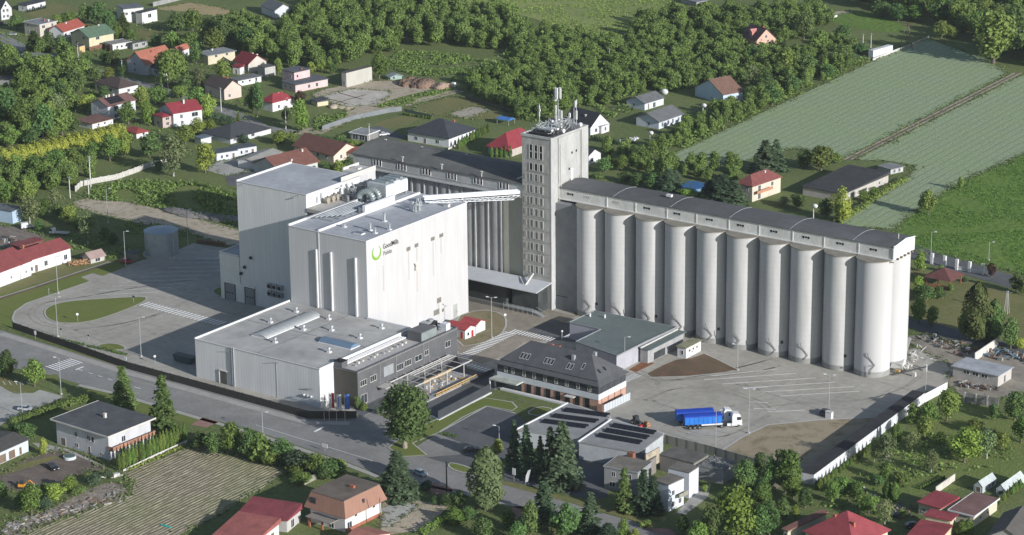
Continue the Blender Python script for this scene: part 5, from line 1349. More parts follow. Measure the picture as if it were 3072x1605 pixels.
house('garden_shed','cream shed with a small dark roof in front of the building site',c_(428,750),c_(462,772),c_(542,755),Fb=c_(462,806),roof='mono',rh=.4,rc=(.07,.07,.08),wall=CRM,wl=[],wr=[],cat='shed')
house('brown_roofed_house','brown gabled house with a peach coloured gable behind the mill block',c_(322,1085),c_(585,1172),c_(742,1108),Fb=c_(598,1232),roof='gx',rh=3.3,rc=BRN,wall=(.55,.47,.40),wl=[(.6,1,1.3,1.4),(.82,1,1,1.4)],wr=[(.3,1,1,1.4),(.65,1,1,1.4)],ov=.8)
house('annex','reddish brown low roof joined right of the peach gable',c_(670,1130),c_(740,1160),c_(842,1120),h=2.9,roof='hip',rh=1.1,rc=(.20,.07,.05),wall=WHT,wl=[],wr=[(.5,.9,1,1.3)],cat='annex')
house('brown_roofed_house','wide reddish brown roof directly behind the tallest block',c_(-60,1240),c_(178,1290),c_(500,1222),h=3.3,roof='gy',rh=3.6,rc=(.165,.075,.06),wall=(.46,.48,.46),wl=[(.45,1.0,1.6,1.0)],wr=[(.8,.8,1.0,1.3)],chim=((.2,.75,.9),(.6,-.1,.6)),ov=.7)
house('garage','long pale grey garage roof left of the wide brown roof',c_(-100,1190),c_(0,1228),c_(135,1140),h=2.9,roof='gy',rh=.8,rc=(.32,.31,.28),wall=WHT,wl=[],wr=[],cat='garage')
house('hip_roofed_bungalow','white bungalow under a big charcoal pyramid roof behind the grain house',c_(1135,992),c_(1456,1045),c_(1662,970),Fb=c_(1460,1118),roof='hip',rh=4.6,rc=(.045,.05,.06),wall=(.56,.57,.59),wl=[(.2,1,1.6,1.3),(.42,.1,1.1,2.1),(.72,1,1.6,1.3)],wr=[(.25,.3,1,1.8),(.6,.9,1.0,1.2)],chim=((.3,.5,.7),),ov=.7)
t=house('carport','flat white edged carport beside the gravel court',c_(712,1000),c_(838,1022),c_(922,985),h=2.6,roof='flat',rc=(.25,.255,.26),wall=(.2,.2,.2),wl=[(.3,.3,2.4,1.9),(.7,.3,2.4,1.9)],wr=[],cat='carport',fas=WHITE)
house('red_roofed_house','large crimson pyramid roof left of the grey tower',c_(1735,1103),e(-25,1130),e(215,1050),h=3.3,roof='hip',rh=4.9,rc=RED2,wall=(.4,.36,.33),wl='auto',wr=[],ov=.8)
# --- right of the tower
t=house('black_roofed_house','white gabled house with a steep black roof beside the tower top',e(400,905),e(592,962),e(728,925),Fb=e(595,1022),roof='gx',rh=4.6,rc=(.04,.042,.05),wall=(.58,.58,.60),wl=[],wr=[(.3,.8,1.2,1.4),(.5,3.7,1.3,2.0)],chim=((.2,-.4,.6),),ov=.4)
house('','',e(635,945),e(676,958),e(722,935),h=2.8,roof='flat',rc=(.4,.4,.4),wall=(.58,.58,.60),parent=t,part='porch',wl=[],wr=[(.5,.8,1,1.4)],ov=.2)
house('garden_house','little white gabled house peeping out right of the tower',e(540,1160),e(578,1178),e(658,1150),Fb=e(583,1242),roof='gx',rh=1.9,rc=DGR,wall=(.58,.58,.60),wl=[],wr=[(.3,.9,1.1,1.3)],cat='outbuilding',ov=.25)
house('grey_roofed_bungalow','smaller grey roofed bungalow with a pillared porch, behind its larger twin',e(882,748),e(1002,782),e(1122,732),Fb=e(1006,834),roof='gy',rh=2.0,rc=(.125,.13,.135),wall=(.5,.54,.60),wl=[(.4,.9,1,1.1)],wr=[(.2,.1,.8,2.2),(.5,.2,1.6,1.9)])
house('grey_roofed_bungalow','larger grey roofed bungalow with white sunlit wall at the edge of the woods',e(922,890),e(1110,920),e(1302,858),Fb=e(1116,978),roof='gy',rh=2.6,rc=(.125,.13,.135),wall=(.5,.54,.60),wl=[(.55,.6,1,1.6)],wr=[(.15,.6,1,1.7),(.4,.6,1.3,1.7),(.6,.6,.9,1.7),(.85,.9,1,1.2)],ov=.7)
house('brown_roofed_house','house with a large blue-white gable and a warm brown roof by the wheat field',e(1375,655),e(1594,716),e(1748,686),Fb=e(1596,786),roof='gy',rh=4.6,rc=(.17,.10,.075),wall=(.42,.52,.60),wl=[(.6,1,.7,.5)],wr=[(.12,.7,1.2,1.7),(.5,.4,1.4,2.0),(.75,.4,1.6,2.0)],chim=((-.3,-.5,.6),),ov=.5)
t=house('dormer_house','peach gabled house with a dark roof and a pink dormer near the top right',e(1735,262),e(1845,305),e(1990,285),h=3.6,roof='gx',rh=4.6,rc=(.10,.06,.065),wall=(.62,.38,.30),wl=[(.4,1,1.2,1.2)],wr=[(.3,1,1.2,1.4),(.5,4.2,1,1.2),(.7,1,1.2,1.4)],chim=((.5,.1,.9),))
q=HLOG[-1];m=MB();m.box(-1,1.2,-q[5]*.42,-.5,4.6,6.6);m.extrude([(-1.3,6.5),(.1,7.5),(1.5,6.5)],-q[5]*.46,-.4,'y');m.build('dormer',surf('dormer_pink',(.5,.22,.2)),t)
house('outbuilding','grey walled building with a white gate at the top edge above the woods',e(1280,-12),e(1392,18),e(1472,0),Fb=e(1394,50),roof='flat',rc=(.2,.2,.22),wall=GRY,wl=[],wr=[(.5,.2,3.5,2.0)],cat='outbuilding')
t=house('box_trailer','white box body trailer at the corner of the wheat field',g_(778,372),g_(795,384),g_(916,338),Fb=g_(797,442),roof='flat',rc=(.55,.56,.58),wall=(.56,.58,.64),wl=[],wr=[],cat='trailer',th=.08,ov=.05)
house('field_hut','tiny white hut at the end of the dirt path, top right',g_(474,118),g_(488,122),g_(518,112),Fb=g_(490,136),roof='flat',rc=(.4,.4,.4),wall=WHT,wl=[],wr=[],cat='hut',th=.1,ov=.1)
house('black_roofed_barn','long low barn with a black felt roof beside the wheat',(2022,468),(2122,489),(2230,438),h=3.0,roof='mono',rh=.8,rc=(.05,.05,.052),wall=(.4,.38,.35),wl=[],wr=[(.2,.9,1,1),(.5,.9,1,1),(.8,.9,1,1)],cat='barn')
house('garden_shed','small grey shed with a white front at the corner of the black roofed barn',g_(850,1248),g_(926,1282),g_(1004,1252),Fb=g_(930,1318),roof='flat',rc=(.20,.21,.21),wall=(.4,.41,.42),wl=[],wr=[(.3,.3,1,1.5),(.7,.3,1,1.5)],cat='shed')
t=house('red_roofed_house','cream two storey house with a maroon hip roof and balcony above the silo gallery',(1861,456),(1893,469),(1952,441),h=5.8,roof='hip',rh=3.0,rc=(.19,.065,.06),wall=(.5,.46,.38),wl=[(.3,1,1.2,1.3),(.7,3.8,1,1.3)],wr=[(.25,3.2,1.4,2),(.7,3.6,1.2,1.4),(.25,.3,1.4,2)],chim=((.2,.3,1.0),))
q=HLOG[-1];m=MB();m.box(q[4]/2,q[4]/2+1.6,-q[5]*.45,q[5]*.1,2.9,3.1);m.box(q[4]/2+1.5,q[4]/2+1.6,-q[5]*.45,q[5]*.1,3.1,4.0);m.build('balcony',surf('balcony_orange',(.4,.2,.12)),t)
# --- left margin
la,lb=k01,k02
t=house('white_farm_building','long white building with a red metal roof along the ditch, left part',la(-420,700),la(-150,765),la(222,618),h=5.0,roof='gy',rh=3.2,rc=(.22,.06,.06),wall=(.6,.6,.64),wl=[],wr=[(.6,1.5,.5,.8),(.9,1.5,.5,.8)],cat='farm building')
t=house('white_farm_building','white building with a red roof, chimney and brown door beside the wood pile',la(60,572),la(226,618),la(536,522),Fb=la(232,722),roof='gy',rh=2.2,rc=(.22,.06,.06),wall=(.58,.58,.60),wl=[],wr=[(.03,.9,.7,1.3),(.14,.1,1.2,2.3),(.38,1.2,1.3,1.6),(.87,1.2,1.3,1.6)],chim=((-.1,-.75,1.4),),cat='farm building')
house('lean_to','row of dark red low roofs behind the red roofed white building',la(80,500),la(150,520),la(330,465),h=3.0,roof='flat',rc=(.2,.06,.06),wall=BRN,wl=[],wr=[],cat='outbuilding')
house('garden_shed','tin shed with a rusty pale roof beside the wood pile',la(620,585),la(682,610),la(792,578),Fb=la(692,648),roof='gy',rh=1.5,rc=(.33,.24,.22),wall=(.42,.41,.38),wl=[],wr=[(.5,.3,1.8,1.6)],cat='shed')
house('garden_shed','dark boarded shed in shadow behind the tall lamp post',la(945,560),la(992,572),la(1052,555),Fb=la(992,628),roof='flat',rc=(.09,.1,.11),wall=(.16,.165,.16),wl=[],wr=[],cat='shed')
house('workshop_hall','blue-grey workshop hall cut by the left edge',la(-160,195),la(92,250),la(140,215),Fb=la(92,345),roof='flat',rc=(.12,.13,.14),wall=(.36,.46,.58),wl=[],wr=[],cat='hall')
house('garage','white garage with a dark roof, two grey doors, at the bottom left',lb(-300,690),lb(-70,752),lb(218,622),h=3.4,roof='gy',rh=.7,rc=(.085,.08,.075),wall=(.46,.5,.56),wl=[],wr=[(.3,.1,2.6,2.3),(.55,.1,2.4,2.3),(.78,.1,.9,2.1)],cat='garage')
t=house('flat_roofed_house','grey two storey house with dark slab roof and brown balcony beside thujas',lb(415,470),lb(815,605),lb(1140,465),Fb=lb(806,792),roof='flat',rc=(.082,.088,.095),wall=(.44,.45,.47),ov=1.1,th=.3,fas=OFFW,wl=[(.12,.1,1.8,2.2),(.38,.9,1.3,1.1),(.38,3.8,1.1,1.4),(.62,3.7,1.1,1.6),(.7,3.7,.9,1.6),(.62,.1,1,2.1),(.85,.6,1.1,.9)],wr=[(.35,3.8,1.3,1.5),(.3,1.0,1.2,1.2)],st=2,chim=((.0,.1,1.4),))
q=HLOG[-1];hw_,hd_=q[4]/2,q[5]/2
m=MB();m.box(hw_,hw_+1.7,-hd_-.2,hd_+.3,2.9,3.1);m.box(hw_+1.6,hw_+1.7,-hd_-.2,hd_+.3,3.1,4.1);m.box(hw_,hw_+1.6,-hd_-.2,-hd_-.1,3.1,4.1);m.build('balcony',surf('balcony_brown',(.30,.16,.11),var=.2),t)
# --- foreground: mansard house and red roofs
fa_=k12
t=house('mansard_house','two storey house with a copper brown mansard roof in the bottom foreground',fa_(385,1105),fa_(672,1196),fa_(965,1052),h=5.0,roof='none',wall=(.56,.54,.53),ov=1.3,wl=[(.25,1.0,1.4,1.4),(.6,.2,1.6,2.2)],wr=[(.12,.3,1.6,2.0),(.3,3.0,.9,1.2),(.8,3.0,.9,1.2)])
q=HLOG[-1];hw_,hd_=q[4]/2,q[5]/2
m=MB();X,Y,x2,y2,zb,zt=hw_+1.1,hd_+1.1,hw_-.3,hd_-.1,4.3,8.2
lo_=[(-X,-Y,zb),(X,-Y,zb),(X,Y,zb),(-X,Y,zb)];hi_=[(-x2,-y2,zt),(x2,-y2,zt),(x2,y2,zt),(-x2,y2,zt)]
for i in range(4):m.face([lo_[i],lo_[(i+1) % 4],hi_[(i+1) % 4],hi_[i]])
m.prism([(p[0],p[1]) for p in lo_],zb-.2,zb-.01)
ro=m.build('mansard_slope',ribbed('copper_sheet',(.27,.15,.11),pitch=1.4,depth=.03,line=.08,rough=.5),t)
m=MB();m.box(-x2-.1,x2+.1,-y2-.1,y2+.1,zt,zt+.15);m.build('roof',surf('mansard_top',(.145,.12,.10),var=.25,scale=.2),t)
m=MB();m.box(.8,2.2,.6,1.3,zt+.15,zt+.8);m.build('chimney',BRICK,t)
for x in (-hw_+1.6,):
    m=MB();m.box(x-.9,x+.9,-hd_-.75,-hd_+.1,5.6,7.0);f=m.build('dormer_window',DARKM,t)
for y in (-.3,):
    m=MB();m.box(hw_+.2,hw_+.55,y-.4,y+.4,5.4,6.8);m.build('dormer_window',DARKM,t)
m=MB();m.box(-hw_+1,hw_*.6,-hd_-3,-hd_-.05,2.6,2.85);m.build('porch_roof',surf('porch_grey',(.24,.22,.2)),t)
m=MB();m.box(-hw_+1.4,-hw_+2.0,-hd_-2.6,-hd_-2.2,0,2.6);m.box(0,.5,-hd_-2.6,-hd_-2.2,0,2.6);m.build('porch_pillar',BRICK,t)
m=MB();m.box(hw_+.02,hw_+.1,-hd_,hd_,0,.8);m.build('brick_base',BRICK,t)
house('red_roofed_shed','long low shed with a wine red metal roof left of the mansard house',lb(1760,1215),(644+235/3,897.33+1240/3),fa_(420,1160),h=3.2,roof='mono',rh=1.2,rc=(.20,.05,.06),wall=(.44,.43,.42),wl=[],wr=[(.4,.3,1.6,2)],cat='shed')
house('red_roofed_shed','pinkish red roof cut by the bottom edge left of the mansard house',lb(1560,1390),fa_(-30,1420),fa_(232,1262),h=3.4,roof='mono',rh=1.0,rc=(.30,.10,.09),wall=WHT,wl=[],wr=[(.75,.1,1.6,2)],cat='shed')
house('red_roofed_shed','pinkish brown roof at the bottom edge in front of the mansard house',fa_(640,1400),fa_(830,1440),fa_(1040,1340),h=3.0,roof='gx',rh=1.4,rc=(.32,.14,.11),wall=WHT,wl=[],wr=[],cat='shed')
# --- foreground right
rb=k32
t=house('red_roofed_house','crimson hip roofed house with brick chimneys at the bottom right',rb(280,1310),rb(640,1440),rb(905,1300),h=3.6,roof='hip',rh=5.2,rc=(.26,.055,.065),wall=(.5,.46,.36),wl=[(.2,1,1.3,1.3),(.5,1,1.3,1.3)],wr=[(.5,1,1,1)],chim=((-.3,-.3,1.0),(.5,-.3,.6)),ov=.6)
house('outbuilding','low building with a dark and rusty roof left of the crimson hip roof',rb(115,1300),rb(150,1318),rb(440,1180),h=2.9,roof='mono',rh=.3,rc=(.20,.10,.08),wall=(.42,.40,.32),wl=[(.5,1,.8,1)],wr=[],cat='outbuilding')
house('red_roofed_outbuilding','flat crimson roofed outbuilding with cream walls, uppermost of the group at bottom right',rb(1122,1105),rb(1300,1150),rb(1450,1075),h=3.1,roof='mono',rh=.3,rc=(.25,.05,.06),wall=CRM,wl=[(.25,1,1,.9),(.5,1,1,1)],wr=[],cat='outbuilding')
house('outbuilding','wide low roof of brown and dark sheets right of the flat crimson roof',rb(1365,1160),rb(1555,1208),rb(1738,1075),h=3.0,roof='flat',rc=(.19,.11,.10),wall=(.5,.46,.36),wl=[],wr=[(.3,1,.8,.8),(.6,1,.8,.8)],cat='outbuilding',fas=WHITE)
t=house('red_roofed_outbuilding','stepped crimson roofed building with cream parapet cut by the bottom edge',rb(1180,1200),rb(1380,1240),rb(1432,1195),h=4.2,roof='flat',rc=(.25,.05,.06),wall=CRM,wl=[],wr=[],cat='outbuilding')
house('','',rb(1060,1345),rb(1290,1390),rb(1380,1275),h=3.4,roof='flat',rc=(.25,.05,.06),wall=CRM,parent=t,part='front',wl=[],wr=[])
house('outbuilding','dark roof corner with a white dormer at the bottom right corner of the picture',rb(1640,1370),rb(1932,1400),rb(2100,1230),h=3.4,roof='gy',rh=2.5,rc=(.10,.095,.09),wall=GRY,wl=[],wr=[],cat='outbuilding')
t=house('grey_roofed_workshop','pale block workshop with a light grey flat roof behind the long white wall',rb(1395,68),rb(1740,148),rb(1835,80),Fb=rb(1745,232),roof='flat',rc=(.33,.35,.38),wall=(.40,.385,.36),wl=[(.3,1.9,1.8,1.0),(.5,1.9,1.8,1.0),(.7,1.9,1.8,1.0)],wr=[(.5,.2,1.0,2.1)],cat='workshop',th=.2)
for i,(u0,v0,lab) in enumerate(((1560,985,'left of two small glass greenhouses'),(1730,1010,'right of two small glass greenhouses, along the white fence'))):
    t=house('greenhouse',lab,rb(u0,v0-22),rb(u0+60,v0),rb(u0+150+i*40,v0-70-i*40),h=1.7,roof='gy',rh=1.3,rc=(.42,.46,.46),wall=(.4,.44,.45),wl=[(.5,.1,1.2,1.5)],wr=[(.25,.2,1,1.3),(.5,.2,1,1.3),(.75,.2,1,1.3)],cat='greenhouse',th=.05,ov=.05)
# --- the long garage row with black roof along the bare lot
g0,g1=P(rb(345,968)),P(rb(1180,345))
d_=(g1-g0).normalized();nrm=Vector((-d_.y,d_.x,0))
t=thing('garage_row','very long low white walled garage row with a black roof along the bare lot','garage',tuple((g0+g1)/2))
m=MB();A4=[g0,g1,g1+nrm*3.6,g0+nrm*3.6];m.prism([(q.x,q.y) for q in A4],0,2.9);m.build('wall',ribbed('panel_wall',(.55,.56,.60),pitch=2.6,depth=.04,line=.15),t)
o_=.12;m=MB();m.prism([(q.x,q.y) for q in (g0-d_*o_-nrm*o_,g1+d_*o_-nrm*o_,g1+d_*o_+nrm*(3.6+o_),g0-d_*o_+nrm*(3.6+o_))],2.9,[3.0,3.0,2.85+.1,2.85+.1]);m.build('roof',surf('black_roof',(.035,.036,.04),var=.2),t)
m=MB();q0=P(rb(1180,345));q1=P(rb(1350,255));m.bar((q0.x,q0.y,1.25),(q1.x,q1.y,1.25),.2,2.5)
single('boundary_wall',m,WHITE,'short white wall continuing from the far end of the garage row','wall')
# --- solar roofed garages
PV=surf('solar_panel',(.012,.014,.02),rough=.5,spec=.3)
fr_,fs_=P(k22(500,640),4.6),P(k22(735,478),4.6)
def pvhall(label,FLp,FRp,BLp,BRp,h,strips):
    q=[P(x,h) for x in (FLp,FRp,BRp,BLp)]
    c=sum(q,Vector())/4
    t=thing('solar_workshop',label,'workshop',(c.x,c.y,0))
    m=MB();m.prism([((x.x-c.x)*.985+c.x,(x.y-c.y)*.985+c.y) for x in q],0,h-.01);m.build('wall',surf('workshop_grey',(.38,.40,.42),var=.1),t)
    m=MB();m.prism([(x.x,x.y) for x in q],h,h+.25);m.build('roof',surf('workshop_roof',(.25,.255,.255),var=.12,scale=.3),t)
    FOOT.append([(x.x,x.y) for x in q])
    m=MB();m.bar(tuple(q[0]+Vector((0,0,.4))),tuple(q[3]+Vector((0,0,.4))),.35,.35);m.bar(tuple(q[3]+Vector((0,0,.35))),tuple(q[2]+Vector((0,0,.35))),.2,.2);m.build('parapet',WHITE,t)
    e1,e2=q[1]-q[0],q[3]-q[0]
    for s_ in strips:
        for j in range(8):
            a0=q[0]+e1*(.14+.09*j)+e2*s_; 
            a1=a0+e1*.086;w=e2.normalized()*1.9
            z=Vector((0,0,.35));z2=Vector((0,0,.95))
            m=MB();m.face([tuple(a0+z),tuple(a1+z),tuple(a1+w+z2),tuple(a0+w+z2)]);m.face([tuple(a0+w+z),tuple(a1+w+z),tuple(a1+w+z2),tuple(a0+w+z2)]);m.build('solar_panel',PV,t)
    return t
pvhall('left workshop roof with three slanting rows of black solar panels',k22(30,560),k22(500,622),k22(420,358),k22(742,465),4.4,(.3,.5,.72))
tb=pvhall('right workshop roof with three slanting rows of black solar panels',k22(500,650),k22(958,732),k22(748,482),k22(1146,590),4.6,(.28,.5,.72))
for i in range(5):
    pass
# --- derelict building complex in front of it
BGW=(.26,.26,.255)
t=house('derelict_building','derelict greyish building with a stepped flat roof and flaking walls, left part',k22(690,832),k22(950,880),k22(1060,800),h=6.0,roof='flat',rc=(.17,.155,.135),wall=BGW,wl='auto',wr=[],ov=.2,fas=GREYM)
house('brick_building','low dark roofed block under the square brick stack',k22(850,790),k22(985,822),k22(1085,752),h=4.4,roof='flat',rc=(.10,.095,.09),wall=(.20,.18,.16),wl=[],wr=[],cat='building',ov=.1)
q0,q1=P(k22(1008,738),6.3),P(k22(1112,682),6.3);m=MB();m.bar((q0.x,q0.y,4.2),(q1.x,q1.y,4.2),.35,4.2);single('party_wall',m,surf('bare_render',(.36,.31,.24),var=.25,scale=.8),'bare beige party wall at the end of the right solar roof','wall')
q=P(k22(900,745),6.5);m=MB();m.box(q.x-.9,q.x+.9,q.y-.7,q.y+.7,0,7.4);single('brick_stack',m,surf('old_brick',(.22,.10,.07),var=.25,scale=1.5,var2=.2),'squat square brick stack beside the right solar roof','chimney')
house('outbuilding','dark flat felt roof between the derelict block and the grey fence',k22(1120,740),k22(1372,808),k22(1476,742),h=4.2,roof='flat',rc=(.12,.115,.105),wall=(.2,.19,.18),wl=[],wr=[],cat='outbuilding',ov=.1)
t=house('white_tenement','white two storey house with a balcony at the right of the derelict complex',k22(1080,935),k22(1182,972),k22(1292,915),Fb=k22(1185,1172),roof='flat',rc=(.16,.145,.125),wall=(.52,.56,.62),wl=[],wr=[(.3,4.0,1.0,1.2),(.3,1,1.0,1.2),(.75,1,1,1.2)],ov=.1)
house('','',k22(1180,842),k22(1338,880),k22(1406,832),h=6.9,roof='flat',rc=(.15,.14,.125),wall=(.54,.56,.60),parent=t,part='wing',wl=[(.2,4,1,1.2)],wr=[],ov=.1)
q=HLOG[-2];m=MB();m.box(q[4]/2,q[4]/2+1.4,-.5,q[5]/2,3.2,3.4);m.box(q[4]/2+1.3,q[4]/2+1.4,-.5,q[5]/2,3.4,4.2);m.build('balcony',surf('mossy_concrete',(.3,.29,.22)),t)
house('ruined_shed','ruined shed with a collapsed roof of pale debris beside the grey fence',k22(1415,815),k22(1590,868),k22(1672,790),h=3.6,roof='flat',rc=(.17,.17,.165),wall=(.28,.285,.29),wl=[],wr=[],cat='ruin',ov=.1)
q=HLOG[-1];R=random.Random(6)
t=thing('roof_debris','pale broken slabs and timbers strewn over the ruined shed','debris',(q[2],q[3],3.9))
m=MB()
for i in range(70):
    x,y=q[2]+R.uniform(-.45,.45)*q[4],q[3]+R.uniform(-.45,.45)*q[5];an=R.uniform(0,3);l=R.uniform(.4,1.6)
    m.bar((x,y,3.95),(x+l*math.cos(an),y+l*math.sin(an),3.95+R.uniform(0,.15)),.2,.08)
o=m.build('slabs',surf('grey_debris',(.26,.26,.255),var=.3,scale=2),t);o['kind']='stuff'

# --- mansard office of the mill
mo=thing('mansard_office','dark slate office with a hipped mansard roof, white band and brick ground floor','office',(60.6,-35,0))
X0,X1,Y0,Y1=43.6,78.0,-42.2,-28.4
FOOT.append([(X0-1,Y0-1),(X1+1,Y0-1),(X1+1,Y1+1),(X0-1,Y1+1)])
SLATE=surf('dark_slate',(.085,.088,.095),var=.12,scale=.4,var2=.1,scale2=4)
SL2=surf('slate_wall',(.05,.055,.06),var=.12,scale=.4)
m=MB();m.box(X0,X1,Y0,Y1,0,2.9);m.build('ground_floor',surf('pink_brick',(.42,.26,.20),var=.12,scale=.8),mo)
m=MB();m.box(X0-.1,X1+.1,Y0-.1,Y1+.1,2.9,4.6);m.build('white_band',surf('band_white',(.52,.55,.58),var=.05),mo)
m=MB();m.box(X0,X1,Y0,Y1,4.6,7.3);m.build('upper_wall',SL2,mo)
def hip2(m,x0,x1,y0,y1,z0,z1,run):
    lo_=[(x0,y0,z0),(x1,y0,z0),(x1,y1,z0),(x0,y1,z0)];hi_=[(x0+run,y0+run,z1),(x1-run,y0+run,z1),(x1-run,y1-run,z1),(x0+run,y1-run,z1)]
    for i in range(4):m.face([lo_[i],lo_[(i+1) % 4],hi_[(i+1) % 4],hi_[i]])
    return hi_
m=MB();hip2(m,X0-.7,X1+.7,Y0-.7,Y1+.7,7.2,8.1,1.5);m.prism([(X0-.7,Y0-.7),(X1+.7,Y0-.7),(X1+.7,Y1+.7),(X0-.7,Y1+.7)],7.0,7.19)
x0,x1,y0,y1=X0+.6,X1-.6,Y0+.6,Y1-.6;hh=(y1-y0)/2;ym=(y0+y1)/2;zt=13.2
r0,r1=(x0+hh,ym,zt),(x1-hh,ym,zt)
m.box(x0-.1,x1+.1,y0-.1,y1+.1,8.1,8.3)
z8=8.3
m.face([(x0,y0,z8),(x1,y0,z8),r1,r0]);m.face([(x1,y0,z8),(x1,y1,z8),r1]);m.face([(x1,y1,z8),(x0,y1,z8),r0,r1]);m.face([(x0,y1,z8),(x0,y0,z8),r0])
ro=m.build('roof',SLATE,mo)
def onroof(p_):     # point on the front slope under a photo pixel
    best=None
    for i in range(60):
        y=y0+(ym-y0)*i/59;z=z8+(zt-z8)*(y-y0)/(ym-y0);q=PY(p_,y)
        if best is None or abs(q.z-z) < best[0]:best=(abs(q.z-z),q.x,y,z)
    return best[1:]
sl=(zt-z8)/hh
for (u,v,n) in ((432,635,3),(700,690,3),(935,748,2),(1085,748,1)):
    x,y,z=onroof(ZE(u,v))
    for j in range(n):
        xx=x+(j-(n-1)/2)*1.15;dy=.85
        m=MB()
        def q4(a0,a1,b0,b1,o):return [(a0,b0,z+(b0-y)*sl+o),(a1,b0,z+(b0-y)*sl+o),(a1,b1,z+(b1-y)*sl+o),(a0,b1,z+(b1-y)*sl+o)]
        for fr2 in ((xx-.45,xx-.33,y-dy,y+dy),(xx+.33,xx+.45,y-dy,y+dy),(xx-.45,xx+.45,y-dy,y-dy+.15),(xx-.45,xx+.45,y+dy-.15,y+dy)):
            m.face(q4(*fr2,.16))
        f=m.build('roof_window',OFFW,mo)
        m=MB();m.face(q4(xx-.4,xx+.4,y-dy+.05,y+dy-.05,.10));m.build('pane',surf('blue_pane',(.02,.025,.05),rough=.15),f)
for (yy,o_) in ((-38.2,0),(-35.5,0)):
    zc=9.8;xx=X1-.6-(zc-z8)/sl
    m=MB();m.face([(xx+.5+.12,yy-.35,zc-.5*sl+.05),(xx+.5+.12,yy+.35,zc-.5*sl+.05),(xx-.5+.12,yy+.35,zc+.5*sl+.05),(xx-.5+.12,yy-.35,zc+.5*sl+.05)]);m.build('roof_window',BLACK,mo)
for i,x in enumerate((46.5,48.9,52.8,56.3,60.0,63.8,67.4,71.2,75.0)):
    win(mo,'y',x-.55,x+.55,4.95,6.5,Y0,frame=OFFW,bars=1)
for i in range(7):
    x=54.5+i*3.3;m=MB();m.box(x-.75,x+.75,Y0-.16,Y0-.02,.1,2.75);m.build('shopfront_glazing',BLACK,mo)
for i in range(4):
    y=Y0+1.6+i*3.2;m=MB();m.box(X1-.02,X1+.1,y-.05,y+.05,.1,7.0);m.build('wall_rod',DARKM,mo)
m=MB();m.box(43.0,52.6,Y0-3.4,Y0-.12,3.0,3.35);m.build('porch_roof',surf('green_roof_edge',(.4,.42,.38),var=.2),mo)
m=MB();m.box(43.0,43.3,Y0-3.3,Y0-3.0,0,3.0);m.box(43.0,43.25,Y0-.7,Y0-.3,0,3.0);m.build('porch_post',WHITE,mo)
m=MB();m.box(43.4,52.0,Y0-.3,Y0-.16,.1,2.9);m.build('entrance_glazing',GLASS,mo)
m=MB();m.box(67.5,70.5,Y0-1.6,Y0-.1,2.4,2.6);m.build('side_canopy',OFFW,mo)
for (x,y,h) in ((70.8,-33.2,1.5),(66.6,-37.6,1.2),(59.5,-34.6,.5),(57.3,-34.8,.5)):
    m=MB();zr=zt-abs(y-ym)*sl;m.box(x-.45,x+.45,y-.45,y+.45,zr-.6,zr+h);m.build('chimney',GREYM if x > 65 else surf('brick_chimney',(.3,.1,.06)),ro)
m=MB();m.bar((46,Y0-1.6,.3),(70,Y0-1.6,.3),1.2,.5);single('white_kerb_wall',m,WHITE,'low white kerb wall in front of the mansard office','kerb')
q0=(79.7,-43.2);m=MB();m.bar((80.3,-43.0,1.2),(80.8,-30.5,1.2),.15,2.2);t=thing('glass_screen','pale panel screen beside the sunlit end of the mansard office','screen',(80.5,-37,0));m.build('panels',ribbed('screen_panels',(.42,.45,.48),pitch=1.3,depth=.05,axis='Y',line=.3),t)
m=MB();m.box(78.2,80.1,-43.2,-42.9,0,2.3);m.build('side_panel',surf('side_brown',(.33,.2,.15)),t)
# --- green roofed flat store
gs=thing('flat_store','L shaped low store with a greenish grey felt roof between the office and the silos','building',(52,2,0))
GP=[(37.4,16.4),(37.2,3.2),(48.6,3.0),(48.7,-10.4),(65.5,-14.0),(65.6,1.4),(66.2,17.2)]
FOOT.append(GP)
m=MB();m.prism([(51.5+(x-51.5)*.985,2+(y-2)*.985) for x,y in GP],0,5.0);m.build('wall',surf('store_wall',(.34,.34,.38),var=.08),gs)
m=MB();m.prism(GP,5.0,5.2);m.build('roof',R_GREEN,gs)
m=MB()
for a_,c2 in zip(GP,GP[1:]+GP[:1]):m.bar((a_[0],a_[1],5.28),(c2[0],c2[1],5.28),.25,.3)
m.build('parapet',surf('parapet_grey',(.22,.24,.25)),gs)
m=MB();m.prism([(66.3,-2.6),(69.6,-2.6),(69.6,17.4),(66.3,17.4)],4.3,4.5);m.build('lean_to_roof',R_GREEN,gs)
m=MB();m.box(66.0,68.6,-2.3,17.2,0,4.3);m.build('lean_to_wall',surf('lean_to',(.30,.30,.31)),gs)
m=MB();m.box(65.3,65.8,-2.4,.9,.1,4.2);m.box(68.55,68.7,1,7,.2,2.4);m.build('door',DARKM,gs)
m=MB();m.bar((66.4,-2.8,4.65),(66.4,17.4,4.65),.5,.4);m.build('white_gutter',OFFW,gs)
for u,v in ((1160,185),(1325,200)):
    q=P(ZE(u,v),5.2);m=MB();m.cyl(q.x,q.y,5.2,6.2,.3,8);m.build('roof_vent',WHITE,gs)
hu=thing('white_hut','small white hut with a mossy flat roof beside the soil triangle','hut',(74,12,0))
m=MB();m.box(72.5,75.5,7.7,15.9,0,3.2);m.build('wall',WHITE,hu)
m=MB();m.box(72.2,75.8,7.4,16.3,3.2,3.45);m.build('roof',surf('mossy_roof',(.24,.24,.16),var=.3,scale=.8),hu)
for y in (9.4,11.6,13.6):win(hu,'x',y-.4,y+.4,1.6,2.4,75.5,frame=OFFW,bars=0)
win(hu,'y',73.7,74.6,1.0,2.3,7.7,frame=OFFW,bars=0)
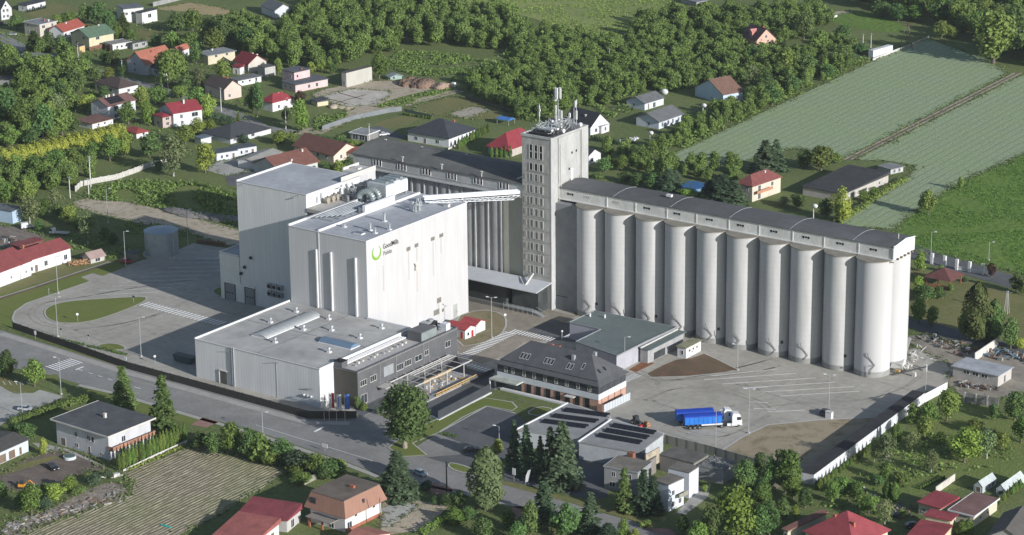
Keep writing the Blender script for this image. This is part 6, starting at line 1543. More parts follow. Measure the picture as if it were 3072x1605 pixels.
# --- red and white play sheds
for i,(F_,R_,Lx,lab) in enumerate(((k11(1578,1150),k11(1645,1115),k11(1450,1105),'nearer small white shed with red doors and a red roof on the soil island'),(k11(1660,1110),k11(1708,1070),k11(1560,1075),'farther small white shed with a plain wall and a red roof on the soil island'))):
    t=house('red_shed',lab,Lx,F_,R_,h=2.9,roof='gx',rh=.9,rc=(.29,.05,.055),wall=(.56,.6,.6),wl=[],wr=[(.3,1,.8,.9)] if i == 0 else [],cat='shed',ov=.3)
    if i == 0:
        q=HLOG[-1];hw_,hd_=q[4]/2,q[5]/2
        for x in (-.2,.5):
            m=MB();m.box(hw_*x,hw_*x+.9,-hd_-.08,-hd_,.1,2.2);m.build('red_door',REDP,t)
        m=MB();m.box(hw_,hw_+.08,hd_*.2,hd_*.2+.9,.1,2.2);m.build('red_door',REDP,t)
# --- round water tank
q=P(k01(1200,540));tq=P(k01(1205,602))
cxk,cyk=tq.x-2.6,tq.y+4.0
r_t=5.6
t=thing('water_tank','round galvanised steel tank standing at the edge of the shaded yard','tank',(cxk,cyk,0))
m=MB();m.cyl(cxk,cyk,.3,8.3,r_t,40,cap=False)
for z in (1.6,2.9,4.2,5.5,6.8):m.cyl(cxk,cyk,z,z+.1,r_t+.04,40,cap=True)
m.build('shell',surf('tank_steel',(.33,.37,.39),var=.1,scale=.3,rough=.5,metal=.3),t)
m=MB();m.cyl(cxk,cyk,8.3,9.0,r_t+.15,40,.6);m.build('roof',surf('tank_lid',(.30,.36,.42),var=.08,rough=.5,metal=.2),t)
m=MB();m.cyl(cxk,cyk,0,.3,r_t+.8,40);m.build('base_ring',CONC,t)
m=MB();m.bar((cxk+r_t+.2,cyk-.6,0),(cxk+r_t+.2,cyk-.6,8.8),.5,.12);m.build('ladder',STEEL,t)
FOOT.append([(cxk-8,cyk-8),(cxk+8,cyk-8),(cxk+8,cyk+8),(cxk-8,cyk+8)])
# gazebo
q=P(k31(1325,800));t=thing('gazebo','open garden gazebo with a red brown pyramid roof on the right','gazebo',(q.x,q.y,0))
m=MB();X=5.0;ap=(q.x,q.y,5.6)
cs=[(q.x-X,q.y-X,3.0),(q.x+X,q.y-X,3.0),(q.x+X,q.y+X,3.0),(q.x-X,q.y+X,3.0)]
for i in range(4):m.face([cs[i],cs[(i+1) % 4],ap])
m.face(cs[::-1]);m.build('roof',roof_mat((.13,.055,.05)),t)
for sx in (-1,0,1):
    for sy in (-1,1):
        m=MB();m.box(q.x+sx*4-.12,q.x+sx*4+.12,q.y+sy*4-.12,q.y+sy*4+.12,0,3);m.build('post',BRICK,t)
m=MB();m.box(q.x-4,q.x+4,q.y-4.1,q.y-3.9,0,.9);m.build('low_wall',BRICK,t)
# white gate pillars and balustrade
pil=[k31(1237,645),k31(1332,665),k31(1424,690),k31(1520,708),k31(1618,725)]
qs=[P(x) for x in pil]
t=thing('white_fence','white balustrade fence with tall square pillars beside the side road','fence',tuple(sum(qs,Vector())/5))
for q in qs:
    m=MB();m.box(q.x-.45,q.x+.45,q.y-.45,q.y+.45,0,3.6);m.build('pillar',WHITE,t)
m=MB()
for a_,c2 in zip(qs[2:],qs[3:]):m.bar((a_.x,a_.y,1.1),(c2.x,c2.y,1.1),.15,.25);m.bar((a_.x,a_.y,.4),(c2.x,c2.y,.4),.15,.8)
m.build('balustrade',WHITE,t)

# ------------------------------------------------------------------ fences and walls
def fence(name,label,px_,h,mat,th=.12,cat='fence',post=None,every=3.0,z=0):
    qs=[P(x) for x in px_]
    t=thing(name,label,cat,tuple(sum(qs,Vector())/len(qs)))
    m=MB()
    for a_,c2 in zip(qs,qs[1:]):m.bar((a_.x,a_.y,z+h/2),(c2.x,c2.y,z+h/2),th,h)
    m.build('panels',mat,t)
    if post:
        pm,pw,ph=post
        for a_,c2 in zip(qs,qs[1:]):
            n=max(1,int((c2-a_).length/every))
            for i in range(n):
                q=a_+(c2-a_)*i/n;m=MB();m.box(q.x-pw,q.x+pw,q.y-pw,q.y+pw,0,ph);m.build('post',pm,t)
    return t
M_GAB=surf('dark_gabion',(.045,.042,.038),var=.35,scale=2.5,bump=.08,bscale=5)
fence('dark_fence','long near black boundary fence between the road and the mill yard',fenceline,2.1,M_GAB,.3,'fence',(DARKM,.12,2.3),3.5)
fence('mesh_fence','low dark mesh fence between the terrace and the mansard office',[ZC(1650,960),ZC(2430,640)],1.3,surf('mesh_grey',(.10,.10,.10)),.06,'fence',(DARKM,.06,1.5),2.5)
fence('corrugated_fence','grey panel fence between the lorry yard and the derelict buildings',[k22(1150,655),k22(1480,735),k22(1850,840)],2.5,ribbed('fence_panel',(.21,.21,.19),pitch=3,depth=.1,line=.5),.15,'fence')
fence('concrete_fence','pale curving concrete fence beyond the weedy field',[la(570,100),la(610,62),la(700,40),la(880,8),a(1020,1305),a(1130,1262),a(1275,1235)],2.0,surf('pale_fence',(.44,.43,.40),var=.15,scale=.8),.2,'fence',(OFFW,.18,2.2),3)
fence('wooden_fence','brown board fence under the green roofed house',[a(675,385),a(790,358),a(835,392)],1.8,surf('brown_boards',(.17,.09,.06),var=.3,scale=2),.1)
fence('grey_fence','long grey board fence at the edge of the straw field',[a(1155,50),a(1290,18),a(1390,-8)],2.2,surf('grey_boards',(.25,.25,.25),var=.15),.1)
fence('white_barrier','low white wall along the top corner of the wheat field',[g_(790,458),g_(915,408),g_(1020,368)],1.0,OFFW,.3,'wall')
fence('wire_fence','thin grey fence from the wooden pylon to the field corner',[g_(1020,368),g_(1215,282)],.9,surf('fence_grey',(.3,.3,.28)),.15)
fence('panel_fence','curving grey slab fence between the dirt lane and the green garden',[c_(500,985),c_(600,948),c_(760,900),c_(1000,850),c_(1100,838)],1.9,surf('slab_fence',(.17,.185,.20),var=.1),.15)
fence('thin_fence','thin light fence round the plot of the charcoal pyramid roofed bungalow',[c_(1120,842),c_(1330,895)],1.3,surf('hedge_fence',(.2,.2,.17)),.1)
fence('thin_fence','dark fence along the right of the rubble garden behind the bungalow',[c_(1580,745),c_(1932,850)],1.5,surf('fence_dark',(.10,.09,.08)),.1)
fence('white_fence','low white plinth fence under the thujas beside the ploughed field',[lb(930,868),lb(1180,748),lb(1410,645)],.6,OFFW,.2,'fence')
fence('wooden_fence','short grey fence behind the mansard house by the ploughed field',[fa_(365,968),fa_(560,875)],1.6,surf('fence_greywood',(.27,.26,.23),var=.2,scale=2),.12)
fence('white_fence','white post fence beside the greenhouse at the bottom right',[rb(1560,1215),rb(1740,1090),rb(1900,960)],1.2,OFFW,.15,'fence',(WHITE,.15,1.6),3)
fence('garden_wall','cream garden wall above the crimson flat roof',[rb(1265,1035),rb(1408,935)],1.9,surf('cream_wall',(.5,.47,.42)),.25,'wall')
fence('arched_wall','dark arched concrete wall above the orchard on the right',[rb(1480,345),rb(1740,385)],2.8,surf('arch_wall',(.16,.165,.155),var=.3,scale=.7),.3,'wall',(CONC,.25,3.0),3)
fence('concrete_fence','pale concrete fence above the scrap yard at the right',[k31(1560,1380),k31(1735,1262)],2.6,surf('pale_fence2',(.5,.48,.46)),.2,'wall')
fence('white_picket_fence','white fence on the far side of the garage with grey lids',[c_(1450,1130),c_(1560,1080),c_(1665,1030)],.7,OFFW,.1)
# ================================================================== VEHICLES
def wheel(t,x,y,r,w=.25,rim=True):
    m=MB();m.tube((x,y-w/2,r),(x,y+w/2,r),r,18);wh=m.build('wheel',RUBBER,t)
    for s_ in (-1,1):
        m=MB();m.tube((x,y+s_*(w/2),r),(x,y+s_*(w/2+.02),r),r*.58,12);m.build('rim',CHROME,wh)
def rbox(m,prof,y0,y1,inset=.12):
    """body swept across the car, side edges pulled in a little towards the top"""
    zs=[p[1] for p in prof];zm=min(zs);zt=max(zs)
    n=len(prof)
    for s_,y in ((-1,y0),(1,y1)):
        pass
    A=[(p[0],y0+inset*(p[1]-zm)/(zt-zm),p[1]) for p in prof];B=[(p[0],y1-inset*(p[1]-zm)/(zt-zm),p[1]) for p in prof]
    b=m._p(A+B)
    for i in range(n):
        j=(i+1) % n;m.f.append((b+i,b+j,b+n+j,b+n+i));m.m.append(m.mi);m.sm.append(False)
    for tt in tessellate_polygon([[Vector((p[0],p[1],0)) for p in prof]]):
        m.f.append(tuple(b+i for i in tt));m.m.append(m.mi);m.sm.append(False)
        m.f.append(tuple(b+n+i for i in tt[::-1]));m.m.append(m.mi);m.sm.append(False)
def car(label,px_,yaw,col,kind='car',name='parked_car'):
    q=P(px_);t=thing(name,label,kind,(q.x,q.y,LZ*6),None,rad(yaw),local=True)
    pm=surf('car_paint',col,var=.02,rough=.25,spec=.6)
    m=MB();rbox(m,[(-2.15,.35),(2.1,.35),(2.15,.7),(1.95,.85),(1.0,.95),(-1.95,.98),(-2.15,.8)],-.88,.88,.08);m.build('body',pm,t)
    m=MB();rbox(m,[(-1.75,.97),(1.0,.95),(.35,1.42),(-1.2,1.42)],-.8,.8,.2);m.build('windows',GLASS,t)
    m=MB();rbox(m,[(-1.25,1.41),(.4,1.41),(.3,1.47),(-1.15,1.47)],-.63,.63,.03);m.build('roof',pm,t)
    for x in (-1.35,1.35):
        for y in (-.82,.82):wheel(t,x,y,.32,.2)
    for y in (-.6,.6):
        m=MB();m.box(2.1,2.17,y-.2,y+.2,.58,.72);m.build('headlight',WHITE,t)
        m=MB();m.box(-2.18,-2.12,y-.18,y+.18,.62,.78);m.build('tail_light',REDP,t)
    return t
car('silver blue car driving on the main road beside the big spruce',k12(1240,895),-14,(.30,.36,.42),name='car')
car('black car parked on the brown gravel yard behind the thuja house',k02(398,850),-16,(.012,.014,.02))
car('silver car parked at the left car park beside the lamp',k02(195,408),20,(.42,.44,.46))
car('dark car standing in tree shade at the asphalt car park',k12(1625,715),40,(.03,.035,.04))
car('silver car beside the carport behind the grain house',k10(965,1025),60,(.5,.52,.54))
car('dark blue car under the flat carport',k10(752,1048),10,(.03,.04,.12))
car('dark car on the village street beside the utility pole',k00(1212,655),-10,(.04,.045,.05))
car('black car at the left edge of the village street',k00(15,188),20,(.03,.03,.035))
car('silver car parked beside the street below the left gabled house',k00(92,268),20,(.35,.37,.39))
car('red car under trees by the dark shed at the shaded yard',k01(955,640),20,(.30,.02,.03))
car('dark car in the shaded court between the crimson roofs',k32(1100,1290),40,(.03,.035,.045))
car('dark car parked on the lorry yard behind the lamp post box',k32(425,432),100,(.06,.065,.07))
t=car('white van beside the workshop hall at the left edge',k01(205,378),60,(.55,.56,.57),'van','parked_van')
m=MB();m.box(-2.1,.3,-.85,.85,.9,2.1);m.build('box_body',WHITE,t)
q=P(k01(445,425));t=thing('flatbed_truck','white flatbed truck parked among the trees behind the red roofed building','truck',(q.x,q.y,0),None,rad(200),local=True)
m=MB();rbox(m,[(1.4,.5),(3.2,.5),(3.2,1.3),(2.7,2.2),(1.4,2.2)],-.95,.95,.1);m.build('cab',WHITE,t)
m=MB();rbox(m,[(2.2,1.35),(3.18,1.35),(2.75,2.1),(2.2,2.1)],-.97,.97,.08);m.build('windows',GLASS,t)
m=MB();m.box(-3.6,1.3,-1.05,1.05,.75,.95);m.build('bed',STEEL,t)
for i in range(9):m=MB();m.box(-3.5+i*.53,-3.3+i*.53,-1.05,1.05,.95,1.1);m.build('slat',WHITE,t)
for x in (-2.4,2.3):
    for y in (-.9,.9):wheel(t,x,y,.38,.25)

# lorry with blue tipping trailer
ra,rb_=P(k22(1305,556)),P(k22(1725,530))
d_=rb_-ra;yaw_=math.atan2(d_.y,d_.x);Lh=d_.length
def lorry(label,along,off):
    tk=thing('lorry',label,'lorry',(ra.x+along*math.cos(yaw_)-math.sin(yaw_)*(1.25+off),ra.y+along*math.sin(yaw_)+math.cos(yaw_)*(1.25+off),LZ),'two lorries side by side',yaw_,local=True)
    k_=Lh/16.3
    BLU=surf('trailer_blue',(.015,.15,.52),var=.12,scale=.7,rough=.45,spec=.5)
    TARP=surf('tarpaulin_blue',(.010,.05,.36),var=.15,scale=.8,rough=.5,spec=.4)
    m=MB();L2=10.8*k_
    m.box(0,L2,-1.25,1.25,1.45,3.5);m.build('trailer_body',BLU,tk)
    for i in range(9):
        m=MB();m.box(i*L2/8-.05 if i else 0,i*L2/8+.06,-1.31,-1.25,1.45,3.5);m.build('side_rib',surf('rib_blue',(.015,.12,.46)),tk)
    m=MB()
    prof=[(-1.32,3.45),(-1.28,3.75),(-.7,4.0),(-.25,3.9),(0,3.95),(.4,4.02),(.95,4.02),(1.28,3.8),(1.32,3.45)]
    m.extrude(prof,-.1,L2+.1,'x');m.build('tarpaulin',TARP,tk)
    m=MB();m.box(.2,L2+.6,-.5,.5,1.1,1.42);m.box(L2*.62,L2*.9,-1.2,-.7,.75,1.3);m.build('chassis',DARKM,tk)
    m=MB();m.box(-.06,0,-1.2,1.2,1.3,3.4);m.build('tailgate',BLU,tk)
    m=MB();m.box(L2*.45,L2+.2,-1.26,-1.2,1.0,1.4);m.build('side_guard',WHITE,tk)
    for x in (1.6,2.95,4.3):
        for y in (-1.02,1.02):wheel(tk,x*k_,y,.5,.38)
    cx0=L2+.3
    m=MB();m.box(cx0-2.6,cx0+5.2,-.45,.45,.75,1.05);m.build('tractor_chassis',DARKM,tk)
    for x in (cx0-.3,):
        for y in (-1.0,1.0):wheel(tk,x,y,.52,.45)
    m=MB();rbox(m,[(cx0+2.6,1.0),(cx0+5.25,.55),(cx0+5.3,1.9),(cx0+4.95,3.2),(cx0+4.5,3.75),(cx0+2.9,3.95),(cx0+2.6,3.2)],-1.24,1.24,.1);m.build('cab',surf('cab_white',(.62,.63,.64),var=.03,rough=.3,spec=.5),tk)
    m=MB();rbox(m,[(cx0+4.9,2.0),(cx0+5.33,2.0),(cx0+5.05,3.1),(cx0+4.7,3.1)],-1.18,1.18,.1);m.build('windscreen',GLASS,tk)
    for y in (-1.26,1.24):m=MB();m.box(cx0+3.9,cx0+4.85,y,y+.03,2.0,2.9);m.build('side_window',GLASS,tk)
    m=MB();m.box(cx0+4.9,cx0+5.36,-1.25,1.25,.45,1.05);m.build('bumper',WHITE,tk)
    m=MB();m.box(cx0+1.2,cx0+3.9,-1.25,-.8,.45,1.15);m.build('side_fairing',WHITE,tk)
    for y in (-1.02,1.02):wheel(tk,cx0+4.1,y,.5,.35)
    for y in (-.95,.95):
        m=MB();m.box(cx0+5.34,cx0+5.38,y-.2,y+.2,.75,.95);m.build('headlight',CHROME,tk)
    for y in (-1.45,1.35):m=MB();m.box(cx0+4.9,cx0+5.05,y,y+.12,2.1,2.8);m.build('mirror',DARKM,tk)
lorry('nearer white lorry with a bright blue trailer, its whole side in view',0,0)
lorry('farther white lorry with a blue trailer, mostly hidden behind its twin',-1.5,3.5)
# tractor and orange machine
q=P(k22(940,512));t=thing('tractor','small dark tractor with a red front loader parked by the solar workshop','tractor',(q.x,q.y,LZ),None,rad(-20),local=True)
m=MB();m.box(.2,1.9,-.4,.4,.7,1.35);m.build('bonnet',DARKM,t)
m=MB();m.box(-.9,.2,-.65,.65,.9,2.3);m.build('cab',GLASS,t);m=MB();m.box(-1.0,.3,-.75,.75,2.3,2.42);m.build('roof',DARKM,t)
for x,r in ((-.6,.75),(1.4,.45)):
    for y in (-.85,.85):wheel(t,x,y,r,.35)
m=MB();m.box(1.9,2.8,-.8,.8,.2,.7);m.build('loader_bucket',REDP,t)
q=P(k22(1018,535));t=thing('orange_trailer','small orange machine beside the tractor','machine',(q.x,q.y,LZ),None,rad(-20),local=True)
m=MB();m.box(-.9,.9,-.6,.6,.5,1.1);m.extrude([(-.6,1.1),(.6,1.1),(.3,1.7),(-.3,1.7)],-.8,.6,'x');m.build('hopper',surf('machine_orange',(.33,.17,.10)),t)
for y in (-.65,.65):wheel(t,0,y,.35,.2)
q=P(k02(165,990));t=thing('mini_digger','yellow orange mini digger at the bottom left beside bushes','digger',(q.x,q.y,0),None,rad(30),local=True)
ORM=surf('digger_orange',(.55,.25,.03))
m=MB();m.box(-.8,.8,-.7,.7,.5,1.2);m.build('body',ORM,t);m=MB();m.box(-.2,.6,-.5,.3,1.2,2.2);m.build('cab',GLASS,t)
for y in (-.6,.6):m=MB();m.box(-1.1,1.1,y-.18,y+.18,0,.45);m.build('track',RUBBER,t)
m=MB();m.path([(.8,0,1),(2.2,0,2.2),(3.2,0,1.2)],.14,6);m.build('boom',ORM,t);m=MB();m.box(3.0,3.5,-.3,.3,.6,1.2);m.build('bucket',WHITE,t)
q=P(k02(527,768));t=thing('hot_tub','round white rimmed pool tub on the path behind the thuja house','pool',(q.x,q.y,0))
m=MB();m.cyl(q.x,q.y,0,.8,1.7,24);m.build('wall',surf('tub_white',(.5,.55,.58)),t);m=MB();m.cyl(q.x,q.y,.8,.84,1.5,24);m.build('water',surf('tub_water',(.10,.14,.13),rough=.1),t)
q=P(k21(1345,70));t=thing('swimming_pool','round blue covered garden pool behind the silo gallery','pool',(q.x,q.y,0))
m=MB();m.cyl(q.x,q.y,0,.9,5.6,32);m.build('wall',surf('pool_wall',(.16,.28,.42)),t);m=MB();m.cyl(q.x,q.y,.9,.95,5.7,32);m.build('cover',surf('pool_cover',(.035,.12,.27),var=.1),t)
q=P(k10(1885,935));t=thing('garden_pavilion','small bright blue tarpaulin roof in the garden left of the crimson pyramid roof','pavilion',(q.x,q.y,0))
m=MB()
for x in (-2.8,2.8):
    for y in (-2,2):m.box(q.x+x-.08,q.x+x+.08,q.y+y-.08,q.y+y+.08,0,2.2)
m.build('posts',STEEL,t);m=MB();m.extrude([(q.y-2.3,2.2),(q.y,3.0),(q.y+2.3,2.2),(q.y+2.3,2.1),(q.y-2.3,2.1)],q.x-3,q.x+3,'x');m.build('canopy',surf('tarp_blue',(.05,.16,.42)),t)
q=P(k32(462,465));t=thing('electrical_box','white electrical box at the foot of the lamp post in the lorry yard','box',(q.x,q.y,LZ))
m=MB();m.box(q.x-.9,q.x+.9,q.y-.6,q.y+.6,0,1.9);m.build('cabinet',WHITE,t);m=MB();m.box(q.x-1.0,q.x+1.0,q.y-.7,q.y+.7,1.9,2.05);m.build('lid',OFFW,t)
q=P(k02(1395,40));t=thing('waste_container','dark skip container in the shadow left of the low hall','container',(q.x,q.y,LZ))
m=MB();m.extrude([(q.x-3,.2),(q.x+3,.2),(q.x+3.6,2.0),(q.x-3.6,2.0)],q.y-1.2,q.y+1.2,'y');m.build('body',surf('skip_green',(.06,.10,.10)),t);m=MB();m.box(q.x-3.7,q.x+3.7,q.y-1.3,q.y+1.3,2.0,2.12);m.build('rim',DARKM,t)
# ------------------------------------------------------------------ lamp posts, poles, flags
def lamp(label,pb,pt,arms=(1,),col=None,z=0):
    q=P(pb);h=max(3.0,min(14,hz(pb,pt)))
    t=thing('street_lamp',label,'street lamp',(q.x,q.y,0),'street lamps of the yards and road')
    m=MB();m.cyl(q.x,q.y,0,h,.11,8,.07);m.build('pole',col or STEEL,t)
    for a_ in arms:
        m=MB();ax,ay=a_*1.3*.81,a_*1.3*.3;m.tube((q.x,q.y,h-.1),(q.x+ax,q.y+ay,h+.15),.05,6);m.build('arm',col or STEEL,t)
        m=MB();m.bar((q.x+ax*.8,q.y+ay*.8,h+.15),(q.x+ax*1.5,q.y+ay*1.5,h+.22),.4,.16);m.build('lamp_head',WHITE,t)
    m=MB();m.box(q.x-.3,q.x+.3,q.y-.3,q.y+.3,0,.35);m.build('base',CONC,t)
L_=lamp
L_('lamp post on the outer rim of the turning loop',k01(437,1195),k01(420,895))
L_('lamp post on the lawn between the ditch and the turning loop',k01(438,868),k01(430,588))
L_('lamp post with a right hand arm at the edge of the hall shadow',k01(1066,1345),k01(1052,1048))
L_('lamp post beside the dark shed at the shaded yard',k01(948,662),k01(942,400))
L_('twin armed lamp post behind the water tank',k01(1420,505),k01(1418,235),(1,-1))
L_('lamp post standing in the sandy strip at the far left',k01(816,335),k01(802,78))
L_('twin armed lamp post by the red sheds',k11(1780,1205),k11(1776,900),(1,-1))
L_('lamp post at the near kerb of the main road, left of centre',k12(52,592),k12(48,418))
L_('lamp post beside the asphalt car park near the spruces',k12(1835,628),k12(1835,525),(-1,))
L_('lamp post in the left car park beside the silver car',k02(170,452),k02(158,195),(-1,))
L_('lamp post at the left zebra crossing',k02(462,285),k02(450,10),(-1,))
L_('slim lamp post at the sunlit corner of the mansard office',ZE(1548,765),ZE(1550,415),(1,))
L_('lamp post at the right tip of the soil triangle',ZH(2142,975),ZH(2140,480),(1,-1))
L_('lamp post with the electrical box in the lorry yard',k32(458,420),k32(455,138),(1,-1))
L_('lamp post beside the far end of the black garage row',k32(1187,292),k32(1192,15),(1,-1))
L_('twin armed lamp post behind the lorry cab',k22(1785,578),k22(1782,245),(1,-1))
L_('lamp post in front of the blue lorry trailer',k22(1537,695),k22(1532,402),(1,))
L_('lamp post at the white pillars beside the side road',k31(1228,603),k31(1240,405))
L_('lamp post on the far side of the side road',k31(1665,618),k31(1665,482))
def sign(label,pb,h,col=None,r=.38,board=None,name='road_sign'):
    q=P(pb);t=thing(name,label,'sign',(q.x,q.y,0))
    m=MB();m.cyl(q.x,q.y,0,h,.05,6);m.build('post',STEEL,t)
    m=MB()
    if board:m.box(q.x-board[0]/2,q.x+board[0]/2,q.y-.05,q.y+.05,h-board[1],h)
    else:m.tube((q.x-.03,q.y-.03,h),(q.x+.04,q.y-.08,h+.02),r,14)
    m.build('board',col or WHITE,t)
sign('small round lamp on a short post in the teardrop lawn',k01(588,1086),2.6)
sign('short post with a dark plate at the right tip of the teardrop lawn',k01(1010,945),2.6,DARKM,board=(.9,.6))
sign('short post on the lawn above the turning loop',k01(370,882),2.2,OFFW,board=(.3,.3))
sign('white sign on the pavement outside the dark fence at the left',k01(268,1212),2.6,WHITE,board=(.8,1.2))
sign('black plate sign at the entrance of the turning loop',k01(462,1185),2.2,BLACK,board=(.5,.5))
sign('small dark sign standing on the yard near the small island',k01(668,1218),1.6,BLACK,board=(.5,.5))
sign('round sign at the kerb of the soil island',k11(1882,1090),2.6)
sign('white notice board on the verge across the road from the hall',k12(520,715),2.2,WHITE,board=(1.8,1.1))
sign('white sign on the dark fence above the road',k02(950,75),3.0,WHITE,board=(.8,1.0))
sign('grey round sign behind the dark fence',k02(1172,55),2.4,OFFW)
sign('white oval sign on the verge by the spruces, left one',k22(15,940),3.6,WHITE,board=(1.0,1.8))
q=P(k22(100,965));t=thing('banner_flag','curved white feather banner on the verge by the spruces','banner',(q.x,q.y,0))
m=MB();m.path([(q.x,q.y,0),(q.x+.2,q.y,2.4),(q.x+.8,q.y+.2,4.0),(q.x+1.5,q.y+.4,4.4)],.05,6);m.build('pole',STEEL,t)
m=MB();m.face([(q.x,q.y,.6),(q.x+.7,q.y+.2,.9),(q.x+1.5,q.y+.4,4.4),(q.x+.8,q.y+.2,4.0),(q.x+.2,q.y,2.4)]);m.build('banner',WHITE,t)
fq=[(ZC(60,1300),8.2,WHITE,'white flag on the leftmost of four flagpoles at the gate'),(ZC(130,1310),8.4,REDP,'white and red flag on the second flagpole at the gate'),(ZC(232,1330),8.4,WHITE,'white flag with blue writing on the third flagpole at the gate'),(ZC(350,1330),8.4,surf('flag_blue',(.06,.14,.42)),'blue flag on the rightmost of four flagpoles at the gate')]
for i,(pb,h,mt,lab) in enumerate(fq):
    q=P(pb);t=thing('flag',lab,'flag',(q.x,q.y,0),'flags at the mill gate')
    m=MB();m.cyl(q.x,q.y,0,h,.07,8,.04);m.build('flagpole',OFFW,t)
    def cloth(x0,x1,z0,z1,mat,name='cloth'):
        m=MB();n=6
        for a_ in range(n):
            f0,f1=a_/n,(a_+1)/n;w=lambda f:.18*math.sin(f*6+i)
            xa,xb=x0+(x1-x0)*f0,x0+(x1-x0)*f1
            m.face([(q.x+xa*.6,q.y+w(f0)+xa*.8,z0-f0*.25),(q.x+xb*.6,q.y+w(f1)+xb*.8,z0-f1*.25),(q.x+xb*.6,q.y+w(f1)+xb*.8,z1-f1*.25),(q.x+xa*.6,q.y+w(f0)+xa*.8,z1-f0*.25)],True)
        return m.build(name,mat,t)
    if i == 1:cloth(.05,.75,h-4.6,h-.2,surf('flag_white',(.55,.55,.55)),'white_field');cloth(.75,1.5,h-4.6,h-.2,mt,'red_field')
    elif i == 2:
        f=cloth(.05,1.4,h-4.6,h-.2,surf('flag_white',(.55,.55,.55)));m=MB();m.bar((q.x+.55,q.y+.3,h-2.6),(q.x+.68,q.y+.5,h-2.6),.05,2.9);m.build('blue_writing',surf('flag_blue',(.06,.16,.50)),t)
    elif i == 0:cloth(.05,.6,h-4.6,h-.6,surf('flag_white',(.55,.55,.55)))
    else:cloth(.05,1.4,h-4.6,h-.2,mt)
def pole(label,pb,pt,r=.16,mat=None,cross=1,name='utility_pole',extra=None):
    q=P(pb);h=max(5,min(14,hz(pb,pt)))
    t=thing(name,label,'utility pole',(q.x,q.y,0),'utility poles')
    m=MB();m.cyl(q.x,q.y,0,h,r*1.3,8,r*.8);m.build('pole',mat or OFFW,t)
    for i in range(cross):
        m=MB();m.bar((q.x-.9,q.y+.2,h-.4-i*.8),(q.x+.9,q.y-.2,h-.4-i*.8),.12,.12)
        for dx in (-.8,0,.8):m.cyl(q.x+dx,q.y-dx*.22,h-.35-i*.8,h-.1-i*.8,.07,6)
        m.build('crossarm',STEEL,t)
    if extra == 'box':m=MB();m.blob((q.x+.5,q.y,h-.1),1.1,.7,.8,10,6,rough=.05);m.build('white_drum',WHITE,t)
pole('pale pole in front of the dark roofed outbuilding, upper left',k00(924,572),k00(918,452))
pole('pale pole beside the car on the village street',k00(1268,662),k00(1262,545))
pole('tall pole at the bend of the village street',k00(1670,842),k00(1662,662))
pole('pale pole below the green roofed house',k00(592,465),k00(588,340))
pole('double pole above the pale curving fence',k01(686,75),k00(680,1178),.2,None,3)
pole('pole beside the red hut at the edge of the left weeds',k01(530,150),k01(515,-10))
pole('pole rising left of the sandy strip',k01(672,148),k01(662,0))
pole('pole with drooping arms at the corner of the dirt lane',k10(226,978),k10(222,795),.18,None,2)
pole('pale pole at the carport',k10(856,1075),k10(852,932))
pole('pole with a white drum above the larger grey bungalow',k20(1440,925),k20(1440,792),extra='box')
pole('pole with a white drum beside the white stones garden',k20(1040,1095),k20(1035,1000),extra='box')
pole('pole rising from the middle of the woods',k20(735,470),k20(732,365))
pole('slim pole in the woods below the meadow edge',k20(1247,330),k20(1245,235))
pole('pole at the wheat field hedge',k30(476,505),k30(472,395))
pole('left one of two poles behind the box trailer',k30(716,355),k30(714,255))
pole('right one of two poles behind the box trailer',k30(776,362),k30(774,250))
pole('pole just behind the roof of the silo gallery',k21(1347,130),k21(1343,35))
pole('short white pole behind the right part of the silo gallery',k31(342,310),k31(340,212),extra='box')
WD=surf('creosote_wood',(.07,.06,.05))
pole('dark wooden pole beside the silver blue car',k12(1440,1035),k12(1436,792),.17,WD)
pole('slim dark pole in front of the mansard house',k12(940,1295),k12(936,1065),.12,WD,0)
# wooden A-frame pylon, lattice mast
q=P(k30(1045,365));t=thing('wooden_pylon','wooden pylon of splayed legs at the corner of the wheat field','pylon',(q.x,q.y,0))
hh=hz(k30(1045,365),k30(1022,172))
m=MB()
for dx,dy in ((-3,-1),(3.6,-1),(-1.2,2.5),(1.2,2.5)):
    m.tube((q.x+dx,q.y+dy,0),(q.x+dx*.12,q.y,hh),.17,6,.12)
m.bar((q.x-1.9,q.y-.6,hh*.45),(q.x+2.2,q.y-.6,hh*.45),.15,.15);m.build('legs',WOOD,t)
m=MB();m.bar((q.x-3,q.y+.4,hh-.3),(q.x+3,q.y-.4,hh-.3),.18,.18);m.bar((q.x-2.2,q.y+.3,hh-1.4),(q.x+2.2,q.y-.3,hh-1.4),.14,.14);m.build('crossarm',WOOD,t)
q=P(k31(1800,1020));t=thing('lattice_mast','slim grey lattice mast among the trees at the right edge','mast',(q.x,q.y,0));hh=hz(k31(1800,1020),k31(1810,850))
m=MB()
for dx,dy in ((-.6,-.6),(.6,-.6),(.6,.6),(-.6,.6)):m.bar((q.x+dx,q.y+dy,0),(q.x+dx*.3,q.y+dy*.3,hh),.1,.1)
for i in range(8):
    z=hh*i/8;k2=1-.7*i/8;m.bar((q.x-.6*k2,q.y-.6*k2,z),(q.x+.6*k2,q.y-.6*k2,z+hh/8),.07,.07)
m.build('lattice',STEEL,t);m=MB();m.bar((q.x-1.6,q.y,hh-.3),(q.x+1.6,q.y,hh-.3),.12,.12);m.build('crossarm',STEEL,t)
q=P(ZE(850,440));t=thing('rooftop_mast','short mast with a small angled panel behind the ridge of the mansard office','mast',(52.5,-22,0));q=P(ZE(845,460));t.location=(q.x,q.y,0);ORG[t.name]=Vector((q.x,q.y,0))
m=MB();m.cyl(q.x,q.y,0,hz(ZE(845,460),ZE(842,350)),.12,6);m.build('pole',STEEL,t);hh=hz(ZE(845,460),ZE(842,350))
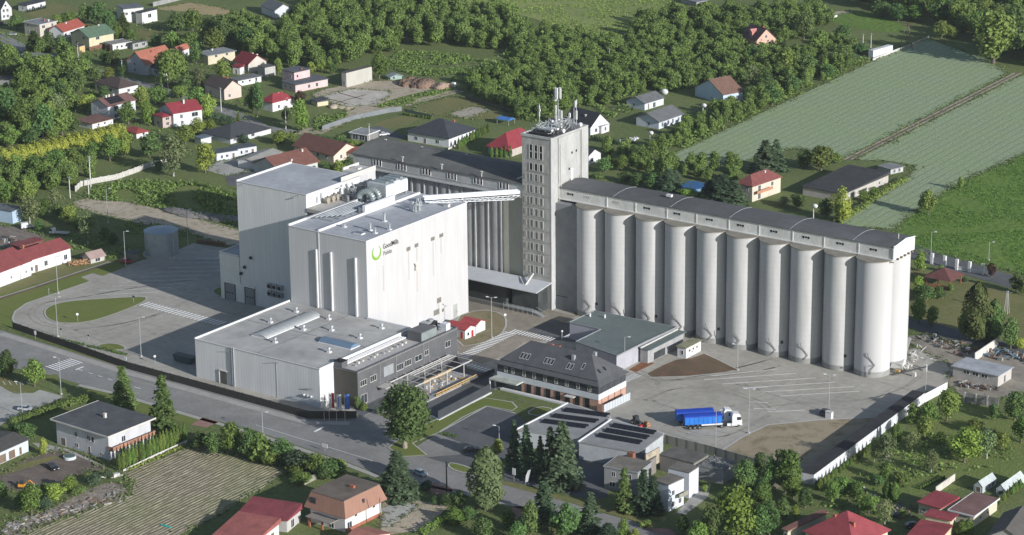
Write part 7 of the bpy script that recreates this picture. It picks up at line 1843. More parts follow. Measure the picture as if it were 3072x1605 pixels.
m=MB();m.blob((q.x,q.y,hh),.35,.35,.35,10,6,rough=0);m.face([(q.x+.3,q.y,hh-1.8),(q.x+2.2,q.y+.3,hh-1.7),(q.x+2.2,q.y+1,hh-.6)]);m.face([(q.x+.3,q.y+.1,hh-1.8),(q.x+2.2,q.y+1.1,hh-.6),(q.x+2.2,q.y+.4,hh-1.7)]);m.build('head',WHITE,t)

# ------------------------------------------------------------------ heaps and piles
def heap(name,label,cat,px_,rx,ry,h,mat,seed=1,yaw=0,n=5):
    q=P(px_);R=random.Random(seed);m=MB()
    for i in range(n):
        a_=(i/(n-1) if n > 1 else .5)*2-1
        m.blob((q.x+a_*rx*.75*math.cos(yaw),q.y+a_*rx*.75*math.sin(yaw)+R.uniform(-.2,.2)*ry,0),rx*.5*R.uniform(.7,1.3),ry*R.uniform(.7,1),h*R.uniform(.45,1),22,9,seed+i,.13,True)
    return single(name,m,mat,label,cat)
heap('earth_heap','dark brown earth heap right of the tin shed at the building site','heap',k10(1215,640),6.5,6,3.0,grassy('heap_earth',(.22,.15,.115),(.27,.18,.135),(.13,.10,.08),s1=.2,s2=.8,bump=.8),3,0,9)
heap('earth_heap','smooth pinkish earth heap, right hand one at the building site','heap',k10(1345,655),6,5,3.0,grassy('pink_earth',(.33,.23,.18),(.36,.26,.2),(.25,.18,.14),s1=.2,s2=.8,bump=.3),13,0,4)
heap('sand_heap','pale sand heap in front of the cream shed','heap',k10(640,815),4,2.4,1.3,M_SAND,5,.3,3)
heap('stone_heap','grey stones piled in the shade left of the loading wing','heap',k01(1560,290),14,4,1.6,surf('stone_heap',(.2,.19,.18),var=.3,scale=1,bump=.2,bscale=2),8,.1,6)
R=random.Random(31)
q0,q1=P(k01(545,662)),P(k01(655,645))
t=thing('log_pile','heap of split orange brown firewood beside the tin shed','wood pile',tuple((q0+q1)/2))
m=MB()
for i in range(120):
    f=R.random();x,y=q0.x+(q1.x-q0.x)*f+R.uniform(-.8,.8),q0.y+(q1.y-q0.y)*f+R.uniform(-1.5,1.5);z=R.uniform(.1,1.5);an=R.uniform(0,3.1)
    m.tube((x,y,z),(x+.9*math.cos(an),y+.9*math.sin(an),z+R.uniform(-.2,.2)),.17,5)
o=m.build('logs',surf('fresh_wood',(.40,.24,.13),var=.3,scale=3),t);o['kind']='stuff'
q0,q1=P(k01(1500,490)),P(k01(1690,512))
t=thing('pallet_stack','long low row of stacked brown pallets at the far edge of the shaded yard','pallets',tuple((q0+q1)/2))
for i in range(14):
    p=q0+(q1-q0)*(i/13);m=MB()
    for z in range(5):m.box(p.x-.55,p.x+.55,p.y-.6,p.y+.6,.1+z*.3,.22+z*.3)
    m.build('pallet',surf('pallet_wood',(.28,.19,.12),var=.3,scale=2),t)
def junk(label,px0,px1,n,seed,cols,spread=3,hmax=1.6,name='scrap_pile'):
    R=random.Random(seed);a_,b_=P(px0),P(px1);t=thing(name,label,'scrap',tuple((a_+b_)/2))
    for ci,c in enumerate(cols):
        m=MB()
        for i in range(n//len(cols)):
            f=R.random();x,y=a_.x+(b_.x-a_.x)*f+R.uniform(-1,1)*spread,a_.y+(b_.y-a_.y)*f+R.uniform(-1,1)*spread;an=R.uniform(0,3.1);l=R.uniform(.4,2.2)
            if R.random() < .5:m.bar((x,y,R.uniform(.1,hmax)),(x+l*math.cos(an),y+l*math.sin(an),R.uniform(.1,hmax)),R.uniform(.1,.5),R.uniform(.08,.4))
            else:s_=R.uniform(.2,.7);m.box(x-s_,x+s_,y-s_,y+s_*.6,0,R.uniform(.2,hmax))
        o=m.build(['pale_pieces','dark_pieces','rusty_pieces','blue_pieces'][ci],c,t);o['kind']='stuff'
SC_=[surf('dull_scrap',(.26,.26,.25),var=.3,scale=1.5),DARKM,surf('rust',(.17,.11,.085),var=.3,scale=2),surf('faded_blue',(.12,.22,.32))]
junk('jumble of pale and rusty scrap along the lane right of the silos',k31(1190,1200),k31(1560,1330),80,5,SC_[:3],4,1.1)
junk('scrap wood and metal in front of the light roofed workshop',k32(1440,215),k32(1700,255),45,6,SC_[:3],1.6,.9)
junk('scrap with blue parts at the right edge behind the concrete fence',k31(1720,1330),k31(1932,1370),60,7,SC_,4,1.2)
junk('mixed scrap beside the red roofed lean-to at the left edge',k01(0,465),k01(90,480),40,8,SC_[:3],2,1.5)
junk('broken slabs lying along the stony strip at the bottom left',k02(60,1290),k02(960,1040),140,9,[surf('grey_slabs',(.3,.29,.28),var=.2,scale=2),surf('brown_slabs',(.24,.18,.14),var=.2,scale=2)],2.5,.35,'rubble')
junk('rubble and pots beside the last thujas of the row',k02(760,930),k02(900,900),16,10,[OFFW],1,.9,'rubble')
junk('white boards and litter in the garden beyond the white tenement',k32(700,1010),k32(840,1150),20,11,[WHITE,SC_[2]],3,.5,'litter')
junk('coloured garden clutter between the crimson roofs',k32(900,1120),k32(1040,1200),40,12,SC_[:3],3,.8,'litter')
junk('pale garden stones and timber around the bungalow with the big gable',k20(1640,765),k20(1800,750),20,13,[OFFW],2,.4,'litter')
junk('white stones edging the bed beside the black roofed house',k20(830,1070),k20(940,1050),40,14,[WHITE],1.5,.7,'stones')
m=MB();q=P(k02(1252,1282));m.box(q.x-1.6,q.x+1.6,q.y-.3,q.y+.3,.05,.25);single('garden_sheet',m,surf('teal_sheet',(.03,.36,.30)),'small teal sheet lying in the ploughed field','sheet')
m=MB();q=P(k10(1492,655));m.box(q.x-.7,q.x+.7,q.y-.7,q.y+.7,0,1.9);single('white_tank',m,WHITE,'small white container at the end of the dirt lane','container')
m=MB();q=P(k20(1150,712));m.blob((q.x,q.y,1.1),1.7,1.2,1.3,12,8,rough=.03);single('white_tank',m,WHITE,'white barrel tank behind the smaller grey bungalow','tank')
m=MB();q=P(k01(1600,480)); 
# ================================================================== VEGETATION
LEAF={
 'o':leafmat('leaf_green',(0.155,0.219,0.0432),(0.095,0.147,0.0315)),
 'd':leafmat('leaf_dark',(0.107,0.168,0.0432),(0.065,0.11,0.0315)),
 'l':leafmat('leaf_light',(0.223,0.286,0.0468),(0.155,0.221,0.039)),
 'g':leafmat('leaf_greyish',(0.175,0.214,0.0792),(0.11,0.142,0.0525)),
 's':leafmat('needle_dark',(0.0873,0.128,0.0576),(0.052,0.0819,0.0405)),
 'c':leafmat('needle_green',(0.126,0.173,0.0432),(0.075,0.116,0.0315)),
 't':leafmat('thuja_green',(0.112,0.173,0.0302),(0.065,0.11,0.021)),
 'w':leafmat('willow_green',(0.165,0.224,0.0432),(0.11,0.168,0.0338)),
 'r':leafmat('leaf_copper',(0.097,0.051,0.0288),(0.05,0.0368,0.0225)),
 'y':leafmat('golden_hedge',(.29,.32,.045),(.15,.21,.035)),
}
BARK=surf('bark',(.13,.11,.09),var=.25,scale=2)
BIRCH=surf('pale_bark',(.35,.34,.31),var=.25,scale=2)
def quads(C_,N_,S_,rng,asp=1.0,flat=.0):
    """leaf clumps: quads at centres C_ with rough normals N_ and sizes S_ -> vertex array"""
    n=len(C_)
    N_=N_+rng.normal(0,.45,(n,3));N_ /= np.linalg.norm(N_,axis=1,keepdims=True)+1e-9
    a=rng.normal(0,1,(n,3));u=np.cross(N_,a);u /= np.linalg.norm(u,axis=1,keepdims=True)+1e-9
    v=np.cross(N_,u)
    s=S_[:,None];k1=rng.uniform(.6,1.3,(n,1));k2=rng.uniform(.6,1.3,(n,1))
    A=C_-u*s*k1;B=C_-v*s*k2*.8;C2=C_+u*s*k2;Dd=C_+v*s*k1*.8
    return np.stack([A,B,C2,Dd],1).reshape(-1,3)
def mesh_np(name,V,mat):
    n=len(V)//4
    me=bpy.data.meshes.new(name)
    me.vertices.add(len(V));me.vertices.foreach_set('co',V.astype(np.float32).ravel())
    me.loops.add(n*4);me.loops.foreach_set('vertex_index',np.arange(n*4,dtype=np.int32))
    me.polygons.add(n);me.polygons.foreach_set('loop_start',np.arange(n,dtype=np.int32)*4)
    try:me.polygons.foreach_set('loop_total',np.full(n,4,dtype=np.int32))
    except Exception:pass
    me.materials.append(mat);me.update(calc_edges=True);me.validate()
    return me
def crown_v(seed,n=2200,lobes=11,size=.36,flat=1.0,low=.1):
    """broadleaf crown in a unit tree: height 1 (x10 m), built of lobes; returns 10 m tall vertices"""
    g=np.random.default_rng(seed);cs,rs=[],[]
    for i in range(lobes):
        a=g.uniform(0,2*np.pi);hgt=g.uniform(.2,.8);rr=g.uniform(.35,1)*np.sin(np.pi*min(1,(hgt-.1)/.85))*2.6
        cs.append((rr*np.cos(a),rr*np.sin(a),hgt*10));rs.append(g.uniform(.85,2.1))
    cs.append((0,0,8.1));rs.append(1.7);cs.append((0,0,5.2));rs.append(2.6);cs.append((0,0,3.0));rs.append(1.9)
    cs=np.array(cs);rs=np.array(rs)
    w=rs**2;idx=g.choice(len(cs),n,p=w/w.sum())
    d=g.normal(0,1,(n,3));d[:,2] += .35;d /= np.linalg.norm(d,axis=1,keepdims=True)
    rad_=g.uniform(.72,1.08,n)*(1+.12*np.sin(d[:,0]*7+d[:,1]*5+idx));inner=g.random(n) < .15;rad_[inner] *= g.uniform(.3,.8,inner.sum())
    C_=cs[idx]+d*rs[idx][:,None]*rad_[:,None]
    keep=C_[:,2] > low*10*g.uniform(.7,1.1,n);C_,d=C_[keep],d[keep]
    s=g.uniform(.5,1.25,len(C_))*size
    return quads(C_,d,s,g)
def spruce_v(seed,n=2600,w=2.5,size=.33,droop=.35):
    g=np.random.default_rng(seed);pts,nm=[],[]
    tiers=15
    for t_ in range(tiers):
        f=t_/(tiers-1);z=1.0+8.9*f;r=w*(1-f)**.85+.12;nb=int(6+8*(1-f))
        for b_ in range(nb):
            a=g.uniform(0,2*np.pi);rr=r*g.uniform(.75,1.12);k_=max(3,int(rr*5))
            m_=int(n/tiers/nb*(1.6-f))
            u=g.random(max(3,m_))**.7
            x=np.cos(a)*rr*u;y=np.sin(a)*rr*u;zz=z-droop*rr*u**1.4+.2
            sp_=.22*(.3+u)
            pts.append(np.stack([x+g.normal(0,1,len(u))*sp_*abs(np.sin(a))+g.normal(0,.05,len(u)),y+g.normal(0,1,len(u))*sp_*abs(np.cos(a)),zz+g.normal(0,.1,len(u))],1))
            nm.append(np.tile([np.cos(a)*.35,np.sin(a)*.35,1.0],(len(u),1)))
    C_,N_=np.concatenate(pts),np.concatenate(nm)
    return quads(C_,N_,g.uniform(.6,1.2,len(C_))*size,g)
def column_v(seed,n=1500,w=1.0,size=.28,z0=.2,pw=.5,lumps=.12):
    g=np.random.default_rng(seed);a=g.uniform(0,2*np.pi,n);f=g.random(n)
    r=w*np.clip(np.sin(np.pi*np.clip(f*.93+.1,0,1)),0,1)**pw*(1+lumps*np.sin(a*3+f*11))*g.uniform(.8,1.05,n)
    inner=g.random(n) < .12;r[inner] *= .6
    C_=np.stack([r*np.cos(a),r*np.sin(a),z0+f*(9.9-z0)],1);N_=np.stack([np.cos(a),np.sin(a),.5*np.ones(n)],1)
    return quads(C_,N_,g.uniform(.6,1.2,n)*size,g)
def willow_v(seed,n=2600):
    g=np.random.default_rng(seed);a=g.uniform(0,2*np.pi,n);rr=g.uniform(.2,1,n)**.6*4.2
    top=9.6-.32*rr**1.35;z=top-g.random(n)**1.1*np.clip(rr*1.6,0,6.5)
    z=np.clip(z,.6,10);lump=1+.15*np.sin(a*5)
    C_=np.stack([rr*np.cos(a)*lump,rr*np.sin(a)*lump,z],1);N_=np.stack([np.cos(a),np.sin(a),.4*np.ones(n)],1)
    return quads(C_,N_,g.uniform(.25,.5,n),g)
def trunk_mesh(name,h=4.5,r=.24,limbs=4,seed=0,mat=None,spread=1.6):
    R=random.Random(seed);m=MB();m.tube((0,0,-.05),(0,0,h*.55),r*1.25,8,r*.85);m.tube((0,0,h*.55),(R.uniform(-.2,.2),R.uniform(-.2,.2),h*1.45),r*.85,7,r*.3)
    for i in range(limbs):
        a=2*math.pi*i/limbs+R.uniform(-.4,.4);z=h*R.uniform(.5,.8);m.tube((0,0,z),(math.cos(a)*spread,math.sin(a)*spread,z+h*R.uniform(.35,.6)),r*.55,6,r*.18)
    o=m.build(name,mat or BARK);me=o.data;bpy.data.objects.remove(o);return me
VAR={}
for k_,seeds in (('o',5),('d',4),('l',3),('g',3),('r',1)):
    VAR[k_]=[mesh_np('crown',crown_v(100+i*7+ord(k_),2300 if k_ != 'g' else 1500,10+i,.34 if k_ != 'g' else .30),LEAF[k_]) for i in range(seeds)]
BIGO=mesh_np('crown',crown_v(779,8500,26,.22,low=.22),LEAF['d'])
VAR['s']=[mesh_np('crown',spruce_v(50+i,4200,2.35+.2*i,.30),LEAF['s']) for i in range(3)]
VAR['c']=[mesh_np('crown',spruce_v(60+i,3600,1.9+.2*i,.30,droop=.2),LEAF['c']) for i in range(2)]
VAR['t']=[mesh_np('foliage',column_v(70+i,1000,1.4+.1*i,.36,0,.9,.06),LEAF['t']) for i in range(3)]
VAR['p']=[mesh_np('crown',column_v(80+i,3600,2.1,.26,.8,.55,.25),LEAF['g' if i else 'c']) for i in range(2)]
VAR['w']=[mesh_np('crown',willow_v(90),LEAF['w'])]
def bush_v(seed,n=900):
    g=np.random.default_rng(seed);cs=np.stack([g.uniform(-2.6,2.6,6),g.uniform(-2.6,2.6,6),g.uniform(2.5,6,6)],1);rs=g.uniform(2.2,3.6,6)
    idx=g.integers(0,6,n);d=g.normal(0,1,(n,3));d[:,2] += .5;d /= np.linalg.norm(d,axis=1,keepdims=True)
    C_=cs[idx]+d*rs[idx][:,None]*g.uniform(.75,1.05,n)[:,None];k2=C_[:,2] > .2
    return quads(C_[k2],d[k2],g.uniform(.5,1.1,k2.sum())*.75,g)
VAR['b']=[mesh_np('foliage',bush_v(40+i),LEAF[c]) for i,c in enumerate('olds')]
TR=[trunk_mesh('trunk',4.5,.24,4,i) for i in range(3)]
TRB=[trunk_mesh('trunk',4.5,.2,5,9,BIRCH)]
TRS=[trunk_mesh('trunk',6.2,.2,0,3)]
TRT=[trunk_mesh('trunk',4.5,.33,6,17,BARK,2.6)]
NAME={'o':'broadleaf_tree','d':'broadleaf_tree','l':'broadleaf_tree','g':'broadleaf_tree','r':'copper_tree','s':'spruce','c':'conifer','t':'thuja','p':'columnar_tree','w':'weeping_willow','b':'shrub'}
TONE={'o':'green','d':'dark green','l':'bright yellow-green','g':'grey-green','r':'copper leaved','s':'dark','c':'green','t':'narrow green','p':'tall columnar','w':'weeping','b':'rounded'}
CAT={'o':'tree','d':'tree','l':'tree','g':'tree','r':'tree','s':'spruce','c':'conifer','t':'thuja','p':'tree','w':'willow','b':'shrub'}
RT=random.Random(5)
PLANTS=[]
def plant(x,y,h,kind,w=None,label=None,group=None,crown=None,trunk=None,area=None):
    """w = crown diameter in metres"""
    base_w={'o':8.6,'d':8.6,'l':8.6,'g':8.6,'r':8.6,'s':4.0,'c':3.6,'t':3.4,'p':4.6,'w':8.6,'b':10.5}[kind]
    sz=h/10.0;sxy=sz if w is None else w/base_w
    me=crown or RT.choice(VAR[kind])
    root=bpy.data.objects.new(NAME[kind],None);COL.objects.link(root);root.location=(x,y,0);root.empty_display_size=.5
    rz=RT.uniform(0,6.28);root.rotation_euler=(0,0,rz);root.scale=(sxy,sxy*RT.uniform(.93,1.07),sz)
    c2=bpy.data.objects.new('foliage' if kind in 'tb' else 'crown',me);COL.objects.link(c2);c2.parent=root
    if kind not in 'tb':
        tm=trunk or (RT.choice(TRB if kind == 'g' else TRS if kind in 'scp' else TR))
        t2=bpy.data.objects.new('trunk',tm);COL.objects.link(t2);t2.parent=root
    root['category']=CAT[kind]
    if label:root['label']=label
    if group:root['group']=group
    PLANTS.append((root,kind,h,label,area,x,y))
    return root
def hand(f,u,vt,vb,w,kind,label=None,**kw):
    pb,pt=f(u,vb),f(u,vt)
    q=P(pb);h=hz(pb,pt)
    dist=math.sqrt((q.x-CAM[0])**2+(q.y-CAM[1])**2+CAM[2]**2)
    wm=(w/3.0)/(FOC/DS/dist)
    h=max(1.2,h*.97); 
    return plant(q.x,q.y,h,kind,wm,label,**kw)
def many(f,lst):
    for it in lst:
        hand(f,*it)
many(k00,[(70,320,545,190,'o'),(-5,335,540,150,'d'),(330,400,690,280,'o'),(190,480,790,280,'o'),(60,640,950,280,'d'),(180,720,1040,290,'o'),(330,760,1045,270,'d'),(470,800,1020,240,'o'),(560,490,720,190,'d'),(265,235,420,150,'c'),(370,225,425,160,'d'),(460,250,425,130,'d'),(130,95,225,150,'d'),(430,105,200,120,'o'),(520,80,190,140,'o'),(640,20,175,140,'d'),(740,5,185,180,'d'),(830,60,255,160,'d'),(876,165,292,62,'t'),(905,175,285,50,'t'),(935,95,235,95,'c'),(1330,75,245,230,'d'),(1455,55,235,200,'o'),(1560,115,335,190,'d'),(1690,95,355,230,'d'),(1850,195,385,180,'d'),(1620,200,400,210,'o'),(1430,235,385,210,'o'),(1300,225,372,190,'o'),(1180,255,345,130,'d'),(990,215,302,120,'o'),(1300,345,640,250,'w','large weeping willow in front of the orange tiled roof'),(1480,300,480,140,'d'),(1680,440,610,190,'o'),(1500,500,690,180,'g'),(1400,560,690,150,'d'),(860,375,500,160,'d'),(785,380,485,100,'d'),(670,380,500,75,'d'),(730,495,620,140,'d'),(825,500,600,120,'l'),(930,480,590,90,'d'),(890,610,690,160,'o'),(780,645,735,130,'d'),(1075,640,830,180,'o'),(1200,640,790,200,'o'),(1350,640,740,190,'o'),(1500,640,860,220,'o'),(1570,700,900,150,'l'),(1120,760,945,140,'l'),(970,755,935,200,'o'),(640,710,840,140,'l'),(560,690,810,130,'d'),(1490,880,1010,190,'l'),(1590,890,985,110,'l'),(1400,930,1090,180,'o'),(1310,985,1330,290,'g','tall grey-green willow like tree with pale forked trunks above the curving fence'),(1130,1005,1190,250,'d'),(1550,1065,1305,200,'l'),(830,1000,1215,230,'o'),(940,960,1175,170,'l'),(700,1060,1210,190,'o'),(560,1095,1285,210,'o'),(420,1120,1335,210,'o'),(280,1150,1390,230,'o'),(130,1150,1385,230,'o'),(20,1155,1375,190,'d'),(80,950,1115,210,'o'),(240,960,1095,190,'d'),(400,940,1050,170,'o'),(1905,640,850,120,'d'),(1750,880,960,60,'b'),(1800,850,930,32,'t'),(1850,1000,1080,80,'b'),(560,860,990,150,'d'),(1210,1180,1290,110,'b'),(90,780,900,200,'o'),(450,600,800,190,'d'),(330,620,860,220,'o'),(20,900,1010,170,'d'),(1080,280,350,110,'d')])
many(k10,[(350,735,990,170,'l','bright yellow-green tree at the corner where the village street meets the dirt lane'),(335,675,810,130,'r','dark copper tree beside the crimson hipped roof'),(230,790,930,110,'d'),(180,980,1085,180,'l'),(270,985,1070,90,'o'),(20,600,870,130,'d'),(700,1175,1310,180,'d'),(620,1200,1340,150,'o'),(540,1220,1330,110,'d'),(930,375,600,200,'o'),(840,1060,1120,100,'b'),(740,1040,1100,90,'b'),(640,1000,1060,80,'b'),(870,980,1040,70,'b'),(170,430,560,90,'o'),(430,460,545,90,'b'),(500,440,550,80,'l'),(580,480,560,90,'o')])
many(k20,[(1910,1060,1300,190,'s'),(1815,330,460,150,'d'),(700,1180,1300,160,'d'),(830,1160,1290,150,'o'),(930,1080,1240,140,'d'),(1010,1130,1250,150,'o'),(1060,1060,1180,140,'o'),(780,1190,1250,110,'l'),(1820,480,700,150,'g'),(1900,500,720,160,'d'),(640,1300,1346,100,'b')])
many(k30,[(1700,60,480,460,'o','very large oak like tree at the upper right beside the wheat field'),(1850,20,440,360,'d'),(1110,30,165,210,'o'),(1310,145,290,180,'o'),(1400,200,290,110,'l'),(860,0,130,220,'d'),(980,20,160,180,'d'),(60,1055,1290,140,'s'),(400,1090,1290,300,'o'),(270,1110,1270,190,'d'),(520,1150,1230,140,'o'),(700,310,400,130,'b'),(560,180,330,180,'d'),(270,90,300,200,'d'),(380,210,420,220,'o'),(130,350,560,230,'o'),(290,400,560,220,'d'),(560,320,490,210,'d'),(650,380,460,120,'b'),(450,470,600,170,'d'),(180,560,700,200,'d'),(30,640,790,200,'d')])
many(k31,[(1205,75,275,180,'o','lone round tree on the boundary between wheat and bright meadow'),(560,50,330,230,'l'),(440,140,300,160,'d'),(230,110,230,160,'d'),(120,130,210,130,'g'),(720,90,170,120,'o'),(800,60,130,110,'o'),(1150,525,700,120,'l'),(1140,730,870,140,'l'),(1190,790,930,200,'d'),(1290,810,910,150,'d'),(1140,885,1100,170,'o'),(1240,955,1115,150,'o'),(1570,760,1235,210,'p','tallest columnar poplar like tree in the lawn right of the silos'),(1700,900,1230,150,'p','shorter columnar tree touching the right side of the poplar'),(1470,960,1225,130,'o'),(1830,1030,1290,190,'d'),(1870,700,860,140,'d'),(1920,760,880,120,'o'),(1685,635,745,100,'r','round copper bush between the white pillars and the side road'),(1310,640,700,60,'b'),(1380,790,850,60,'b'),(1480,740,780,50,'b'),(1900,1200,1290,130,'l'),(1660,1160,1240,110,'b'),(1450,-20,90,70,'o')])
many(k21,[(1585,-30,190,230,'s'),(1680,20,200,180,'s'),(1500,10,150,160,'s'),(1180,-70,95,180,'s'),(1060,-50,80,160,'d'),(950,-50,60,170,'d'),(1320,70,140,170,'l'),(1440,120,175,110,'o'),(1230,-60,60,140,'s'),(860,-60,30,160,'d')])
many(k32,[(1350,235,485,250,'o'),(1210,330,530,190,'o'),(1180,450,630,180,'o'),(1480,515,800,310,'l','broad olive coloured tree in the middle of the orchard behind the garage row'),(1650,525,770,220,'g'),(1860,250,480,240,'d'),(1910,420,650,210,'o'),(1230,690,880,170,'g'),(890,560,850,240,'g'),(800,600,800,150,'g'),(985,480,640,60,'t'),(950,500,650,50,'t'),(890,790,935,160,'o'),(130,690,1025,290,'o','large green tree at the corner of the bare lot and the garage row'),(10,730,1010,190,'d'),(280,980,1140,160,'d'),(110,1050,1230,170,'d'),(560,900,1040,190,'o'),(660,940,1065,180,'o'),(955,925,1085,80,'t'),(900,920,1070,90,'t'),(760,1040,1180,210,'o'),(880,1080,1265,190,'g'),(10,1060,1350,210,'d'),(210,1110,1230,90,'l'),(480,940,1100,170,'o'),(1420,620,730,150,'o'),(1760,560,700,160,'o'),(1560,460,570,160,'o'),(1300,560,660,120,'o'),(1700,350,480,120,'d'),(390,905,1010,60,'t'),(1460,1225,1346,130,'t'),(1510,1215,1346,90,'t'),(1090,560,720,170,'g'),(1010,850,950,120,'b'),(820,880,970,110,'b'),(1020,1140,1210,60,'b')])
many(k22,[(20,480,855,120,'s'),(110,515,895,140,'s'),(215,600,925,110,'s'),(380,490,975,250,'s','broadest dark spruce at the right end of the row before the solar roofs'),(290,535,960,150,'s'),(845,845,1175,160,'c','yellowish green conifer in front of the derelict building'),(990,855,1180,180,'s'),(1070,905,1185,130,'s'),(240,945,1270,190,'s'),(140,1060,1370,200,'d'),(400,1085,1380,280,'d'),(590,1030,1350,190,'s'),(40,1240,1400,190,'d'),(845,1210,1400,150,'l'),(930,1290,1420,130,'l'),(1700,945,1380,400,'l','very bright round lime green tree, biggest at the lower right'),(1770,765,1000,240,'d'),(1490,1090,1400,230,'d'),(1290,1180,1340,140,'d'),(1880,1100,1370,220,'d'),(1400,1230,1440,210,'o'),(720,1260,1430,200,'s'),(1460,950,1020,60,'b'),(1590,1010,1120,120,'d'),(1000,1220,1290,90,'b'),(1890,900,1090,170,'d')])
hand(k12,1125,185,692,0,'o','big round crowned tree with a pale trunk on the green strip by the gate',crown=BIGO,trunk=TRT[0]) if False else None
q=P(k12(1122,690));hh=hz(k12(1122,690),k12(1170,190));plant(q.x,q.y,hh,'o',20.5,'big round crowned tree with a pale trunk on the green strip by the gate',crown=BIGO,trunk=trunk_mesh('trunk',4.5,.28,6,17,surf('trunk_pale',(.24,.21,.17),var=.2,scale=2),2.2))
many(k12,[(1070,715,1065,270,'s','full blue-dark spruce beside the copper mansard house'),(1740,655,1160,260,'p','dense columnar birch like tree beside the road at the bottom'),(1815,615,760,120,'l'),(1540,1000,1135,150,'d'),(1440,1020,1130,140,'d'),(1500,1125,1260,150,'t'),(60,580,800,290,'b'),(-20,550,700,230,'o'),(190,605,805,260,'d'),(330,675,850,260,'b'),(450,720,890,260,'o'),(560,750,905,220,'b'),(640,780,855,170,'b'),(350,870,965,200,'o'),(280,800,880,180,'b'),(120,700,830,180,'o'),(520,830,930,160,'d'),(1280,930,1005,90,'b'),(1350,1050,1120,100,'d'),(1600,1120,1240,170,'d'),(1700,1200,1380,240,'d'),(1900,1150,1300,150,'o'),(810,330,400,90,'b'),(930,370,430,70,'b'),(770,290,400,80,'d')])
many(k02,[(60,-60,145,200,'d'),(-20,0,150,150,'d'),(262,5,225,210,'o','young round tree with a bare trunk at the left zebra crossing'),(935,75,405,180,'c','left one of two tall spruces between the road and the thuja house'),(1235,145,560,200,'c','right one of two tall spruces between the road and the thuja house'),(1510,555,710,180,'d'),(1610,555,745,170,'d'),(1750,480,735,240,'o'),(1880,520,775,210,'d'),(200,490,640,210,'d'),(100,470,600,130,'d'),(330,600,745,80,'b'),(240,945,1190,250,'o'),(160,1010,1150,150,'d'),(420,955,1085,190,'l'),(540,895,1020,160,'l'),(700,880,965,130,'b'),(20,930,1090,150,'d'),(600,960,1040,110,'b'),(340,1060,1150,120,'b'),(1120,480,560,90,'b'),(820,850,920,90,'b'),(1440,620,700,60,'b'),(330,940,1010,80,'b')])
many(k01,[(50,15,185,210,'o'),(200,-10,200,210,'o'),(420,60,245,160,'g'),(225,125,340,240,'g'),(330,150,300,150,'o'),(520,195,350,190,'o'),(665,240,505,210,'g'),(590,260,400,130,'d'),(440,180,300,150,'d'),(300,300,400,100,'d'),(790,350,460,120,'d'),(860,400,500,110,'d')])
NUM='first second third fourth fifth sixth seventh eighth ninth tenth eleventh twelfth thirteenth fourteenth fifteenth sixteenth seventeenth eighteenth nineteenth twentieth twenty-first twenty-second'.split()
# ---- rows of thujas and low hedges
def row(f,p0,p1,n,hpx,wpx,lab,group,kind='t',jit=4):
    for i in range(n):
        s_=i/(n-1);u=p0[0]+(p1[0]-p0[0])*s_;v=p0[1]+(p1[1]-p0[1])*s_;hp=hpx[0]+(hpx[1]-hpx[0])*s_
        o=hand(f,u+RT.uniform(-jit,jit),v-hp*RT.uniform(.92,1.08),v,wpx,kind,'%s %s' % (NUM[i]+' from the left,',lab) if n > 1 else lab,group=group)
row(k02,(905,862),(1395,640),20,(165,150),40,'thuja in the row along the slab roofed house','thuja row beside the slab roofed house')
row(k10,(1530,1125),(1750,1000),11,(80,70),36,'thuja beside the charcoal pyramid roofed bungalow','thuja row beside the pyramid roofed bungalow')
row(k10,(1780,1185),(1920,1190),5,(80,90),34,'thuja in front of the large crimson pyramid roof','thujas in front of the crimson pyramid roof')
row(k10,(1110,868),(1320,900),12,(26,26),20,'small conifer behind the charcoal roofed bungalow','small conifers behind the charcoal bungalow')
row(k20,(600,1060),(930,1110),17,(42,46),24,'small dark conifer right of the tower top','small conifer row right of the tower','s',2)
row(k32,(365,1000),(800,690),16,(70,60),34,'thuja along the white wall of the garage row','thujas along the garage row')
row(k32,(1150,1000),(1330,925),11,(30,30),22,'small conifer along the garden path above the crimson roofs','small conifers above the crimson roofs')
row(k32,(1650,1185),(1905,990),9,(70,70),44,'bright thuja along the white post fence at the bottom right','thujas along the white post fence')
row(k00,(215,92),(345,62),9,(26,24),16,'tiny dark conifer along the lawn by the top left bungalow','tiny conifers by the top left bungalow','s',2)
row(k20,(1700,1110),(1705,1115),2,(10,10),8,'tiny bush','tiny bushes','b') if False else None
def hedge(label,f,pts,h,w,kind,dens=26,name='hedge'):
    g=np.random.default_rng(abs(hash(label)) % 1000 if False else len(label)*7+int(pts[0][0]));qs=[P(f(*p)) for p in pts];C_,N_=[],[]
    for a,b_ in zip(qs,qs[1:]):
        L=(b_-a).length;n=int(L*dens*(h+w)/3);u=(b_-a).normalized();v=Vector((-u.y,u.x,0))
        s=g.random(n)*L;ph=g.uniform(0,np.pi,n);r=g.uniform(.85,1.05,n)*(1+.12*np.sin(s*1.7))
        off=np.cos(ph)*w/2*r;z=np.clip(np.sin(ph),0,1)**.5*h*r*g.uniform(.2,1,n)**.35
        C_.append(np.stack([a.x+u.x*s+v.x*off,a.y+u.y*s+v.y*off,z],1));N_.append(np.stack([v.x*np.cos(ph),v.y*np.cos(ph),np.sin(ph)+.2],1))
    C_,N_=np.concatenate(C_),np.concatenate(N_)
    V=quads(C_,N_,g.uniform(.2,.42,len(C_)),g)
    c=V.mean(0);c[2]=0
    me=mesh_np(name,V-c,LEAF[kind]);o=bpy.data.objects.new(name,me);COL.objects.link(o);o.location=tuple(c);tag(o,label,'hedge')
    return o
hedge('long high golden yellow hedge crossing the gardens at the left',k00,[(-60,1245),(200,1195),(500,1130),(760,1070),(930,1030)],5.6,5.5,'y',60)
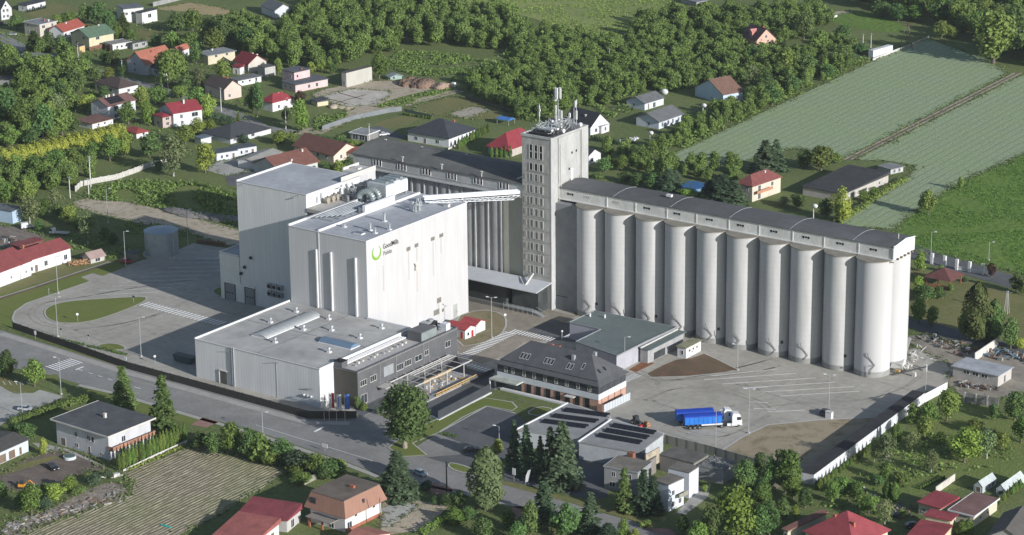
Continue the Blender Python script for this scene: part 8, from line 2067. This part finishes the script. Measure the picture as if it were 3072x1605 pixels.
hedge('clipped hedge between the left car park and the slab roofed house',k02,[(70,520),(330,430),(520,370),(700,330)],2.4,2.6,'o')
hedge('dark block hedge at the bend of the village street',k00,[(1600,905),(1745,935)],3.2,4,'s')
hedge('low dark hedge in front of the peach gabled house',k10,[(460,1035),(620,1070),(860,1110)],1.3,1.6,'d')
hedge('bright low hedge along the drive in the bottom foreground',k12,[(1230,1350),(1380,1260),(1500,1190)],1.8,2.2,'t')
hedge('low planted strip inside the dark boundary fence',k01,[(120,1128),(480,1225),(960,1335)],.7,1.2,'o',20)
hedge('tall hedge along the wire fence of the grey bungalows garden',k20,[(1130,1060),(1300,985),(1460,930)],2.0,2.5,'d')
hedge('low green vine rows right of the larger grey bungalow',k20,[(1290,900),(1440,880)],1.2,3,'l')
hedge('shrubby strip along the lawn below the gazebo',k31,[(1120,860),(1200,900),(1320,900)],1.8,3,'d')
hedge('rough hedge along the dark drain between barn and wheat',k31,[(520,345),(700,230),(880,100),(1040,10)],1.6,3,'o')
hedge('low hedge beside the asphalt car park',k12,[(1400,585),(1520,612)],.8,1.2,'d')
hedge('flowering planting along the sunlit foot of the thuja row',k02,[(960,862),(1180,770),(1400,668)],.6,1.0,'l')
hedge('overgrown hedge between the gardens left of the solar panel house',k00,[(560,800),(620,760),(700,740)],2,3,'l')
# ---- woods: every tree its own thing, kept clear of houses, roads and fields
def fill(poly_px,spacing,hr,mix,area,group,seed=1,shade=2.0,maxn=999,wr=(.75,1.05)):
    R=random.Random(seed);poly=G2(poly_px);xs=[p[0] for p in poly];ys=[p[1] for p in poly];out=[]
    y=min(ys)
    while y < max(ys):
        x=min(xs)
        while x < max(xs):
            px_,py_=x+R.uniform(-.45,.45)*spacing,y+R.uniform(-.45,.45)*spacing;x += spacing
            if not inpoly((px_,py_),poly):continue
            if any(inpoly((px_,py_),c) for c in CLEAR):continue
            h=R.uniform(*hr);ok=True
            vx,vy=px_-CAM[0],py_-CAM[1];dl_=math.hypot(vx,vy);vx /= dl_;vy /= dl_
            for s_ in (0,3,6,10,15,20,26):
                if s_ > h*shade:break
                for off in (-3,0,3):
                    pp=(px_+vx*s_-vy*off,py_+vy*s_+vx*off)
                    if any(inpoly(pp,F_) for F_ in FOOT):ok=False;break
                if not ok:break
            if not ok:continue
            if any((px_-p[5])**2+(py_-p[6])**2 < (spacing*.6)**2 for p in PLANTS):continue
            out.append((dl_,px_,py_,h,R.choice(mix),R.uniform(*wr)))
        y += spacing
    WOODS.extend([(o,area,group) for o in out[:maxn]])
WOODS=[]
fill(D(625,85,700,85,740,30,830,5,1100,5,1288,50,1288,130,1150,118,1010,120,1010,135,925,140,915,160,840,185,730,178,640,140),6.2,(5.5,11),'oodddgl','in the dense wood behind the pink house and the barn','trees of the upper wood',1)
fill(D(1288,60,1415,92,1520,108,1600,108,1600,52,1690,38,1932,25,2070,20,2090,60,1990,110,1930,160,1870,215,1740,222,1690,228,1600,238,1580,255,1500,268,1440,268,1360,300,1330,312,1240,270,1170,225,1190,195,1288,200),4.7,(3,8.5),'ooodllgbb','in the wood between the meadow and the tower','trees of the central wood',2,wr=(.75,1.4))
fill(D(1655,378,1700,340,1790,290,1880,262,1900,200,1960,150,2100,112,2170,132,2188,150,1932,270,1760,350,1672,392),4.8,(4,7.5),'ooddl','in the hedgerow along the upper edge of the wheat','hedgerow trees along the wheat',3,1.2)
fill(D(2110,-40,2700,-60,2750,200,2640,185,2570,158,2500,130,2420,92,2330,72,2290,50,2200,22,2110,8),8.5,(9,14),'oodd','in the dark wood at the top right corner','trees of the top right wood',4)
fill(D(-40,195,60,150,150,140,215,180,215,235,180,290,190,330,0,372,-40,372),6.5,(7,11),'oodg','in the tree mass at the left edge above the golden hedge','trees at the left edge',5)
fill(D(-40,468,150,440,250,415,250,455,60,505,-40,525),5.5,(6,9),'ooodl','in the grove below the golden hedge','trees below the golden hedge',6)
fill(D(1490,385,1560,372,1640,402,1780,428,1860,425,1850,470,1700,455,1560,440,1490,430),6,(5,8),'oodl','behind the silo gallery left of the blue pool','trees behind the silo gallery',7,1.5)
fill(D(1790,1235,1900,1185,2000,1225,2080,1185,2170,1235,2050,1290,1950,1330,1780,1360),6,(4,7),'odd','in the overgrown gardens at the bottom right','trees of the bottom right gardens',8,1.6)
fill(D(2140,1170,2250,1080,2300,1060,2540,1080,2560,1140,2450,1190,2250,1200),6.3,(4,7.5),'oodgl','in the orchard behind the long garage row','orchard trees',9,1.6)
fill(D(560,60,640,75,700,110,640,160,600,130),6,(7,10),'od','among the upper gardens right of the modern white house','upper garden trees',10,1.5)
fill(D(2440,620,2700,700,2700,650),9,(5,8),'o','beyond the side road at the right','trees beyond the side road',11)
n_ind=sum(1 for p in PLANTS if NAME[p[1]] == 'broadleaf_tree')
WOODS.sort(key=lambda w:w[0][0]/w[0][3])
lim=max(0,295-n_ind)
WLAB={}
far=WOODS[lim:]
TXT={'b':'bushy green','o':'mid green','d':'dark green','l':'yellow-green','g':'grey-green'}
for (dl_,x,y,h,kd,wr_),area,group in WOODS[:lim]:
    sizew='tall' if h > 8 else 'low'
    plant(x,y,h,kd,h*wr_,'%s %s tree %s' % (sizew,TXT[kd],area),group)
# the rest of the woods, too many to count one by one
if far:
    vs=[];g=np.random.default_rng(3)
    protos=[crown_v(900+i,1500,9,.42) for i in range(5)]
    for (dl_,x,y,h,kd,wr_),area,group in far:
        V=protos[g.integers(0,5)]*(1 if kd != 'b' else .8)*np.array([h*wr_/8.6,h*wr_/8.6,h/10]);a=g.uniform(0,6.28);ca,sa=math.cos(a),math.sin(a)
        V=np.stack([V[:,0]*ca-V[:,1]*sa+x,V[:,0]*sa+V[:,1]*ca+y,V[:,2]],1);vs.append(V)
    V=np.concatenate(vs);c=V.mean(0);c[2]=0
    o=bpy.data.objects.new('far_woodland',mesh_np('far_woodland',V-c,leafmat('wood_leaf',(0.145,0.204,0.0432),(0.085,0.131,0.0315),scale=.12)));COL.objects.link(o);o.location=tuple(c)
    tag(o,'farther part of the dense green wood behind the mill and the tower','wood',kind='stuff')
# ---- undergrowth, weeds and rough grass tufts
def tufts(name,label,polys,dens,size,hgt,mat,seed=1,clump=.25,avoid=True):
    g=np.random.default_rng(seed);P_=[]
    for pp in polys:
        poly=G2(pp) if not isinstance(pp,tuple) else pp[0]
        xs=[p[0] for p in poly];ys=[p[1] for p in poly];A=(max(xs)-min(xs))*(max(ys)-min(ys));n=int(A*dens)
        X=g.uniform(min(xs),max(xs),n);Y=g.uniform(min(ys),max(ys),n)
        for x,y in zip(X,Y):
            if math.sin(x*.21+3*math.sin(y*.13))+math.sin(y*.17+2.5*math.sin(x*.11)) < -.8:continue
            if inpoly((x,y),poly) and not (avoid and (any(inpoly((x,y),F_) for F_ in FOOT))):P_.append((x,y))
    P_=np.array(P_);n=len(P_);k2=5
    C_=np.repeat(P_,k2,0)+g.normal(0,size*1.3,(n*k2,2));z=np.abs(g.normal(0,hgt*.6,n*k2))+.1
    C_=np.concatenate([C_,z[:,None]],1);N_=g.normal(0,.6,(n*k2,3));N_[:,2] += .8
    V=quads(C_,N_,g.uniform(.5,1.2,n*k2)*size,g);c=V.mean(0);c[2]=0
    o=bpy.data.objects.new(name,mesh_np(name,V-c,mat));COL.objects.link(o);o.location=tuple(c);tag(o,label,'undergrowth',kind='stuff')
UG=leafmat('undergrowth_leaf',(0.175,0.235,0.0504),(0.12,0.173,0.0413),objrand=0,scale=.25)
tufts('weeds','thick bright weeds on the waste ground left of the tallest block',[KK(k01,600,150,720,70,1000,20,1500,40,1780,130,1780,360,1300,240,900,180)],1.1,.5,.9,UG,1)
tufts('undergrowth','low undergrowth between the upper wood and the building site',[KK(k10,900,480,1100,380,1560,420,1932,520,1932,640,1600,640,1400,590,1150,560),KK(k10,900,810,1400,668,1510,668,1100,805),KK(k10,480,870,700,840,640,930,420,1000)],.8,.5,.7,UG,2)
tufts('wood_floor','leafy undergrowth covering the floor of the central wood',[D(1170,225,1288,130,1415,95,1600,110,1930,60,1990,110,1880,210,1600,240,1440,270,1340,310)],.45,.7,2.6,leafmat('wood_floor_leaf',(0.155,0.209,0.0432),(0.1,0.147,0.0338),objrand=0,scale=.2),3,avoid=True)
tufts('hedgerow_growth','scrub along the upper edge of the wheat field',[D(1655,385,1700,330,1880,262,1960,180,2100,130,2190,152,1932,274,1760,356,1672,398),KK(k20,620,800,900,780,900,840,740,900)],.5,.6,1.1,UG,4)
tufts('garden_growth','mixed low planting in the gardens at the bottom right',[KK(k32,200,1100,700,850,1200,600,1800,560,1850,820,1100,920,900,1250,500,1150),KK(k22,1450,1250,1932,1100,1932,1346,1450,1400)],.28,.45,.6,UG,5)
tufts('garden_growth','scattered low planting between the village houses',[D(-20,60,300,20,640,110,760,200,700,300,420,350,180,380,-20,300)],.05,.5,.8,leafmat('village_leaf',(0.145,0.199,0.0432),(0.1,0.147,0.0338),objrand=0,scale=.3),6)
tufts('meadow_tufts','coarse tufts in the sunlit meadow at the top',[D(1120,-10,1750,-10,1690,45,1600,50,1598,94,1420,80,1330,36)],.45,.35,.16,leafmat('meadow_tuft_leaf',(0.242,0.306,0.0648),(0.19,0.247,0.0562),objrand=0,scale=.1),7)
tufts('meadow_tufts','darker tufts speckling the bright meadow at the right',[D(2700,340,2576,392,2410,466,2330,516,2250,580,2290,630,2450,655,2700,720)],.8,.25,.10,leafmat('right_meadow_leaf',(0.116,0.204,0.0288),(0.09,0.168,0.027),objrand=0,scale=.1),8)
tufts('ditch_weeds','weeds and small plants around the village ground left of the water tank',[KK(k01,480,560,560,420,800,440,1080,560,1000,620,820,620),KK(k01,800,330,1300,340,1480,430,1300,480,1000,440)],.3,.45,.6,UG,9)
# ragged green margins where grass meets bare ground, crops and paving
g=np.random.default_rng(77);E_=[]
for pts in EDGES:
    for a,b_ in zip(pts,pts[1:]+pts[:1]):
        L=math.dist(a,b_)
        if L > 400:continue
        n=int(L*2.2);t_=g.random(n);off=g.normal(0,.9,n)
        nx,ny=-(b_[1]-a[1])/(L+1e-6),(b_[0]-a[0])/(L+1e-6)
        w_=1+.9*np.sin(t_*L*.35+a[0])
        E_.append(np.stack([a[0]+(b_[0]-a[0])*t_+nx*off*w_,a[1]+(b_[1]-a[1])*t_+ny*off*w_],1))
E_=np.repeat(np.concatenate(E_),3,0);E_=E_+g.normal(0,.4,E_.shape)
C_=np.concatenate([E_,np.abs(g.normal(0,.22,(len(E_),1)))+.1],1);N_=g.normal(0,.5,C_.shape);N_[:,2] += 1
V=quads(C_,N_,g.uniform(.15,.42,len(C_)),g);c=V.mean(0);c[2]=0
o=bpy.data.objects.new('edge_weeds',mesh_np('edge_weeds',V-c,leafmat('edge_leaf',(.16,.185,.06),(.10,.13,.045),objrand=0,scale=.3)));COL.objects.link(o);o.location=tuple(c);tag(o,'ragged weeds along the edges of fields, tracks and bare ground','undergrowth',kind='stuff')
# ---- labels for the single trees and shrubs, by the landmark they stand at
LM=[(D(30,30)[0],'left edge gabled house'),(D(90,22)[0],'top left bungalow'),(D(95,70)[0],'beige flat roofed house'),(D(235,110)[0],'green roofed house'),(D(300,125)[0],'white garage row'),(D(390,150)[0],'orange tiled roof'),(D(345,50)[0],'white cubic house'),(D(540,155)[0],'yellowish slab roofed house'),(D(620,175)[0],'deep red roofed house'),(D(290,220)[0],'brown hip roofed bungalow'),(D(285,285)[0],'solar panel house'),(D(450,300)[0],'crimson gabled house'),(D(345,340)[0],'small red hipped shed'),(D(600,350)[0],'dark hipped bungalow'),(D(560,240)[0],'pinkish gabled house'),(D(120,155)[0],'pale flat roofed building'),(D(770,220)[0],'pink house'),(D(900,215)[0],'bare concrete barn'),(D(690,275)[0],'small crimson hipped house'),(D(830,400)[0],'peach gabled house'),(D(730,410)[0],'wide reddish brown roof'),(D(1110,370)[0],'charcoal pyramid roof'),(D(1290,375)[0],'large crimson pyramid roof'),(D(1490,330)[0],'black roofed house'),(D(1660,310)[0],'grey roofed bungalows'),(D(1810,250)[0],'brown roofed house by the wheat'),(D(1910,100)[0],'peach dormer house'),(D(2215,145)[0],'white box trailer'),(D(1905,490)[0],'maroon hip roofed house'),(D(2120,470)[0],'black roofed barn'),(D(100,680)[0],'long red roofed farm building'),(D(400,640)[0],'round water tank'),(D(30,560)[0],'workshop hall'),(D(230,1160)[0],'slab roofed house'),(D(30,1170)[0],'bottom left garage'),(D(880,1300)[0],'copper mansard house'),(D(1020,1020)[0],'mill gate'),(D(1400,940)[0],'mansard office'),(D(1450,1120)[0],'left solar workshop'),(D(1680,1270)[0],'white tenement'),(D(1570,1220)[0],'derelict block'),(D(1900,1100)[0],'bare brown lot'),(D(2150,1340)[0],'crimson hip roof'),(D(2380,1290)[0],'flat crimson roof'),(D(2470,975)[0],'light roofed workshop'),(D(2380,740)[0],'red gazebo'),(D(2250,960)[0],'tenth silo'),(D(1560,475)[0],'silo gallery'),(D(2100,1230)[0],'long garage row'),(D(220,930)[0],'left zebra crossing'),(D(60,950)[0],'left car park'),(D(170,1290)[0],'stony strip'),(D(700,1200)[0],'ploughed field'),(D(1000,60)[0],'upper wood edge'),(D(2500,200)[0],'far end of the farm track'),(D(100,420)[0],'golden hedge'),(D(760,1120)[0],'roadside north of the ploughed field')]
LMW=[(P(p),n) for p,n in LM]
buck={}
for root,kind,h,label,area,x,y in PLANTS:
    if label:continue
    best=min(LMW,key=lambda l:(l[0].x-x)**2+(l[0].y-y)**2)
    a,b_=proj((x,y,0)),proj(tuple(best[0]))
    depth=(x-best[0].x)*f_[0]+(y-best[0].y)*f_[1]
    dxp=a[0]-b_[0]
    rel=('behind' if depth > 6 else 'in front of' if depth < -6 else ('left of' if dxp < 0 else 'right of')) if abs(dxp) < 45 else ('left of' if dxp < 0 else 'right of')
    szw='tall' if h > 10 else 'medium' if h > 6 else 'small'
    lab='%s %s %s %s the %s' % (szw,TONE[kind],{'broadleaf_tree':'tree','columnar_tree':'tree','copper_tree':'tree','weeping_willow':'willow'}.get(NAME[kind],NAME[kind]),rel,best[1])
    buck.setdefault(lab,[]).append((a[0],root))
ORDN=['leftmost','second from the left','third from the left','fourth from the left','fifth from the left','sixth from the left','seventh from the left','eighth from the left']
for lab,lst in buck.items():
    lst.sort(key=lambda t_:t_[0])
    for i,(_,root) in enumerate(lst):
        if len(lst) == 1:root['label']=lab
        elif i == len(lst)-1:root['label']=lab+', rightmost of %s' % {2:'two',3:'three',4:'four',5:'five',6:'six',7:'seven'}.get(len(lst),'several')
        else:root['label']=lab+', '+ORDN[min(i,7)]
print('PLANTS',len(PLANTS),'broadleaf',sum(1 for p in PLANTS if NAME[p[1]] == 'broadleaf_tree'),'woods',len(WOODS),'far',len(far))
# ------------------------------------------------------------------ thin summer haze
m=MB();m.box(-3550,3050,-3050,4250,-1,262)
hz_=bpy.data.materials.new('haze');hz_.use_nodes=True
hn=hz_.node_tree.nodes;hn.clear()
ho=hn.new('ShaderNodeOutputMaterial');hv=hn.new('ShaderNodeVolumePrincipled')
hv.inputs['Density'].default_value=.00004;hv.inputs['Color'].default_value=(.86,.92,1,1);hv.inputs['Anisotropy'].default_value=.2
hz_.node_tree.links.new(hv.outputs[0],ho.inputs['Volume'])
o=m.build('haze',hz_);o['kind']='stuff';o['label']='thin pale haze in the air over the whole place';o['category']='haze'
